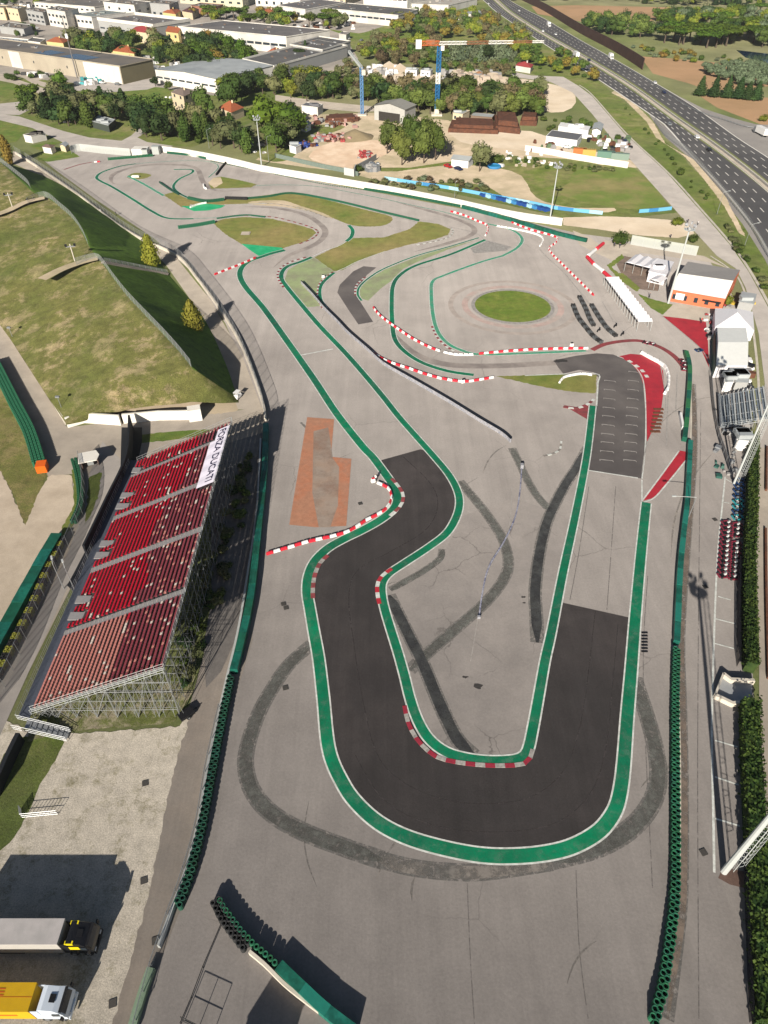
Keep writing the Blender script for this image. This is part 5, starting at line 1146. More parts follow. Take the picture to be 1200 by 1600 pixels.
lamp((327, 232), 8, 1, 'street lamp at the edge of the trees near the white wall'); lamp((100, 920), 6, 2, 'lamp post leaning over the lane left of the grandstand', 1.2); lamp((118, 925), 6, 2.1, 'second lamp post over the lane left of the grandstand', 1.2)
lamp((220, 213), 9, 1.2, 'street lamp on the road junction left of the dark trees'); lamp((420, 252), 10, 1, 'thin lamp post under the large umbrella pine')
lamp((710, 310), 6, 1, 'small lamp post before the scrub by the blue boards', .8)
def lattice(b, A, B, wd, n, mi=0, up=Vector((0, 0, 1)), tri=False, r_=.12, r2=.07):
    A = Vector(A); B = Vector(B); d = (B-A).normalized(); sx = d.cross(up)
    if sx.length < .1: sx = Vector((1, 0, 0))
    sx.normalize(); sy = sx.cross(d)
    offs = [sx*wd/2+sy*wd/2, -sx*wd/2+sy*wd/2, -sx*wd/2-sy*wd/2, sx*wd/2-sy*wd/2] if not tri else [sx*wd/2, -sx*wd/2, -sy*wd]
    for o in offs: b.bar(A+o, B+o, r_, 4, mi)
    m_ = len(offs)
    for k in range(n):
        p, q = A.lerp(B, k/n), A.lerp(B, (k+1)/n)
        for j in range(m_):
            o1, o2 = offs[j], offs[(j+1) % m_]; b.bar(p+o1, q+o2, r2, 3, mi); b.bar(p+o2, q+o1, r2, 3, mi); b.bar(p+o1, p+o2, r2, 3, mi)
cb_ = mat('blue_crane_paint', (.02, .13, .30), .5); cbl = mat('light_blue_crane_paint', (.12, .27, .50), .5); cw = mat('white_crane_paint', (.72, .70, .66), .5); co_ = mat('orange_crane_paint', (.26, .11, .055), .5)
p = G(682, 180); HC = 33.5; q1 = G(648, 68, HC); q2 = G(850, 65, HC); cr = empty('tower_crane', p, 0, 'tall blue tower crane with white and orange jib over the building site', 'crane')
def loc(v): return Vector(v)-p
b = MB(); lattice(b, (0, 0, 0), (0, 0, HC*.46), 2.0, 9, r_=.28, r2=.16); b.build('mast', cb_, cr)
b = MB(); lattice(b, (0, 0, HC*.46), (0, 0, HC*.62), 2.0, 3, r_=.28, r2=.16); b.build('mast_section', cw, cr)
b = MB(); lattice(b, (0, 0, HC*.62), (0, 0, HC-1), 2.0, 6, r_=.28, r2=.16); b.build('mast', cb_, cr)
b = MB(); b.box((0, 0, .5), (6, 6, 1)); b.box((0, 0, 2), (2.6, 2.6, 2.4)); b.build('base', conc_wall, cr)
J0, J1 = loc(q1), loc(q2)
def jp(x): return J0.lerp(J1, x)
jt = (Vector((0, 0, HC))-J0).length/(J1-J0).length
for a, c, m in ((jt, .40, cw), (.40, .57, co_), (.57, .76, cw), (.76, .91, co_), (.91, 1.0, cw)):
    b = MB(); A = jp(a); B = jp(c); lattice(b, A, B, 1.3 if a < .7 else .9, max(3, int((c-a)*30)), r_=.10, r2=.06); b.build('jib_section', m, cr)
b = MB(); lattice(b, jp(.02), jp(jt), 1.8, 5, r_=.2, r2=.12); b.build('counter_jib', mat('orange_counter', (.45, .12, .04), .5), cr)
b = MB(); c = jp(.03); b.box((c.x, c.y, c.z-.3), (3, 2.4, 4.0)); b.build('counterweight', bl_white, cr)
b = MB(); c = jp(.12); b.box((c.x, c.y, c.z+.6), (4.5, 1.8, 2.2)); b.build('winch_house', co_, cr)
b = MB(); b.box((1.6, -1.2, HC-1.6), (1.8, 1.6, 2.2)); b.build('operator_cab', cw, cr)
p = G(566, 180); cr = empty('tower_crane', p, 0, 'smaller light blue tower crane left of the tall one', 'crane'); h2 = 23
b = MB(); lattice(b, (0, 0, 0), (0, 0, h2), 1.5, 12, r_=.2, r2=.12); b.build('mast', cbl, cr)
b = MB(); b.box((0, 0, .4), (5, 5, .8)); b.build('base', conc_wall, cr)
a = G(545, 80, h2)-p; b = MB(); lattice(b, (0, 0, h2), (a.x, a.y, h2), 1.2, 20, r_=.1, r2=.06); b.build('jib', steel_w, cr)
b = MB(); d = -Vector((a.x, a.y, 0)).normalized()*9; b.bar((0, 0, h2), (d.x, d.y, h2), .25, 4); b.box((d.x, d.y, h2-1), (2, 2, 2.4)); b.build('counter_jib', conc_wall, cr)

# ------------------------------------------------------------------ buildings
def cw_(root, pts, z0, z1, name, m, top=None, mats=None):
    b = MB(); b.prism([(p.x, p.y) for p in pts], z0, z1); return child_world(b, name, m, root)
WM = {}
def bld(label, A, B, Cc, h, wm, rm, wins=None, name='warehouse', cat='warehouse', roof='flat', rise=1.8, over=.4, wrow=None, wside=0, par=.6, fascia=None, doors=0):
    a, b_, c = G(*A), G(*B), G(*Cc); d = a+(c-b_); root = empty(name, b_, 0, label, cat)
    poly = [a, b_, c, d]; cen = (a+b_+c+d)/4
    mb = MB(); mb.prism([(p.x, p.y) for p in poly], 0, h); child_world(mb, 'wall', wm, root)
    if roof == 'flat':
        ins = [cen+(p-cen)*1.004 for p in poly]; mb = MB(); mb.prism([(p.x, p.y) for p in ins], h+.01, h+.16)
        for k in range(random.randint(0, 3)):
            q = cen+(random.uniform(-.3, .3))*(b_-a)+random.uniform(-.25, .25)*(c-b_); mb.box((q.x, q.y, h+.6), (random.uniform(2, 5), random.uniform(1.5, 3), .9))
        rf = child_world(mb, 'roof', rm, root)
        if cat in ('warehouse', 'office') and (b_-a).length > 20:
            for k in range(random.randint(5, 9)):
                q = a+(b_-a)*((k+.5)/9)+(c-b_)*random.uniform(.25, .75); mb = MB(); mb.box((q.x, q.y, h+.3), (random.uniform(1.2, 2), random.uniform(3, 7), .25), .2); child_world(mb, 'rooflight', random.choice([rlm, rlm2]), root)
        mb = MB(); ring = [cen+(p-cen)*1.006 for p in poly]; mb.wall(ring+[ring[0]], h+.02, par, .4); child_world(mb, 'parapet', fascia or wm, root)
    else:
        L1 = (b_-a).length; L2 = (c-b_).length
        e = [cen+(p-cen)*(1+over/max(3, min(L1, L2))*2) for p in poly]
        if roof == 'gable' or roof == 'gable2':
            if (L1 >= L2) == (roof == 'gable'): r0, r1 = (e[0]+e[3])/2, (e[1]+e[2])/2; quads = [(e[0], e[1], r1, r0), (e[2], e[3], r0, r1)]; gab = [(poly[1], poly[2], (poly[1]+poly[2])/2), (poly[3], poly[0], (poly[3]+poly[0])/2)]
            else: r0, r1 = (e[0]+e[1])/2, (e[3]+e[2])/2; quads = [(e[1], e[2], r1, r0), (e[3], e[0], r0, r1)]; gab = [(poly[0], poly[1], (poly[0]+poly[1])/2), (poly[2], poly[3], (poly[2]+poly[3])/2)]
            mb = MB()
            for q in quads:
                z = [h, h, h+rise, h+rise]; mb.face([(p.x, p.y, zz) for p, zz in zip(q, z)]); mb.face([(p.x, p.y, zz-.15) for p, zz in zip(q, z)][::-1])
            rf = child_world(mb, 'roof', rm, root)
            mb = MB()
            for p, q, r_ in gab: mb.face([(p.x, p.y, h-.01), (q.x, q.y, h-.01), (r_.x, r_.y, h+rise*.95)])
            child_world(mb, 'gable', wm, root)
        else:   # hip
            mb = MB(); t = cen
            if L1 > L2: r0, r1 = t-(b_-a)*.5*(1-L2/L1), t+(b_-a)*.5*(1-L2/L1); fs = [(e[0], e[1], r1, r0), (e[1], e[2], r1), (e[2], e[3], r0, r1), (e[3], e[0], r0)]
            else: r0, r1 = t-(c-b_)*.5*(1-L1/L2), t+(c-b_)*.5*(1-L1/L2); fs = [(e[0], e[1], r0), (e[1], e[2], r1, r0), (e[2], e[3], r1), (e[3], e[0], r0, r1)]
            for q in fs: mb.face([(p.x, p.y, h+(rise if k >= 2 else 0)) for k, p in enumerate(q)])
            rf = child_world(mb, 'roof', rm, root)
        if cat == 'house':
            mb = MB(); q = cen+(b_-a)*.15; mb.box((q.x, q.y, h+rise), (.8, .8, 1.4)); o = child_world(mb, 'chimney', wm, root)
    def win(P, Q, u0, u1, z0, z1, nm='window', m=glass):
        v = Q-P; n = Vector((v.y, -v.x, 0)).normalized(); s_ = P.lerp(Q, u0); t_ = P.lerp(Q, u1)
        if (s_-cen).dot(n) < 0: n = -n
        s_ = s_+n*.06; t_ = t_+n*.06; mb = MB(); q = [(s_.x, s_.y, z0), (t_.x, t_.y, z0), (t_.x, t_.y, z1), (s_.x, s_.y, z1)]
        if (Vector(q[1])-Vector(q[0])).cross(Vector(q[2])-Vector(q[0])).dot(n) < 0: q = q[::-1]
        mb.face(q); child_world(mb, nm, m, root)
    if wrow:
        for (side, n, z0, z1, fr) in wrow:
            P, Q = (a, b_) if side == 0 else (b_, c)
            for k in range(n): win(P, Q, (k+.5-fr/2)/n, (k+.5+fr/2)/n, z0, z1)
    for k in range(doors): win(a, b_, (k+.42)/doors, (k+.58)/doors, 0, h*.55, 'door', mat('grey_door', (.3, .3, .32), .6))
    return root
rg = mat('grey_flat_roof', (.17, .155, .15), .9, var=.2, scale=.03, col2=(.125, .118, .12), fine=.12)
rd = mat('dark_flat_roof', (.10, .098, .10), .9, var=.2, scale=.03, col2=(.13, .125, .12), fine=.1)
rb_ = mat('brownish_flat_roof', (.19, .165, .14), .9, var=.2, scale=.03, col2=(.14, .13, .125), fine=.12)
rp = mat('pale_metal_roof', (.40, .42, .42), .6, var=.12, scale=.05, col2=(.30, .32, .33))
tr_ = mat('terracotta_roof', (.36, .105, .045), .85, var=.2, scale=.4, fine=.15); trd = mat('red_roof', (.34, .05, .05), .8, var=.15, scale=.4)
ww = mat('factory_white', (.72, .69, .63), .8, var=.06, scale=.05, col2=(.56, .53, .48)); wb = mat('factory_beige', (.40, .35, .27), .85, var=.08, scale=.05, col2=(.36, .31, .24)); wg = mat('factory_grey', (.36, .36, .35), .8, var=.08, scale=.05)
wy = mat('yellow_render', (.60, .48, .22), .85, var=.08, scale=.3); wcr = mat('cream_render', (.60, .50, .34), .85, var=.08, scale=.3); wol = mat('olive_panels', (.20, .175, .105), .85, var=.08, scale=.1)
rlm = mat('pale_rooflight', (.42, .43, .43), .5); rlm2 = mat('rusty_roof_vent', (.22, .15, .11), .8)
random.seed(4)
w1 = bld('long beige warehouse with solar panels and an olive end wall', (-60, 92), (193, 132), (243, 120), 10, wb, rb_, wrow=[(0, 5, 4.5, 6, .03)])
def face_panel(root, P, Q, u0, u1, z0, z1, m, nm, off=.08):
    P, Q = G(*P), G(*Q); v = Q-P; n = Vector((v.y, -v.x, 0)).normalized(); a = P.lerp(Q, u0)+n*off; c = P.lerp(Q, u1)+n*off; mb = MB(); mb.face([(a.x, a.y, z0), (c.x, c.y, z0), (c.x, c.y, z1), (a.x, a.y, z1)]); child_world(mb, nm, m, root)
face_panel(w1, (-60, 92), (193, 132), .35, .42, 0, 9.9, ww, 'white_bay'); face_panel(w1, (-60, 92), (193, 132), .80, .995, 0, 9.9, ww, 'white_bay')
face_panel(w1, (193, 132), (243, 120), .0, 1, 0, 10.3, wol, 'olive_end')
for px0, px1 in (((52, 82), (75, 86)), ((92, 88), (130, 94))):
    a, c = G(*px0, 10.3), G(*px1, 10.3); mb = MB()
    n = Vector((-(c-a).y, (c-a).x, 0)).normalized()*14
    mb.face([tuple(a), tuple(c), tuple(c+n), tuple(a+n)]); child_world(mb, 'solar_panels', mat('solar_panel', (.03, .07, .16), .25, spec=.6), w1)
bld('white warehouse with pale ribbed roof beside the dark trees', (246, 130), (340, 146), (428, 124), 8, ww, rp, wrow=[(0, 8, 3.2, 4.2, .8)], roof='gable2', rise=1.2)
bld('low dark roofed warehouse with white fascia behind the pines', (382, 112), (430, 124), (543, 90), 7, wg, rd, fascia=ww, par=1.2)
bld('small dark roofed annex behind the low warehouse', (455, 90), (505, 99), (548, 84), 8, wg, rd, fascia=ww, par=.9)
bld('big white warehouse with a dark band of windows', (283, 66), (449, 84), (516, 72), 11, ww, rg, wrow=[(0, 14, 4.5, 6.2, .85)], doors=4)
bld('grey roofed warehouse with white fascia left of the big white one', (157, 50), (243, 62), (300, 52), 9, wg, rg, fascia=ww, par=2.5, wrow=[(0, 8, 3, 4.2, .7)])
bld('tall white hall with small windows behind the grey roofed ones', (166, 25), (214, 31), (240, 25), 12, ww, rb_, wrow=[(0, 3, 7, 9, .2), (1, 2, 6, 8, .3)])
bld('grey industrial hall beside the tall white hall', (238, 27), (268, 30), (282, 24), 12, wg, rb_, wrow=[(0, 3, 3, 5, .4)])
bld('white two storey block left of the telecom mast', (79, 40), (108, 45), (128, 39), 13, ww, rb_, wrow=[(0, 5, 8, 10, .55), (0, 5, 2.5, 4.5, .55)], name='office_block', cat='office')
bld('white low office with grey roof right of the telecom mast', (116, 41), (147, 45), (200, 37), 9, ww, mat('green_grey_roof', (.22, .25, .24), .8, var=.1, scale=.1), wrow=[(0, 5, 4, 6, .6)], name='office_block', cat='office')
bld('grey windowed block beyond the yard on the left', (46, 35), (72, 40), (84, 35), 10, wg, rb_, wrow=[(0, 4, 5.5, 7.5, .6), (0, 4, 2, 3.5, .6)], name='office_block', cat='office')
bld('low white hall in front of the left factory verge', (-40, 74), (36, 82), (48, 74), 5, ww, rp, wrow=[(0, 6, 1.5, 3, .5)])
bld('small pale shed with dark canopy right of the low white hall', (46, 76), (66, 79), (74, 73), 5, ww, rd)
bld('grey hall between the two factory yards', (2, 52), (40, 57), (55, 50), 5, wg, rb_)
bld('narrow cream hall behind the shop buildings', (470, 6), (540, 9), (560, 2), 9, wcr, rg, wrow=[(0, 6, 3, 5, .4)])
bld('white pump house beside the curving factory road', (530, 62), (541, 64), (547, 60), 4, ww, rg, name='shed', cat='shed')
bld('brick coloured hall left of the top pine trees', (300, 20), (335, 23), (350, 18), 6, mat('brick_wall', (.30, .14, .09), .85, var=.1, scale=.2), rb_)
bld('beige block at the far left edge, left one', (-20, 29), (11, 32), (18, 28), 10, wcr, rb_, wrow=[(0, 3, 5, 6.5, .3)], name='office_block', cat='office')
bld('beige block at the far left edge, right one', (15, 31), (33, 34), (46, 29), 10, wcr, rb_, wrow=[(0, 3, 5, 6.5, .3)], name='office_block', cat='office')
bld('long low white sheds at the top left', (56, 14), (150, 22), (210, 14), 6, ww, rb_, wrow=[(0, 12, 2.5, 4, .5)])
bld('flat grey roofed hall at the top edge behind the sheds', (110, 5), (210, 12), (260, 4), 7, wb, rg)
bld('pale yellow shop building at the top edge', (282, 5), (380, 12), (402, 4), 9, mat('pale_yellow', (.55, .52, .38), .8), rp, wrow=[(0, 8, 3, 5, .4)], name='shop_building', cat='building')
bld('red cornered white shop building at the top edge', (400, 9), (470, 13), (540, 2), 8, ww, rg, wrow=[(0, 6, 2, 5, .3)], name='shop_building', cat='building')
bld('white hall with grey roof behind the yellow trees', (434, 25), (478, 32), (540, 20), 9, ww, rg, wrow=[(0, 2, 2, 6, .2)])
bld('long white factory front with grey roof at the top middle', (510, 30), (622, 42), (652, 32), 9, ww, rd, wrow=[(0, 12, 4.5, 6, .85), (1, 5, 4, 6, .7)])
bld('white upper office storey standing above the long factory', (568, 15), (636, 19), (668, 10), 14, ww, rp, wrow=[(0, 9, 10, 12, .8)], name='office_block', cat='office')
bld('pale flat hall left of the motorway at the top edge', (642, 17), (700, 19), (745, 8), 6, ww, mat('pale_flat_roof', (.42, .39, .34), .9, var=.15, scale=.03))
bld('white arched greenhouse among the trees by the motorway', (716, 31), (744, 33), (757, 28), 5, ww, rp, roof='gable', rise=1.5, name='greenhouse', cat='greenhouse')
bld('villa with orange roof behind the solar warehouse', (76, 78), (102, 81), (112, 76), 6, wy, tr_, roof='hip', rise=2.5, name='house', cat='house', wrow=[(0, 3, 2, 3.5, .3)])
bld('house with red roof tucked behind the warehouse end', (176, 92), (212, 97), (222, 90), 5.5, wy, tr_, roof='hip', rise=3, name='house', cat='house', wrow=[(0, 3, 1.5, 3, .3)])
bld('yellow house with pale gable beneath the grey roofs', (262, 66), (281, 69), (290, 63), 8, wy, tr_, roof='gable2', rise=2.5, name='house', cat='house', wrow=[(0, 2, 4, 6, .3)])
bld('villa with red roof among the dark garden trees', (207, 65), (240, 70), (248, 63), 8, wcr, trd, roof='hip', rise=3, name='house', cat='house', wrow=[(0, 3, 3, 5, .3)])
bld('orange roofed house before the tall white hall', (256, 30), (276, 33), (284, 27), 6, wy, tr_, roof='hip', rise=3, name='house', cat='house')
bld('dark roofed house right of the orange roofed one', (286, 28), (302, 31), (312, 25), 6, wcr, mat('dark_red_roof', (.10, .045, .045), .8), roof='hip', rise=3, name='house', cat='house')
bld('small house with orange roof against the big white warehouse', (414, 92), (436, 95), (446, 88), 3.5, wcr, tr_, roof='hip', rise=3, name='house', cat='house')
bld('pink house with orange roof among the trees at the top', (408, 30), (430, 33), (436, 27), 6, wcr, tr_, roof='hip', rise=2.5, name='house', cat='house')
bld('tall cream villa with grey hipped roof and red balconies', (272, 170), (291, 177), (309, 169), 8.5, wcr, mat('brown_tile_roof', (.21, .16, .135), .9, var=.1, scale=.3), roof='hip', rise=1.6, name='house', cat='house', wrow=[(0, 2, 6.5, 8, .25), (1, 2, 6.5, 8, .3), (0, 2, 2, 4, .25)])
bld('small white house with peaked terracotta roof between dark trees', (344, 182), (363, 190), (382, 182), 4.5, wcr, tr_, roof='hip', rise=3.2, name='house', cat='house', wrow=[(0, 2, 1.5, 3, .3)])
bld('little white house with red roof beside the motorway', (805, 111), (828, 115), (832, 110), 3.5, ww, trd, roof='hip', rise=2.2, name='house', cat='house')
bld('house with faded pink roof left of the vineyard', (594, 72), (604, 75), (610, 70), 6, wcr, tr_, roof='gable', rise=2, name='house', cat='house')
bld('red brown roofed garden house among the left trees', (95, 168), (118, 172), (128, 165), 3.2, wcr, mat('old_tile_roof', (.20, .10, .08), .9), roof='gable', rise=1.6, name='house', cat='house')
bld('cottage with brown roof in front of the dark tree clump', (207, 180), (222, 184), (228, 178), 3.2, wcr, mat('old_tile_roof', (.2, .1, .08), .9), roof='gable', rise=1.6, name='house', cat='house')
bld('open flat roofed garden shelter by the road junction', (146, 200), (172, 207), (182, 198), 3.2, mat('dark_shelter', (.05, .06, .05), .8), rp, name='shelter', cat='shelter', par=.3, fascia=rp)
bld('white hut with blue side on the shaded lawn', (40, 222), (52, 224), (74, 219), 3.2, ww, mat('dark_hut_roof', (.07, .065, .06), .9), name='hut', cat='hut', par=.2)
bld('small white hut with brown roof on the lawn', (69, 239), (82, 241), (88, 237), 2.8, ww, mat('brown_hut_roof', (.18, .12, .1), .9), roof='hip', rise=.8, name='hut', cat='hut')
bld('cream gabled hut at the edge of the lawn', (96, 236), (104, 238), (109, 234), 2.6, wcr, rp, roof='gable', rise=.8, name='hut', cat='hut')
bar_ = bld('grey gabled barn with open dark front', (585, 187), (632, 194), (649, 186), 7, mat('barn_sheet', (.42, .41, .38), .7, var=.1, scale=.2), mat('barn_roof', (.28, .27, .24), .7, var=.1, scale=.2), roof='gable2', rise=2, name='barn', cat='barn')
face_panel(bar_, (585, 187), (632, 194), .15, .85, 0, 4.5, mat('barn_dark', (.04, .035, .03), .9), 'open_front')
bld('low grey shed behind the big umbrella pine', (472, 178), (497, 181), (505, 176), 4, ww, mat('slate_roof', (.14, .14, .15), .8), name='shed', cat='shed', par=.3)
bld('small white gabled shed on the green patch', (470, 205), (478, 207), (486, 203), 3.2, bl_white, rp, roof='gable', rise=.9, name='shed', cat='shed')
bld('tilted white cabin at the left end of the sand yard', (453, 238), (463, 241), (471, 237), 3, bl_white, rp, name='cabin', cat='cabin', par=.15)
bld('white cabin row on the quarry edge, left one', (633, 118), (651, 119), (654, 116), 3.4, bl_white, rp, name='cabin', cat='cabin', par=.15, wrow=[(0, 3, 1.2, 2.2, .3)])
bld('white cabin row on the quarry edge, right one', (657, 119), (672, 120), (676, 117), 3.4, bl_white, rp, name='cabin', cat='cabin', par=.15, wrow=[(0, 2, 1.2, 2.2, .3)])
bld('white shed beside the blue round pool', (705, 260), (731, 263), (739, 257), 3.2, bl_white, rp, roof='gable', rise=1, name='shed', cat='shed')
bld('white site office behind the brown stacks', (707, 190), (722, 192), (733, 186), 4, wcr, rp, name='site_office', cat='office', par=.3, wrow=[(0, 2, 1.5, 3, .4)])
bld('low open shelter beside the site office', (735, 190), (768, 193), (772, 188), 2.8, mat('shelter_brown', (.2, .14, .1), .9), rp, name='shelter', cat='shelter', par=.2)
bld('long white trailer like store in the works yard', (871, 210), (917, 217), (920, 210), 3.6, bl_white, bl_white, name='store', cat='store', par=.1)
bld('dark roofed workshop with red corner in the works yard', (852, 225), (900, 232), (908, 222), 3.4, bl_white, mat('slate_roof', (.14, .14, .15), .8), name='workshop', cat='workshop', par=.2)
bld('white tarpaulin store next to the lane in the works yard', (924, 213), (937, 215), (940, 206), 3.4, bl_white, rp, roof='gable', rise=1, name='store', cat='store')
for i, (x, y, cn, m) in enumerate(((905, 241, 'orange', mat('orange_container', (.45, .15, .04), .6)), (920, 243, 'yellow', mat('yellow_container', (.5, .33, .08), .6)), (946, 246, 'green', mat('green_container', (.12, .22, .17), .6)), (968, 249, 'grey green', mat('greygreen_container', (.2, .27, .22), .6)))):
    p = G(x, y); b = MB(); b.box((0, 0, 1.35), (8 if i > 1 else 6, 2.5, 2.6), -.28)
    for k in range(7): b.box((-3+k*1.0, .9, 2.68), (.12, 1.6, .06), -.28)
    o = b.build('shipping_container', m); o.location = p; tag(o, cn+' container behind the white wall of the works yard', 'container')
wall_thing('yard_wall', 'white wall in front of the coloured containers', cs([(820, 236), (860, 242), (900, 250), (950, 258), (988, 264)], 2, 0, 3), 2.6, .3, white_wall)
for (pts, h, lb) in (([(700, 207), (778, 210), (776, 196), (706, 193)], 3.5, 'stack of rusty brown steel panels beside the road, left'), ([(774, 206), (812, 210), (806, 190), (772, 188)], 5, 'tall stack of rusty brown steel panels in the middle'), ([(812, 196), (838, 197), (840, 188), (815, 186)], 4, 'dark red rusty block at the right end of the stacks'), ([(508, 192), (560, 190), (556, 182), (510, 184)], 2.0, 'low rusty heap left of the small crane')):
    b = MB(); Q = GL(pts); b.prism([(q.x, q.y) for q in Q], 0, h*.55); cen = sum(Q, Vector())/4
    b.prism([((cen+(q-cen)*.8).x, (cen+(q-cen)*.8).y) for q in Q], h*.56, h)
    tag(b.build('rusty_stack', rust), lb, 'stack')
random.seed(31)
junkm = [mat('junk_pink', (.42, .25, .22), .8), mat('junk_grey', (.30, .29, .28), .8), mat('junk_red', (.32, .05, .05), .8), rust, bl_white, mat('junk_blue', (.03, .06, .25), .6), dk]
def junk(x0, x1, y0, y1, n, label, ms, s=(1, 3)):
    b = MB()
    for k in range(n):
        p = G(random.uniform(x0, x1), random.uniform(y0, y1)); sz = [random.uniform(*s) for _ in range(3)]; b.box((p.x, p.y, sz[2]*.3), (sz[0], sz[1], sz[2]*.6), random.random()*3, random.randrange(len(ms)), taper=random.uniform(.6, 1))
    o = b.build('building_materials', ms); tag(o, label, 'building materials', None, 'stuff')
junk(488, 548, 212, 222, 60, 'heap of pinkish building materials above the sand yard', [junkm[0], junkm[1], junkm[0], junkm[3], junkm[2]]); junk(560, 580, 236, 248, 28, 'red props stacked at the right of the sand yard', [junkm[2], junkm[2], junkm[1]], (.6, 2))
junk(470, 495, 222, 232, 16, 'blue and orange crates beside the white cabin', [junkm[5], junkm[5], rust]); junk(490, 560, 182, 200, 45, 'rusty clutter around the small crane base', [rust, rust, junkm[1], junkm[0]])
junk(560, 620, 106, 118, 40, 'pale rubble heaps left of the quarry', [junkm[4], junkm[1], sandm], (2, 5)); junk(690, 780, 116, 128, 70, 'pale rubble heaps in the quarry', [sandm, junkm[1], mat('rubble', (.42, .34, .27), .9)], (2, 6))
junk(830, 985, 214, 240, 70, 'mixed clutter around the works yard sheds', [junkm[1], junkm[4], junkm[3], dk, mat('junk_green', (.1, .15, .08), .8)], (.8, 3)); junk(780, 870, 238, 262, 30, 'white stones on the rough ground', [sandm, junkm[4]], (.8, 2.2))
junk(573, 592, 258, 268, 18, 'grey sheds and bins by the sheet gate', [junkm[1], steel], (1.5, 3.5)); junk(245, 300, 150, 168, 10, 'garden clutter near the villa', [junkm[4], junkm[1]], (.8, 2)); junk(120, 160, 122, 134, 20, 'teal and white goods beside the beige warehouse', [mat('teal_goods', (.05, .3, .32), .6), bl_white, junkm[1]], (1.5, 4))
junk(0, 170, 4, 12, 40, 'parked vehicles and goods in the distant yards', [bl_white, junkm[1], dk], (2, 5)); junk(460, 560, 36, 46, 40, 'parked vehicles and pallets before the long factory', [bl_white, junkm[1], dk, rust], (1.8, 4)); junk(30, 75, 116, 122, 14, 'parked cars like clutter in the small left yard', [junkm[1], dk, bl_white], (2, 4))
junk(1160, 1175, 560, 640, 30, 'tyres and stored gear behind the marquees', [dk, junkm[1], junkm[4], junkm[3]], (.8, 2.2)); junk(1125, 1180, 462, 484, 10, 'coloured bins beside the grey hut', [mat('bin_yellow', (.5, .35, .05), .6), junkm[2], junkm[1]], (.7, 1.8))
junk(1102, 1112, 490, 530, 14, 'karts gear and racks stacked beside the white marquee', [dk, junkm[1], bl_white, junkm[2]], (.5, 1.2))
junk(1130, 1170, 650, 680, 26, 'dark gear stored under the small grandstand', [dk, junkm[1], steel], (.8, 2)); junk(1118, 1150, 690, 750, 16, 'stored boards behind the barrier by the mast', [junkm[1], steel, mat('junk_teal', (.03, .10, .08), .6)], (.4, 1.3))
junk(222, 246, 92, 112, 26, 'pale silos and ducts behind the olive warehouse end', [bl_white, junkm[1], steel], (2, 4)); junk(248, 285, 96, 116, 22, 'white vans and clutter between the two warehouses', [bl_white, dk, junkm[1]], (1.5, 3.5)); junk(380, 420, 225, 240, 10, 'timber and pots in the garden behind the white wall', [junkm[1], bl_white], (.8, 2)); junk(100, 200, 176, 196, 14, 'garden furniture among the left trees', [bl_white, junkm[1], rust], (.8, 2))
# sand heaps
for (x, y, r_, h, lb, m) in ((555, 215, 10, 4, 'conical heap of brownish sand in the yard', mat('brown_sand', (.28, .22, .13), .95, var=.1, scale=.3)), (608, 108, 9, 5, 'pale spoil heap left in the quarry', sandm), (625, 110, 8, 4.5, 'pale spoil heap right in the quarry', sandm), (748, 121, 7, 4, 'orange earth heap in the quarry', mat('orange_earth', (.35, .18, .09), .95)), (735, 118, 9, 4, 'pale stone heap beside the orange one', sandm)):
    p = G(x, y); b = MB(); n = 16; b.v.append((0, 0, h))
    for ring_ in (1, 2, 3):
        for k in range(n):
            a = 2*PI*k/n; rr = r_*ring_/3*random.uniform(.85, 1.15); b.v.append((rr*math.cos(a), rr*math.sin(a), h*(1-ring_/3)**1.2+random.uniform(0, .2)*(ring_ < 3)))
    for k in range(n): b.f.append((0, 1+k, 1+(k+1) % n)); b.m.append(0)
    for rg_ in (0, 1):
        for k in range(n): a = 1+rg_*n+k; c = 1+rg_*n+(k+1) % n; b.f.append((a, a+n, c+n, c)); b.m.append(0)
    o = b.build('sand_heap', m, None, True); o.location = p; tag(o, lb, 'heap')
p = G(772, 262); b = MB(); b.ring((0, 0, 0), 3.2, 2.9, 1.1, 24); o = b.build('round_pool', bl2); o.location = p; tag(o, 'blue round pool beside the white shed', 'pool')
b = MB(); b.prism([(2.95*math.cos(k*PI/12), 2.95*math.sin(k*PI/12)) for k in range(24)], .0, .85); b.build('water', mat('pool_water', (.02, .28, .55), .1), o)
# vineyard rows
random.seed(2)
for k in range(11):
    x0 = 694+k*10.5; a, c = G(x0, 98), G(x0+12, 68); P = resample([a, c], 2.2); b = MB()
    for q in P:
        for j in range(10):
            o_ = Vector((random.uniform(-2.2, 2.2), random.uniform(-1.4, 1.4), random.uniform(.4, 2.6))); s_ = random.uniform(.5, 1.0); n1 = Vector((random.gauss(0, 1), random.gauss(0, 1), random.gauss(1, .8))).normalized(); t1 = n1.orthogonal().normalized()*s_; t2 = n1.cross(t1); cc = q+o_
            b.face([cc+t1, cc+t2, cc-t1, cc-t2])
    tag(b.build('vine_row', leaf['grey']), 'grey green orchard row behind the crane jib', 'orchard row', 'orchard rows behind the crane jib')
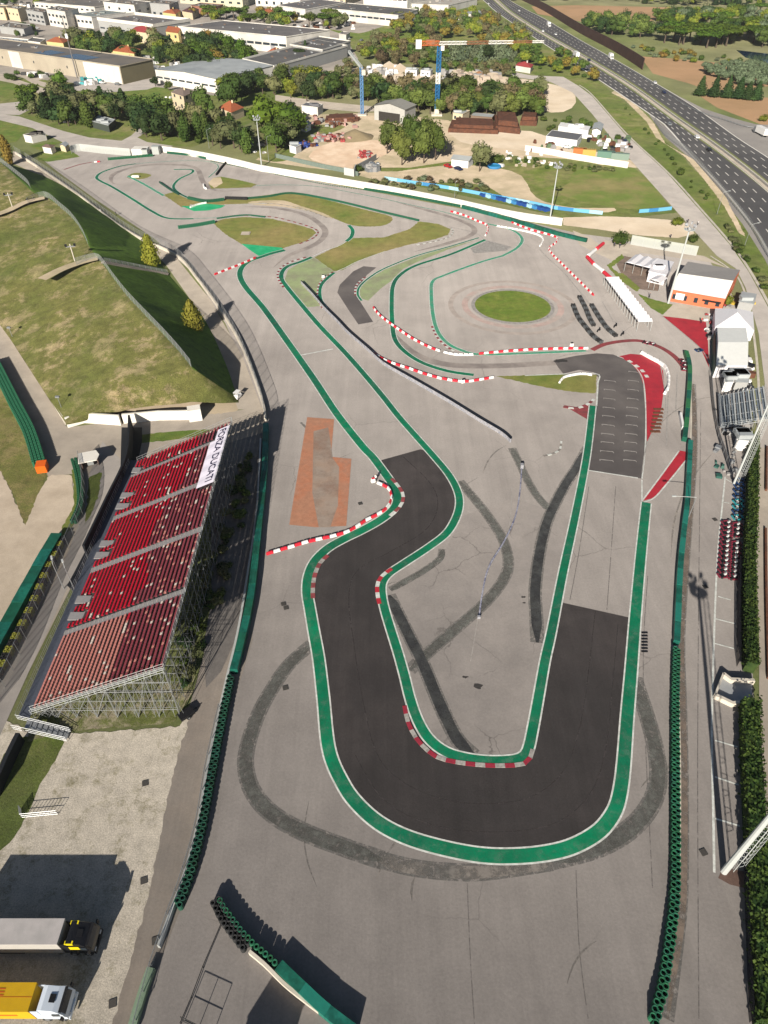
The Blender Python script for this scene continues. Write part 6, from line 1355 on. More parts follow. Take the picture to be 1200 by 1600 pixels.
# ------------------------------------------------------------------ office, pavilion, canopy, marquees, small stand
orw = mat('orange_office_wall', (.60, .16, .075), .8, var=.06, scale=.4); ofr = mat('office_grey_roof', (.30, .28, .265), .85, var=.08, scale=.3)
of = bld('orange and white office building with grey folded roof', (1043, 470), (1127, 485), (1140, 462), 3.4, orw, ofr, name='kart_office', cat='office', par=.1, wrow=[(0, 5, .9, 2.4, .35)])
def gpoly(root, pts, name, m):  # polygon from (px,py,z)
    mb = MB(); mb.face([tuple(G(*q)) for q in pts]); mb.face([tuple(G(*q)-Vector((0, 0, .12))) for q in pts][::-1]); return child_world(mb, name, m, root)
fl, frr, brr, bll = G(1043, 470), G(1127, 485), G(1140, 462), G(1043, 470)+(G(1140, 462)-G(1127, 485))
mb = MB()
def PZ(v, z): return (v.x, v.y, z)
back_l = fl+(brr-frr)*1.5; back_r = frr+(brr-frr)*1.5
ml = fl.lerp(back_l, .36); mr = frr.lerp(back_r, .36); mm_ = fl.lerp(frr, .5)
mb.face([PZ(fl, 3.6), PZ(frr, 3.6), PZ(mr, 6.6), PZ(ml, 6.2)]); child_world(mb, 'white_roof_slope', mat('office_white_roof', (.78, .75, .70), .7), of)
mb = MB(); mb.face([PZ(ml, 6.2), PZ(mr, 6.6), PZ(back_r, 5.9), PZ(back_l, 5.9)]); child_world(mb, 'grey_roof_slope', ofr, of)
mb = MB(); mb.face([PZ(frr, 3.6), PZ(back_r, 5.9), PZ(mr, 6.6)]); mb.face([PZ(frr, 0), PZ(back_r, 0), PZ(back_r, 5.9), PZ(frr, 3.6)]); child_world(mb, 'gable_wall', orw, of)
mb = MB(); mb.face([PZ(back_l, 5.9), PZ(fl, 3.6), PZ(ml, 6.2)]); mb.face([PZ(back_l, 0), PZ(fl, 0), PZ(fl, 3.6), PZ(back_l, 5.9)]); mb.face([PZ(back_r, 0), PZ(back_l, 0), PZ(back_l, 5.9), PZ(back_r, 5.9)]); child_world(mb, 'rear_wall', orw, of)
face_panel(of, (1043, 470), (1127, 485), .12, .28, 1.0, 2.9, bl_white, 'white_sign', .15); face_panel(of, (1043, 470), (1127, 485), .62, .95, 2.2, 2.7, dk, 'awning', .9)
def canopy(label, P0, P1, wv, h, m, name='canopy', nridge=10, posts=9, cat='canopy'):
    a, c = G(*P0), G(*P1); d = (c-a); L = d.length; rz = math.atan2(d.y, d.x); t = empty(name, a, rz, label, cat); b = MB()
    for k in range(nridge):
        x0, x1 = L*k/nridge, L*(k+1)/nridge; xm = (x0+x1)/2
        b.face([(x0, -wv/2, h), (xm, -wv/2, h+.5), (xm, wv/2, h+.5), (x0, wv/2, h)]); b.face([(xm, -wv/2, h+.5), (x1, -wv/2, h), (x1, wv/2, h), (xm, wv/2, h+.5)])
        b.face([(x0, -wv/2, h), (x1, -wv/2, h), (xm, -wv/2, h+.5)]); b.face([(x0, wv/2, h), (x1, wv/2, h), (xm, wv/2, h+.5)][::-1])
    b.build('roof', m, t); me = None
    for k in range(posts+1):
        for s in (-1, 1):
            if me is None: pb = MB(); pb.bar((0, 0, 0), (0, 0, h), .06, 5); o = pb.build('post', steel_w, t); me = o.data
            else: o = bpy.data.objects.new('post', me); C.objects.link(o); o.parent = t
            o.location = (L*k/posts, s*wv/2*.97, 0)
    return t
tent = mat('white_tent_cloth', (.72, .70, .72), .6, var=.07, scale=.5)
canopy('long white ridged pit canopy beside the black tyre rows', (952, 446), (1005, 517), 4.0, 2.7, tent, nridge=14, posts=14)
pav = canopy('white timber pavilion by the brick terrace', (982, 418), (1022, 428), 8, 3.0, tent, name='pavilion', nridge=3, posts=3, cat='pavilion'); canopy('smaller white porch in front of the pavilion', (1018, 447), (1034, 452), 4.5, 2.8, tent, name='pavilion', nridge=1, posts=2, cat='pavilion')
bld('white flat annex joining the pavilion and the mast', (1010, 440), (1036, 446), (1048, 425), 3.2, tent, tent, name='annex', cat='annex', par=.1)
# red and white big roll barriers
for (a, c, m, lb) in (((919, 402), (930, 393), bl_white, 'white roll barrier at the top of the canopy row'), ((932, 391), (942, 383), bl_red, 'red roll barrier farthest up the row'), ((917, 404), (927, 415), bl_red, 'red roll barrier at the corner of the row'), ((928, 416), (941, 426), bl_white, 'long white roll barrier in the middle of the row'), ((943, 428), (953, 437), bl_red, 'red roll barrier touching the canopy')):
    P, Q = G(*a), G(*c); b = MB(); b.bar(P+Vector((0, 0, .6)), Q+Vector((0, 0, .6)), .6, 10); tag(b.build('roll_barrier', m), lb, 'roll barrier')
mq = bld('white pyramid roofed marquee beside the red painted yard', (1112, 527), (1172, 533), (1170, 503), 3.0, tent, tent, roof='hip', rise=2.6, name='marquee', cat='marquee', over=.1)
mq2 = bld('long white marquee with green side wall', (1113, 590), (1160, 590), (1158, 532), 3.6, tent, mat('whitish_tent', (.78, .78, .74), .7, var=.05, scale=.3), roof='gable2', rise=1.0, name='marquee', cat='marquee', over=.1, wrow=[(0, 2, 1.2, 2.3, .2)])
mb = MB(); mb.face([tuple(G(1112, 592)), tuple(G(1112, 530)), tuple(G(1112, 530)+Vector((0, 0, 3))), tuple(G(1112, 592)+Vector((0, 0, 3)))]); child_world(mb, 'green_side', cover_d, mq2)
bld('grey hut with flat roof behind the orange office', (1150, 486), (1172, 490), (1176, 474), 2.8, wg, rp, name='hut', cat='hut', par=.1)
bld('small white cabin between marquee and small grandstand', (1127, 612), (1140, 612), (1141, 600), 2.6, bl_white, rp, name='cabin', cat='cabin', par=.1); bld('grey container between marquee and small grandstand', (1144, 612), (1163, 613), (1163, 596), 2.6, wg, rp, name='cabin', cat='cabin', par=.1)
bld('white cabin behind the small grandstand', (1146, 703), (1166, 705), (1168, 690), 2.6, bl_white, rp, name='cabin', cat='cabin', par=.1)
s0 = G(1124, 672); ss = empty('small_grandstand', s0, 0, 'small unpainted steel grandstand with stepped benches', 'grandstand')
e_y = G(1121, 622)-s0; e_y.z = 0; Ly = e_y.length; ssr = math.atan2(-e_y.x, e_y.y); ss.rotation_euler.z = ssr
bm_ = mat('bluish_steel_bench', (.17, .20, .23), .5, var=.15, scale=1)
b = MB()
for k in range(9): b.box((.8+k*.95, Ly/2+k*.12, .8+k*.42), (.7, Ly-.2, .07))
b.build('deck', bm_, ss)
b = MB()
for k in range(9): b.box((1.0+k*.95, Ly/2+k*.12, 1.2+k*.42), (.3, Ly-.4, .06))
b.build('bench', steel_w, ss)
b = MB()
for y in (0, Ly/3, 2*Ly/3, Ly):
    for k in range(0, 9, 2): b.bar((.8+k*.95, y, 0), (.8+k*.95, y, .8+k*.42), .06, 4)
    b.bar((0, y, .5), (8.6, y, 4.4), .07, 4)
b.box((.1, Ly/2, 1.0), (.6, Ly+1, .1)); b.build('frame', steel, ss)
b = MB(); rail_line(b, (0, 0, .8), (0, Ly, .8), 1.1, 8); rail_line(b, (8.9, 0, 4.4), (8.9, Ly, 4.4), 1.1, 8); rail_line(b, (0, -.1, .8), (8.9, -.1, 4.4), 1.1, 7); b.build('rail', steel_w, ss)
fence('service_fence', 'dark screened fence beside the service road under the small grandstand', cs([(1109, 590), (1113, 640), (1120, 680), (1130, 710), (1143, 752)], 4, 0, 2), 1.6, m=mat('dark_screen_mesh', (.05, .06, .08), .8, alpha=.8), sp=3)
# benches, score board sign by track edge
b = MB(); P = GL([(1062, 650), (1066, 672)]); b.wall(P, 0, 1.0, .5); tag(b.build('white_barrier_board', bl_white), 'white board leaning on the green cover by the pit lane', 'board')
p = G(212, 277); b = MB(); b.box((0, 0, .35), (3.2, 1.0, .7)); b.box((0, 0, .75), (2.8, .7, .1)); o = b.build('concrete_block', white_wall); o.location = p; tag(o, 'white concrete block on the small far grass island', 'block')
p = G(384, 365); b = MB(); b.box((0, 0, .1), (3.2, 3.0, .2)); b.box((0, 0, .25), (2.6, 2.4, .1)); o = b.build('concrete_slab', concrete); o.location = p; tag(o, 'pale square slab on the teardrop grass island', 'slab')
# ------------------------------------------------------------------ trees
def leafcloud(b, cx, cy, cz, rx, ry, rz_, n, s, inner=.55):
    for _ in range(n):
        v = Vector((random.gauss(0, 1), random.gauss(0, 1), random.gauss(0, 1))).normalized(); k = random.uniform(.82, 1.12) if random.random() < .8 else random.uniform(.5, .8)
        p = Vector((cx+v.x*rx*k, cy+v.y*ry*k, cz+v.z*rz_*k)); nn = (v+Vector((random.gauss(0, .45), random.gauss(0, .45), random.gauss(.15, .45)))).normalized()
        t1 = nn.orthogonal().normalized(); t1 = (Matrix.Rotation(random.random()*6.28, 3, nn) @ t1)*s*random.uniform(.6, 1.3); t2 = nn.cross(t1)*random.uniform(.5, 1)
        b.face([p+t1, p+t2*.9, p-t1*.8, p-t2])
def core(b, cx, cy, cz, rx, ry, rz_):
    n, mN = 6, 4; base = len(b.v)
    for i in range(1, mN):
        for k in range(n): a = 2*PI*k/n; t = PI*i/mN; b.v.append((cx+rx*math.sin(t)*math.cos(a), cy+ry*math.sin(t)*math.sin(a), cz+rz_*math.cos(t)))
    for i in range(mN-2):
        for k in range(n): b.f.append((base+i*n+k, base+i*n+(k+1) % n, base+(i+1)*n+(k+1) % n, base+(i+1)*n+k)); b.m.append(0)
    b.f.append(tuple(base+k for k in range(n))); b.m.append(0); b.f.append(tuple(base+(mN-2)*n+k for k in range(n))); b.m.append(0)
def crown_mesh(kind, q=1.0):
    """unit crown: width 1 (radius .5), total height 1 incl. trunk zone"""
    b = MB()
    if kind == 'round':
        for k in range(9):
            a = random.random()*6.28; r_ = random.uniform(.1, .28); z = random.uniform(.38, .78); R = random.uniform(.16, .24)
            core(b, r_*math.cos(a), r_*math.sin(a), z, R*.8, R*.8, R*.75); leafcloud(b, r_*math.cos(a), r_*math.sin(a), z, R, R, R*.9, int(75*q), .045/q**.4)
        core(b, 0, 0, .55, .25, .25, .3); leafcloud(b, 0, 0, .8, .2, .2, .18, int(60*q), .045/q**.4)
    elif kind == 'umbrella':
        for k in range(12):
            a = 2*PI*k/12+random.random()*.4; r_ = random.uniform(.1, .36); R = random.uniform(.13, .2)
            core(b, r_*math.cos(a), r_*math.sin(a), .78, R*.85, R*.85, .1); leafcloud(b, r_*math.cos(a), r_*math.sin(a), .80+random.uniform(-.03, .05), R, R, .13, int(75*q), .04/q**.4)
    elif kind == 'cone':
        for k in range(9):
            z = .12+k*.095; R = .5*(1-k/9.6)
            core(b, 0, 0, z, R*.7, R*.7, .1); leafcloud(b, 0, 0, z, R*.9, R*.9, .08, int(90*q*(1-k/14)), .05/q**.4)
    elif kind == 'column':
        for k in range(8):
            z = .12+k*.105; R = (.26, .4, .46, .48, .46, .4, .3, .18)[k]
            core(b, 0, 0, z, R*.75, R*.75, .09); leafcloud(b, 0, 0, z, R*.92, R*.92, .1, int(85*q), .05/q**.4)
    elif kind == 'bush':
        for k in range(6):
            a = random.random()*6.28; r_ = random.uniform(.05, .28); R = random.uniform(.2, .28)
            core(b, r_*math.cos(a), r_*math.sin(a), .4, R*.8, R*.8, .3); leafcloud(b, r_*math.cos(a), r_*math.sin(a), .45, R, R, .4, int(70*q), .05/q**.4)
    return b
def trunk_mesh(kind):
    b = MB(); hh = {'round': .5, 'umbrella': .75, 'cone': .5, 'column': .5, 'bush': .2}[kind]
    b.bar((0, 0, 0), (.01, .01, hh), .03, 6, r2=.014)
    if kind in ('round', 'umbrella'):
        for k in range(5): a = k*1.3; b.bar((.005, .005, hh*.7), (.22*math.cos(a), .22*math.sin(a), hh*1.05), .014, 4, r2=.006)
    return b
CM = {}; DEF = []; random.seed(77)
def tree(px, h, wd, kind, lf, label, group=None, zb=0, q=1, name=None, var=None, world=None, defer=False):
    v = random.randrange(3) if var is None else var; key = (kind, lf, v, q)
    if key not in CM:
        bb = crown_mesh(kind, q); me = bpy.data.meshes.new('crown'); me.from_pydata(bb.v, [], bb.f); me.materials.append(leaf[lf]); me.update()
        tk = (kind, 'trunk')
        if tk not in CM: bb = trunk_mesh(kind); m2 = bpy.data.meshes.new('trunk'); m2.from_pydata(bb.v, [], bb.f); m2.materials.append(bark); m2.update(); CM[tk] = m2
        CM[key] = me
    p = world if world is not None else G(px[0], px[1], zb)
    if defer and kind == 'round': DEF.append((h/p.length, p, h, wd, key, kind, label, group)); return
    nm = name or {'round': 'broadleaf_tree', 'umbrella': 'umbrella_pine', 'cone': 'conifer_tree', 'column': 'columnar_tree', 'bush': 'bush'}[kind]
    t = empty(nm, p, random.random()*6.28, label, 'bush' if kind == 'bush' else 'tree', group); t.scale = (wd, wd, h)
    for n_, me in (('trunk', CM[(kind, 'trunk')]), ('crown', CM[key])):
        o = bpy.data.objects.new(n_, me); C.objects.link(o); o.parent = t
    return t
def inpoly(x, y, P):
    r_ = False; j = len(P)-1
    for i in range(len(P)):
        if (P[i][1] > y) != (P[j][1] > y) and x < (P[j][0]-P[i][0])*(y-P[i][1])/(P[j][1]-P[i][1])+P[i][0]: r_ = not r_
        j = i
    return r_
def zone(P, n, kinds, hr, where, wr=(.95, 1.35), dmin=3.0):
    xs = [p[0] for p in P]; ys = [p[1] for p in P]; got = []; tries = 0
    while len(got) < n and tries < 9000:
        tries += 1; x, y = random.uniform(min(xs), max(xs)), random.uniform(min(ys), max(ys))
        if not inpoly(x, y, P): continue
        w_ = G(x, y)
        if any((w_-g_).length < dmin for g_ in got): continue
        got.append(w_); kind, lf = random.choice(kinds); h = random.uniform(*hr)*(.45 if kind == 'bush' else 1); ad = {'green': 'green', 'dark': 'dark green', 'lime': 'yellow green', 'olive': 'olive', 'autumn': 'rusty autumn', 'brown': 'brownish', 'grey': 'grey green', 'willow': 'pale green', 'pine': 'bright green', 'cypress': 'yellow', 'hedge': 'fresh green'}[lf]
        kd = {'round': 'leafy tree', 'umbrella': 'umbrella pine', 'cone': 'pointed conifer', 'column': 'upright tree', 'bush': 'bush'}[kind]
        tree((x, y), h, h*random.uniform(*wr)*(.5 if kind == 'column' else 1)*(1.5 if kind in ('umbrella', 'bush') else 1), kind, lf, '%s %s %s' % (ad, kd, where), '%s %ss %s' % (ad, kd, where), q=.8, defer=True)
mix1 = [('round', 'green'), ('round', 'dark'), ('round', 'green'), ('round', 'olive'), ('cone', 'dark'), ('round', 'lime')]
zone([(110, 68), (150, 62), (245, 70), (300, 92), (300, 108), (240, 98), (120, 88)], 46, mix1, (9, 15), 'around the red roofed villas behind the warehouse')
zone([(290, 78), (330, 72), (410, 90), (395, 110), (340, 122), (296, 112)], 36, [('round', 'dark'), ('round', 'pine'), ('round', 'green'), ('round', 'dark'), ('round', 'autumn')], (9, 15), 'before the big white warehouse')
zone([(30, 165), (100, 158), (200, 168), (215, 190), (140, 200), (60, 195)], 44, [('round', 'green'), ('round', 'dark'), ('cone', 'dark'), ('round', 'olive'), ('bush', 'green')], (7, 12), 'in the gardens left of the villa')
zone([(210, 180), (262, 178), (270, 222), (230, 222), (212, 208)], 17, [('round', 'green'), ('round', 'dark')], (10, 14), 'in the clump right of the road junction')
zone([(275, 195), (345, 192), (372, 220), (390, 246), (330, 232), (280, 222)], 26, [('column', 'green'), ('round', 'dark'), ('round', 'olive'), ('bush', 'green')], (8, 13), 'in the gardens behind the white wall')
zone([(395, 205), (440, 200), (462, 225), (440, 244), (412, 246)], 9, [('round', 'green'), ('round', 'olive')], (8, 12), 'below the large umbrella pine')
zone([(340, 142), (420, 128), (500, 125), (545, 140), (560, 158), (480, 160), (420, 148), (345, 160)], 46, [('round', 'green'), ('round', 'olive'), ('round', 'lime'), ('round', 'dark')], (8, 13), 'between the umbrella pine and the low warehouse')
zone([(440, 122), (520, 104), (560, 108), (600, 140), (560, 162), (500, 150)], 40, [('round', 'brown'), ('round', 'olive'), ('bush', 'olive')], (6, 10), 'in the brown scrub by the spoil heaps')
zone([(560, 150), (700, 150), (842, 160), (840, 188), (700, 184), (590, 170)], 90, [('round', 'green'), ('round', 'dark'), ('round', 'olive'), ('round', 'brown'), ('round', 'willow')], (9, 14), 'in the wood behind the brown stacks', dmin=4)
zone([(836, 178), (870, 190), (915, 195), (925, 205), (850, 205)], 14, [('bush', 'green'), ('round', 'green')], (4, 7), 'behind the works yard')
zone([(600, 40), (680, 22), (755, 28), (830, 66), (830, 86), (700, 62), (610, 60)], 120, [('round', 'green'), ('round', 'olive'), ('round', 'lime'), ('round', 'brown'), ('round', 'autumn')], (7, 12), 'in the wood left of the motorway', dmin=5)
zone([(580, 68), (690, 70), (698, 96), (660, 112), (590, 104), (560, 90)], 70, [('round', 'green'), ('round', 'olive'), ('round', 'lime'), ('round', 'brown')], (7, 12), 'left of the orchard rows', dmin=5)
zone([(690, 104), (810, 100), (800, 122), (690, 118)], 44, [('round', 'olive'), ('round', 'green'), ('round', 'brown')], (4, 6.5), 'between orchard and quarry', dmin=4)
zone([(800, 76), (880, 84), (930, 130), (900, 122), (840, 110), (812, 98)], 40, [('round', 'green'), ('round', 'lime'), ('round', 'autumn'), ('bush', 'green')], (5, 10), 'between the quarry and the motorway', dmin=4)
zone([(900, 38), (1000, 40), (1020, 58), (980, 66), (920, 52)], 34, [('round', 'dark'), ('round', 'green'), ('round', 'willow')], (9, 15), 'beyond the noise barrier', dmin=4)
zone([(1030, 60), (1110, 62), (1150, 68), (1120, 76), (1040, 72)], 20, [('umbrella', 'pine'), ('umbrella', 'pine'), ('round', 'dark')], (12, 15), 'in the pine grove beyond the motorway', dmin=6)
zone([(1020, 28), (1210, 22), (1230, 78), (1150, 74), (1120, 55), (1030, 50)], 110, [('round', 'dark'), ('round', 'green'), ('round', 'grey'), ('umbrella', 'pine'), ('round', 'lime')], (8, 14), 'in the far wood at the top right', dmin=6)
zone([(950, 68), (1060, 82), (1200, 100), (1200, 108), (1050, 96), (960, 80)], 34, [('bush', 'lime'), ('bush', 'grey'), ('bush', 'green'), ('bush', 'autumn')], (6, 10), 'in the hedge line between the brown fields', dmin=4)
zone([(1085, 112), (1200, 108), (1215, 135), (1180, 140), (1110, 125)], 40, [('round', 'grey')], (6, 8), 'in the olive grove on the right', dmin=4)
for x in (1093, 1114, 1134, 1152, 1166, 1180): tree((x, 150+(x-1093)*.08), random.uniform(10, 13), random.uniform(10, 12), 'cone', 'dark', 'dark conifer in the row before the olive grove', 'dark conifers in the row before the olive grove')
zone([(-20, -2), (110, 2), (105, 8), (-20, 12)], 16, mix1, (8, 12), 'at the top left horizon', dmin=6); zone([(560, -4), (900, -6), (1200, 0), (1200, 12), (1080, 10), (900, 2), (700, 2)], 120, mix1, (8, 13), 'along the top horizon', dmin=6)
zone([(300, 22), (440, 26), (540, 34), (540, 48), (470, 46), (380, 44), (300, 34)], 54, [('round', 'olive'), ('round', 'green'), ('umbrella', 'pine'), ('round', 'autumn'), ('round', 'lime')], (7, 12), 'between the top warehouses', dmin=5)
zone([(10, 40), (60, 42), (60, 62), (20, 60)], 8, mix1, (5, 8), 'on the left factory verge'); zone([(5, 118), (75, 112), (70, 124), (10, 130)], 10, [('bush', 'green')], (7, 9), 'before the beige warehouse'); zone([(560, 290), (620, 296), (700, 300), (760, 300), (760, 286), (700, 282), (620, 282)], 30, [('bush', 'olive'), ('bush', 'brown'), ('bush', 'grey')], (4, 6), 'in the dry scrub behind the blue boards', dmin=2)
zone([(795, 246), (870, 256), (980, 268), (985, 274), (880, 268), (790, 256)], 26, [('bush', 'green'), ('bush', 'olive')], (3, 5), 'on the rough ground before the works yard', dmin=2)
zone([(1150, 395), (1195, 440), (1200, 470), (1165, 400), (1130, 345)], 16, [('bush', 'green'), ('bush', 'olive')], (3, 5), 'on the verge below the motorway', dmin=1.5)
zone([(958, 150), (1000, 190), (1040, 230), (1130, 330), (1080, 300), (1000, 215)], 16, [('bush', 'green')], (2, 4), 'on the green bank beside the lane', dmin=2)
# of the leafy trees the 255 that show largest are things, the smallest far ones one wood
DEF.sort(key=lambda d: -d[0])
def put_tree(p, h, wd, key, kind, label, group):
    t = empty('broadleaf_tree', p, random.random()*6.28, label, 'tree', group); t.scale = (wd, wd, h)
    for n_, me in (('trunk', CM[(kind, 'trunk')]), ('crown', CM[key])):
        o = bpy.data.objects.new(n_, me); C.objects.link(o); o.parent = t
for d in DEF[:255]: put_tree(*d[1:])
wv, wf, wm, wmat = [], [], [], []
for d in DEF[255:]:
    _, p, h, wd, key, kind, label, group = d; me = CM[key]; a = random.random()*6.28; ca, sa = math.cos(a)*wd, math.sin(a)*wd; b0 = len(wv)
    if key[1] not in wmat: wmat.append(key[1])
    wv += [(p.x+v.co.x*ca-v.co.y*sa, p.y+v.co.x*sa+v.co.y*ca, v.co.z*h) for v in me.vertices]
    fs = [tuple(b0+i for i in q.vertices) for q in me.polygons]; wf += fs; wm += [wmat.index(key[1])]*len(fs)
me = bpy.data.meshes.new('distant_wood'); me.from_pydata(wv, [], wf)
for k in wmat: me.materials.append(leaf[k])
me.polygons.foreach_set('material_index', wm); o = bpy.data.objects.new('distant_wood', me); C.objects.link(o); tag(o, 'far off trees scattered along the top of the view', 'wood', None, 'stuff')
# notable single trees
for (px, h, wd, kd, lf, lb) in (((98, 138), 11, 14, 'round', 'pine', 'rounded umbrella pine before the beige warehouse'), ((50, 172), 13, 16, 'umbrella', 'pine', 'umbrella pine at the left bend of the road'), ((75, 185), 13, 13, 'cone', 'dark', 'dark blue green cedar right of the left umbrella pine'),
     ((140, 200), 13, 9, 'column', 'green', 'upright green poplar in the gardens'), ((320, 188), 17, 16, 'round', 'green', 'large round green tree beside the tall cream villa'), ((362, 172), 18, 18, 'round', 'green', 'large round green tree right of the villa'), ((378, 160), 12, 12, 'round', 'dark', 'dark tree behind the peaked terracotta roof'),
     ((418, 212), 19, 25, 'round', 'pine', 'very large domed pine in the middle of the gardens, left crown'), ((452, 216), 17, 22, 'round', 'pine', 'very large domed pine in the middle of the gardens, right crown'), ((432, 238), 13, 13, 'round', 'green', 'leafy tree in the shade in front of the large domed pines'), ((455, 195), 12, 14, 'round', 'dark', 'dark tree under the right side of the large pine'), ((290, 222), 12, 8, 'column', 'green', 'slim upright tree behind the white wall, left one'), ((345, 232), 11, 10, 'round', 'olive', 'olive coloured tree behind the white wall, right one'),
     ((605, 240), 15, 12, 'round', 'willow', 'pale leafy tree at the right of the sand heap'), ((628, 258), 15, 12, 'round', 'willow', 'tall leafy tree left in the central clump'), ((645, 240), 17, 13, 'round', 'green', 'tallest tree of the central clump'), ((662, 255), 17, 13, 'round', 'willow', 'wide tree in the middle of the central clump'), ((680, 250), 17, 13, 'round', 'green', 'tree at the right end of the central clump'), ((620, 235), 13, 12, 'round', 'willow', 'tree behind the left side of the central clump'), ((664, 235), 15, 13, 'round', 'green', 'rear tree of the central clump'),
     ((749, 268), 13, 11, 'round', 'olive', 'olive tree between the white shed and blue pool'), ((775, 255), 5, 8, 'bush', 'green', 'low green bush by the blue pool'), ((470, 98), 10, 12, 'round', 'dark', 'dark round tree against the low warehouse roof'), ((478, 90), 12, 9, 'cone', 'dark', 'dark conifer behind the warehouse roof'), ((243, 135), 6, 7, 'round', 'dark', 'small dark tree at the corner of the lawn'), ((265, 142), 6, 7, 'round', 'green', 'small green tree at the right of the lawn'),
     ((967, 382), 5.5, 7, 'bush', 'green', 'round green bush beside the translucent panels'), ((1063, 274), 4, 4, 'bush', 'green', 'small bush on the green bank near the lane'), ((965, 218), 3, 4, 'bush', 'green', 'low shrub at the foot of the grey lane'), ((1133, 476), 4, 4, 'bush', 'lime', 'yellow green shrub beside the office gable'), ((1060, 352), 3, 6, 'bush', 'lime', 'reddish green shrub on the apron corner'), ((1082, 378), 3, 5, 'bush', 'green', 'green shrub behind the translucent panels'), ((560, 268), 3.5, 5, 'bush', 'green', 'green bush beside the pale sheet gate'), ((1193, 190), 4, 6, 'bush', 'lime', 'bush at the edge of the far field'),
     ((842, 150), 12, 12, 'round', 'olive', 'olive tree at the left edge of the quarry clearing'), ((800, 158), 14, 12, 'round', 'green', 'tree at the right end of the wood behind the stacks'), ((650, 70), 11, 13, 'round', 'dark', 'dark tree behind the crane counterweight'), ((665, 24), 11, 12, 'round', 'autumn', 'reddish tree at the end of the top factory'), ((762, 95), 11, 12, 'round', 'dark', 'dark green tree at the right end of the orchard rows')):
    tree(px, h, wd, kd, lf, lb, q=1.3)
tree((17, 258), 13, 6.5, 'column', 'autumn', 'tall autumn poplar at the far end of the hill foot', q=1.6, name='poplar_tree')
tree((240, 422), 12.0, 6.8, 'column', 'lime', 'yellow green poplar beside the hill stairs', q=2.2, name='poplar_tree')
tree((306, 527), 11.2, 6.4, 'column', 'cypress', 'bright yellow poplar between hill slope and track wall', q=2.4, name='poplar_tree')
# hedge: clipped leafy rows
def hedge(px, h, t, label):
    P = resample(smooth(GL(px), 6), .55); root = empty('hedge', P[0], 0, label, 'hedge'); b = MB()
    for q in P:
        for _ in range(34):
            y = random.uniform(-t/2, t/2); z = h*(random.random()**.5); edge = random.random() < .55
            if edge: z = h+random.uniform(-.25, .3)+.25*mn.noise(Vector((q.x*.5, q.y*.5, 1)))
            else: y = math.copysign(t/2+random.uniform(-.12, .15), y)
            p = Vector((q.x+y+random.uniform(-.1, .1), q.y+random.uniform(-.3, .3), z)); nn = Vector((random.gauss(math.copysign(.5, y) if not edge else 0, .5), random.gauss(0, .5), random.gauss(.8 if edge else .2, .4))).normalized()
            t1 = nn.orthogonal().normalized(); t1 = (Matrix.Rotation(random.random()*6.28, 3, nn) @ t1)*random.uniform(.12, .26); t2 = nn.cross(t1)*.8; b.face([p+t1, p+t2, p-t1, p-t2])
    child_world(b, 'foliage', leaf['hedge'], root)
    b = MB(); b.wall(P, 0, h-.25, t*.8); child_world(b, 'inner_growth', leaf['dark'], root)
hedge([(1172, 692), (1172, 760), (1169, 830), (1166, 920), (1167, 1000), (1168, 1052)], 2.6, 1.9, 'clipped green hedge beside the karts, far stretch')
hedge([(1166, 1106), (1168, 1180), (1172, 1260), (1176, 1340), (1180, 1420), (1186, 1500), (1192, 1610)], 2.6, 2.6, 'overgrown green hedge along the bottom right edge')
dms = mat('black_fence_mesh', (.012, .014, .025), .8, alpha=.85)
fence('dark_fence', 'low black mesh fence at the foot of the hedge, far stretch', cs([(1152, 880), (1151, 950), (1151, 1045)], 3, 0, 2), 1.7, m=dms, pm=dk, sp=3)
fence('dark_fence', 'low black mesh fence at the foot of the hedge, near stretch', cs([(1155, 1108), (1157, 1180), (1160, 1280), (1163, 1390), (1167, 1500), (1171, 1610)], 3, 0, 2), 1.7, m=dms, pm=dk, sp=3)
# ------------------------------------------------------------------ people
def person_mesh(name, shirt, trousers, pose=0):
    V = [(0, 0, .95), (0, 0, 1.15), (0, 0, 1.42), (0, 0, 1.53), (0, .01, 1.66), (0, .0, 1.76), (-.19, 0, 1.42), (-.24, .02, 1.14), (-.23, .10, .90), (.19, 0, 1.42), (.25, -.02, 1.14), (.24, .06, .90), (-.1, 0, .90), (-.11, .05+pose*.1, .5), (-.11, .0+pose*.15, .08), (-.11, .12+pose*.15, .04), (.1, 0, .90), (.11, -.03-pose*.1, .5), (.11, -.12-pose*.15, .08), (.11, .02-pose*.15, .04)]
    E = [(0, 1), (1, 2), (2, 3), (3, 4), (4, 5), (2, 6), (6, 7), (7, 8), (2, 9), (9, 10), (10, 11), (0, 12), (12, 13), (13, 14), (14, 15), (0, 16), (16, 17), (17, 18), (18, 19)]
    R = [.15, .14, .15, .06, .1, .09, .07, .05, .04, .07, .05, .04, .1, .07, .05, .05, .1, .07, .05, .05]
    me = bpy.data.meshes.new(name); me.from_pydata(V, E, []); o = bpy.data.objects.new(name, me); C.objects.link(o)
    md = o.modifiers.new('s', 'SKIN'); o.modifiers.new('u', 'SUBSURF').levels = 1
    for i, r_ in enumerate(R): me.skin_vertices[0].data[i].radius = (r_, r_)
    me.skin_vertices[0].data[0].use_root = True
    bpy.context.view_layer.update(); m2 = bpy.data.meshes.new_from_object(o.evaluated_get(bpy.context.evaluated_depsgraph_get())); bpy.data.objects.remove(o)
    skin = mat('skin', (.45, .27, .19), .6); m2.materials.clear()
    for m in (skin, shirt, trousers): m2.materials.append(m)
    for p in m2.polygons: z = p.center.z; p.material_index = 0 if z > 1.5 or (abs(p.center.x) > .19 and z < 1.1) else (1 if z > .93 else 2); p.use_smooth = True
    return m2
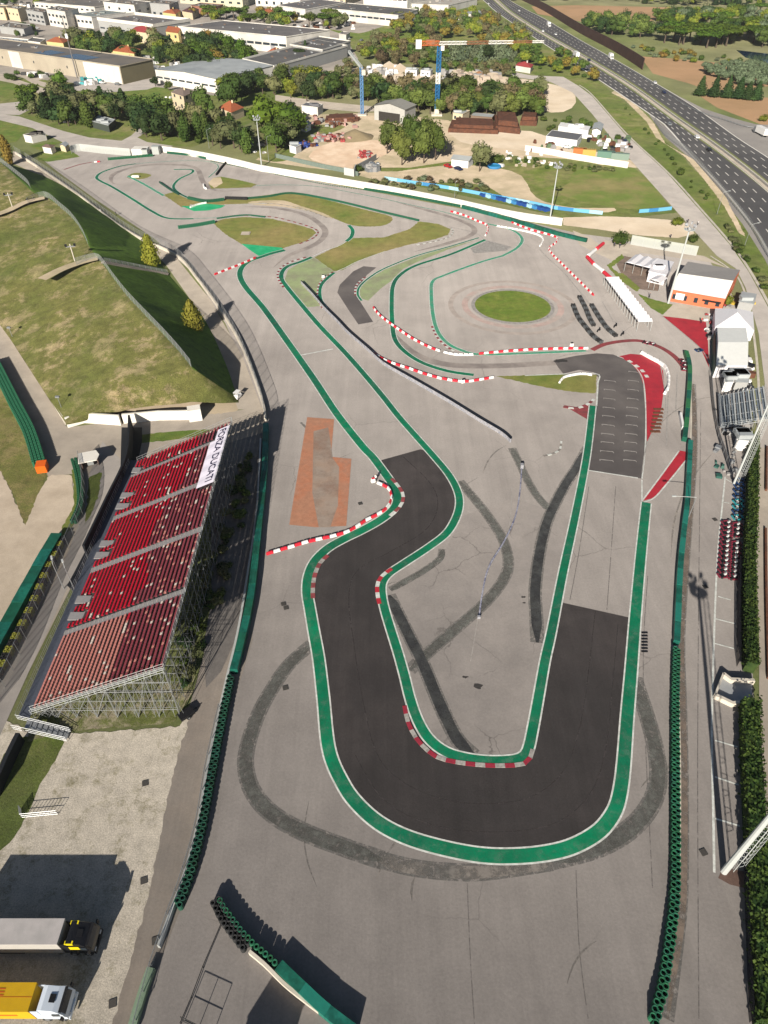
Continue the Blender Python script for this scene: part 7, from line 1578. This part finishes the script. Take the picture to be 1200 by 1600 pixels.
sh1, sh2, tr1 = mat('white_shirt', (.7, .7, .7), .8), mat('dark_shirt', (.04, .05, .08), .8), mat('dark_trousers', (.03, .03, .04), .8)
pm1, pm2, pm3 = person_mesh('person', sh1, tr1, 0), person_mesh('person', sh2, tr1, 1), person_mesh('person', mat('red_shirt', (.45, .04, .05), .8), tr1, 0)
for me, px, lb in ((pm2, (959, 386), 'person in dark clothes standing on the apron, left of the two'), (pm2, (968, 388), 'person in dark clothes standing on the apron, right of the two'), (pm2, (1000, 381), 'person walking beside the translucent panels'), (pm1, (1090, 352), 'person in white top walking on the lane'), (pm2, (1074, 349), 'person in dark top near the apron corner'), (pm2, (1047, 373), 'person in dark clothes behind the translucent panels'),
        (pm1, (158, 334), 'person in white on the path below the hill'), (pm2, (182, 337), 'person in dark clothes leaning on the trackside wall'), (pm1, (587, 752), 'person in white by the first bend barrier'), (pm3, (1095, 505), 'person in red by the white marquee'), (pm2, (1014, 466), 'person in dark clothes beside the pavilion porch')):
    o = bpy.data.objects.new('person', me); C.objects.link(o); o.location = G(*px)+Vector((0, 0, .05)); o.rotation_euler.z = random.random()*6; tag(o, lb, 'person')
p = G(372, 622); t = empty('golf_buggy', p, 1.2, 'white golf buggy at the lower tip of the hill slope', 'buggy'); b = MB(); b.box((0, 0, .55), (2.3, 1.1, .5), taper=.92); b.box((-.5, 0, .95), (.6, 1.0, .4)); b.build('body', bl_white, t)
b = MB(); b.box((-.1, 0, 1.85), (1.7, 1.15, .07)); [b.bar((x, y, .8), (x, y, 1.85), .03, 4) for x in (-.8, .65) for y in (-.5, .5)]; b.build('roof', bl_white, t); wheels(t, (-.75, .75), (-.5, .5), .23, .15)
# small objects near grandstand foot
p = G(292, 1118); t = empty('parked_trailer', p, .7, 'small dark flat trailer beside the grandstand scaffold', 'trailer'); b = MB(); b.box((0, 0, .5), (2.2, 1.3, .5)); b.box((1.5, 0, .4), (1, .1, .1)); b.build('body', dk, t); wheels(t, (0,), (-.75, .75), .3, .2)
# rough shrubs below the stand
zone([(372, 700), (398, 705), (385, 800), (358, 900), (325, 1000), (290, 1078), (262, 1078), (290, 1000), (325, 880), (352, 780)], 60, [('bush', 'green'), ('bush', 'olive'), ('bush', 'dark')], (2.2, 4.2), 'under the back of the red grandstand', dmin=.8)
_unused = lambda *a, **k: None
_unused([(20, 1175), (60, 1170), (50, 1220), (10, 1260)], 8, [('bush', 'green')], (.8, 1.4), 'on the grass before the grandstand', dmin=.8)
# ------------------------------------------------------------------ air
hz = MB(); hz.box((0, 1500, 49), (5200, 3700, 100)); ho = hz.build('haze', None); ho.data.materials.clear()
hm_ = bpy.data.materials.new('haze_air'); hm_.use_nodes = True; nn_ = hm_.node_tree; nn_.nodes.remove(nn_.nodes['Principled BSDF'])
pv = nn_.nodes.new('ShaderNodeVolumePrincipled'); pv.inputs['Color'].default_value = (.9, .92, .95, 1); pv.inputs['Density'].default_value = .00006; pv.inputs['Anisotropy'].default_value = .1
nn_.links.new(pv.outputs[0], nn_.nodes['Material Output'].inputs['Volume']); ho.data.materials.append(hm_); ho['kind'] = 'stuff'
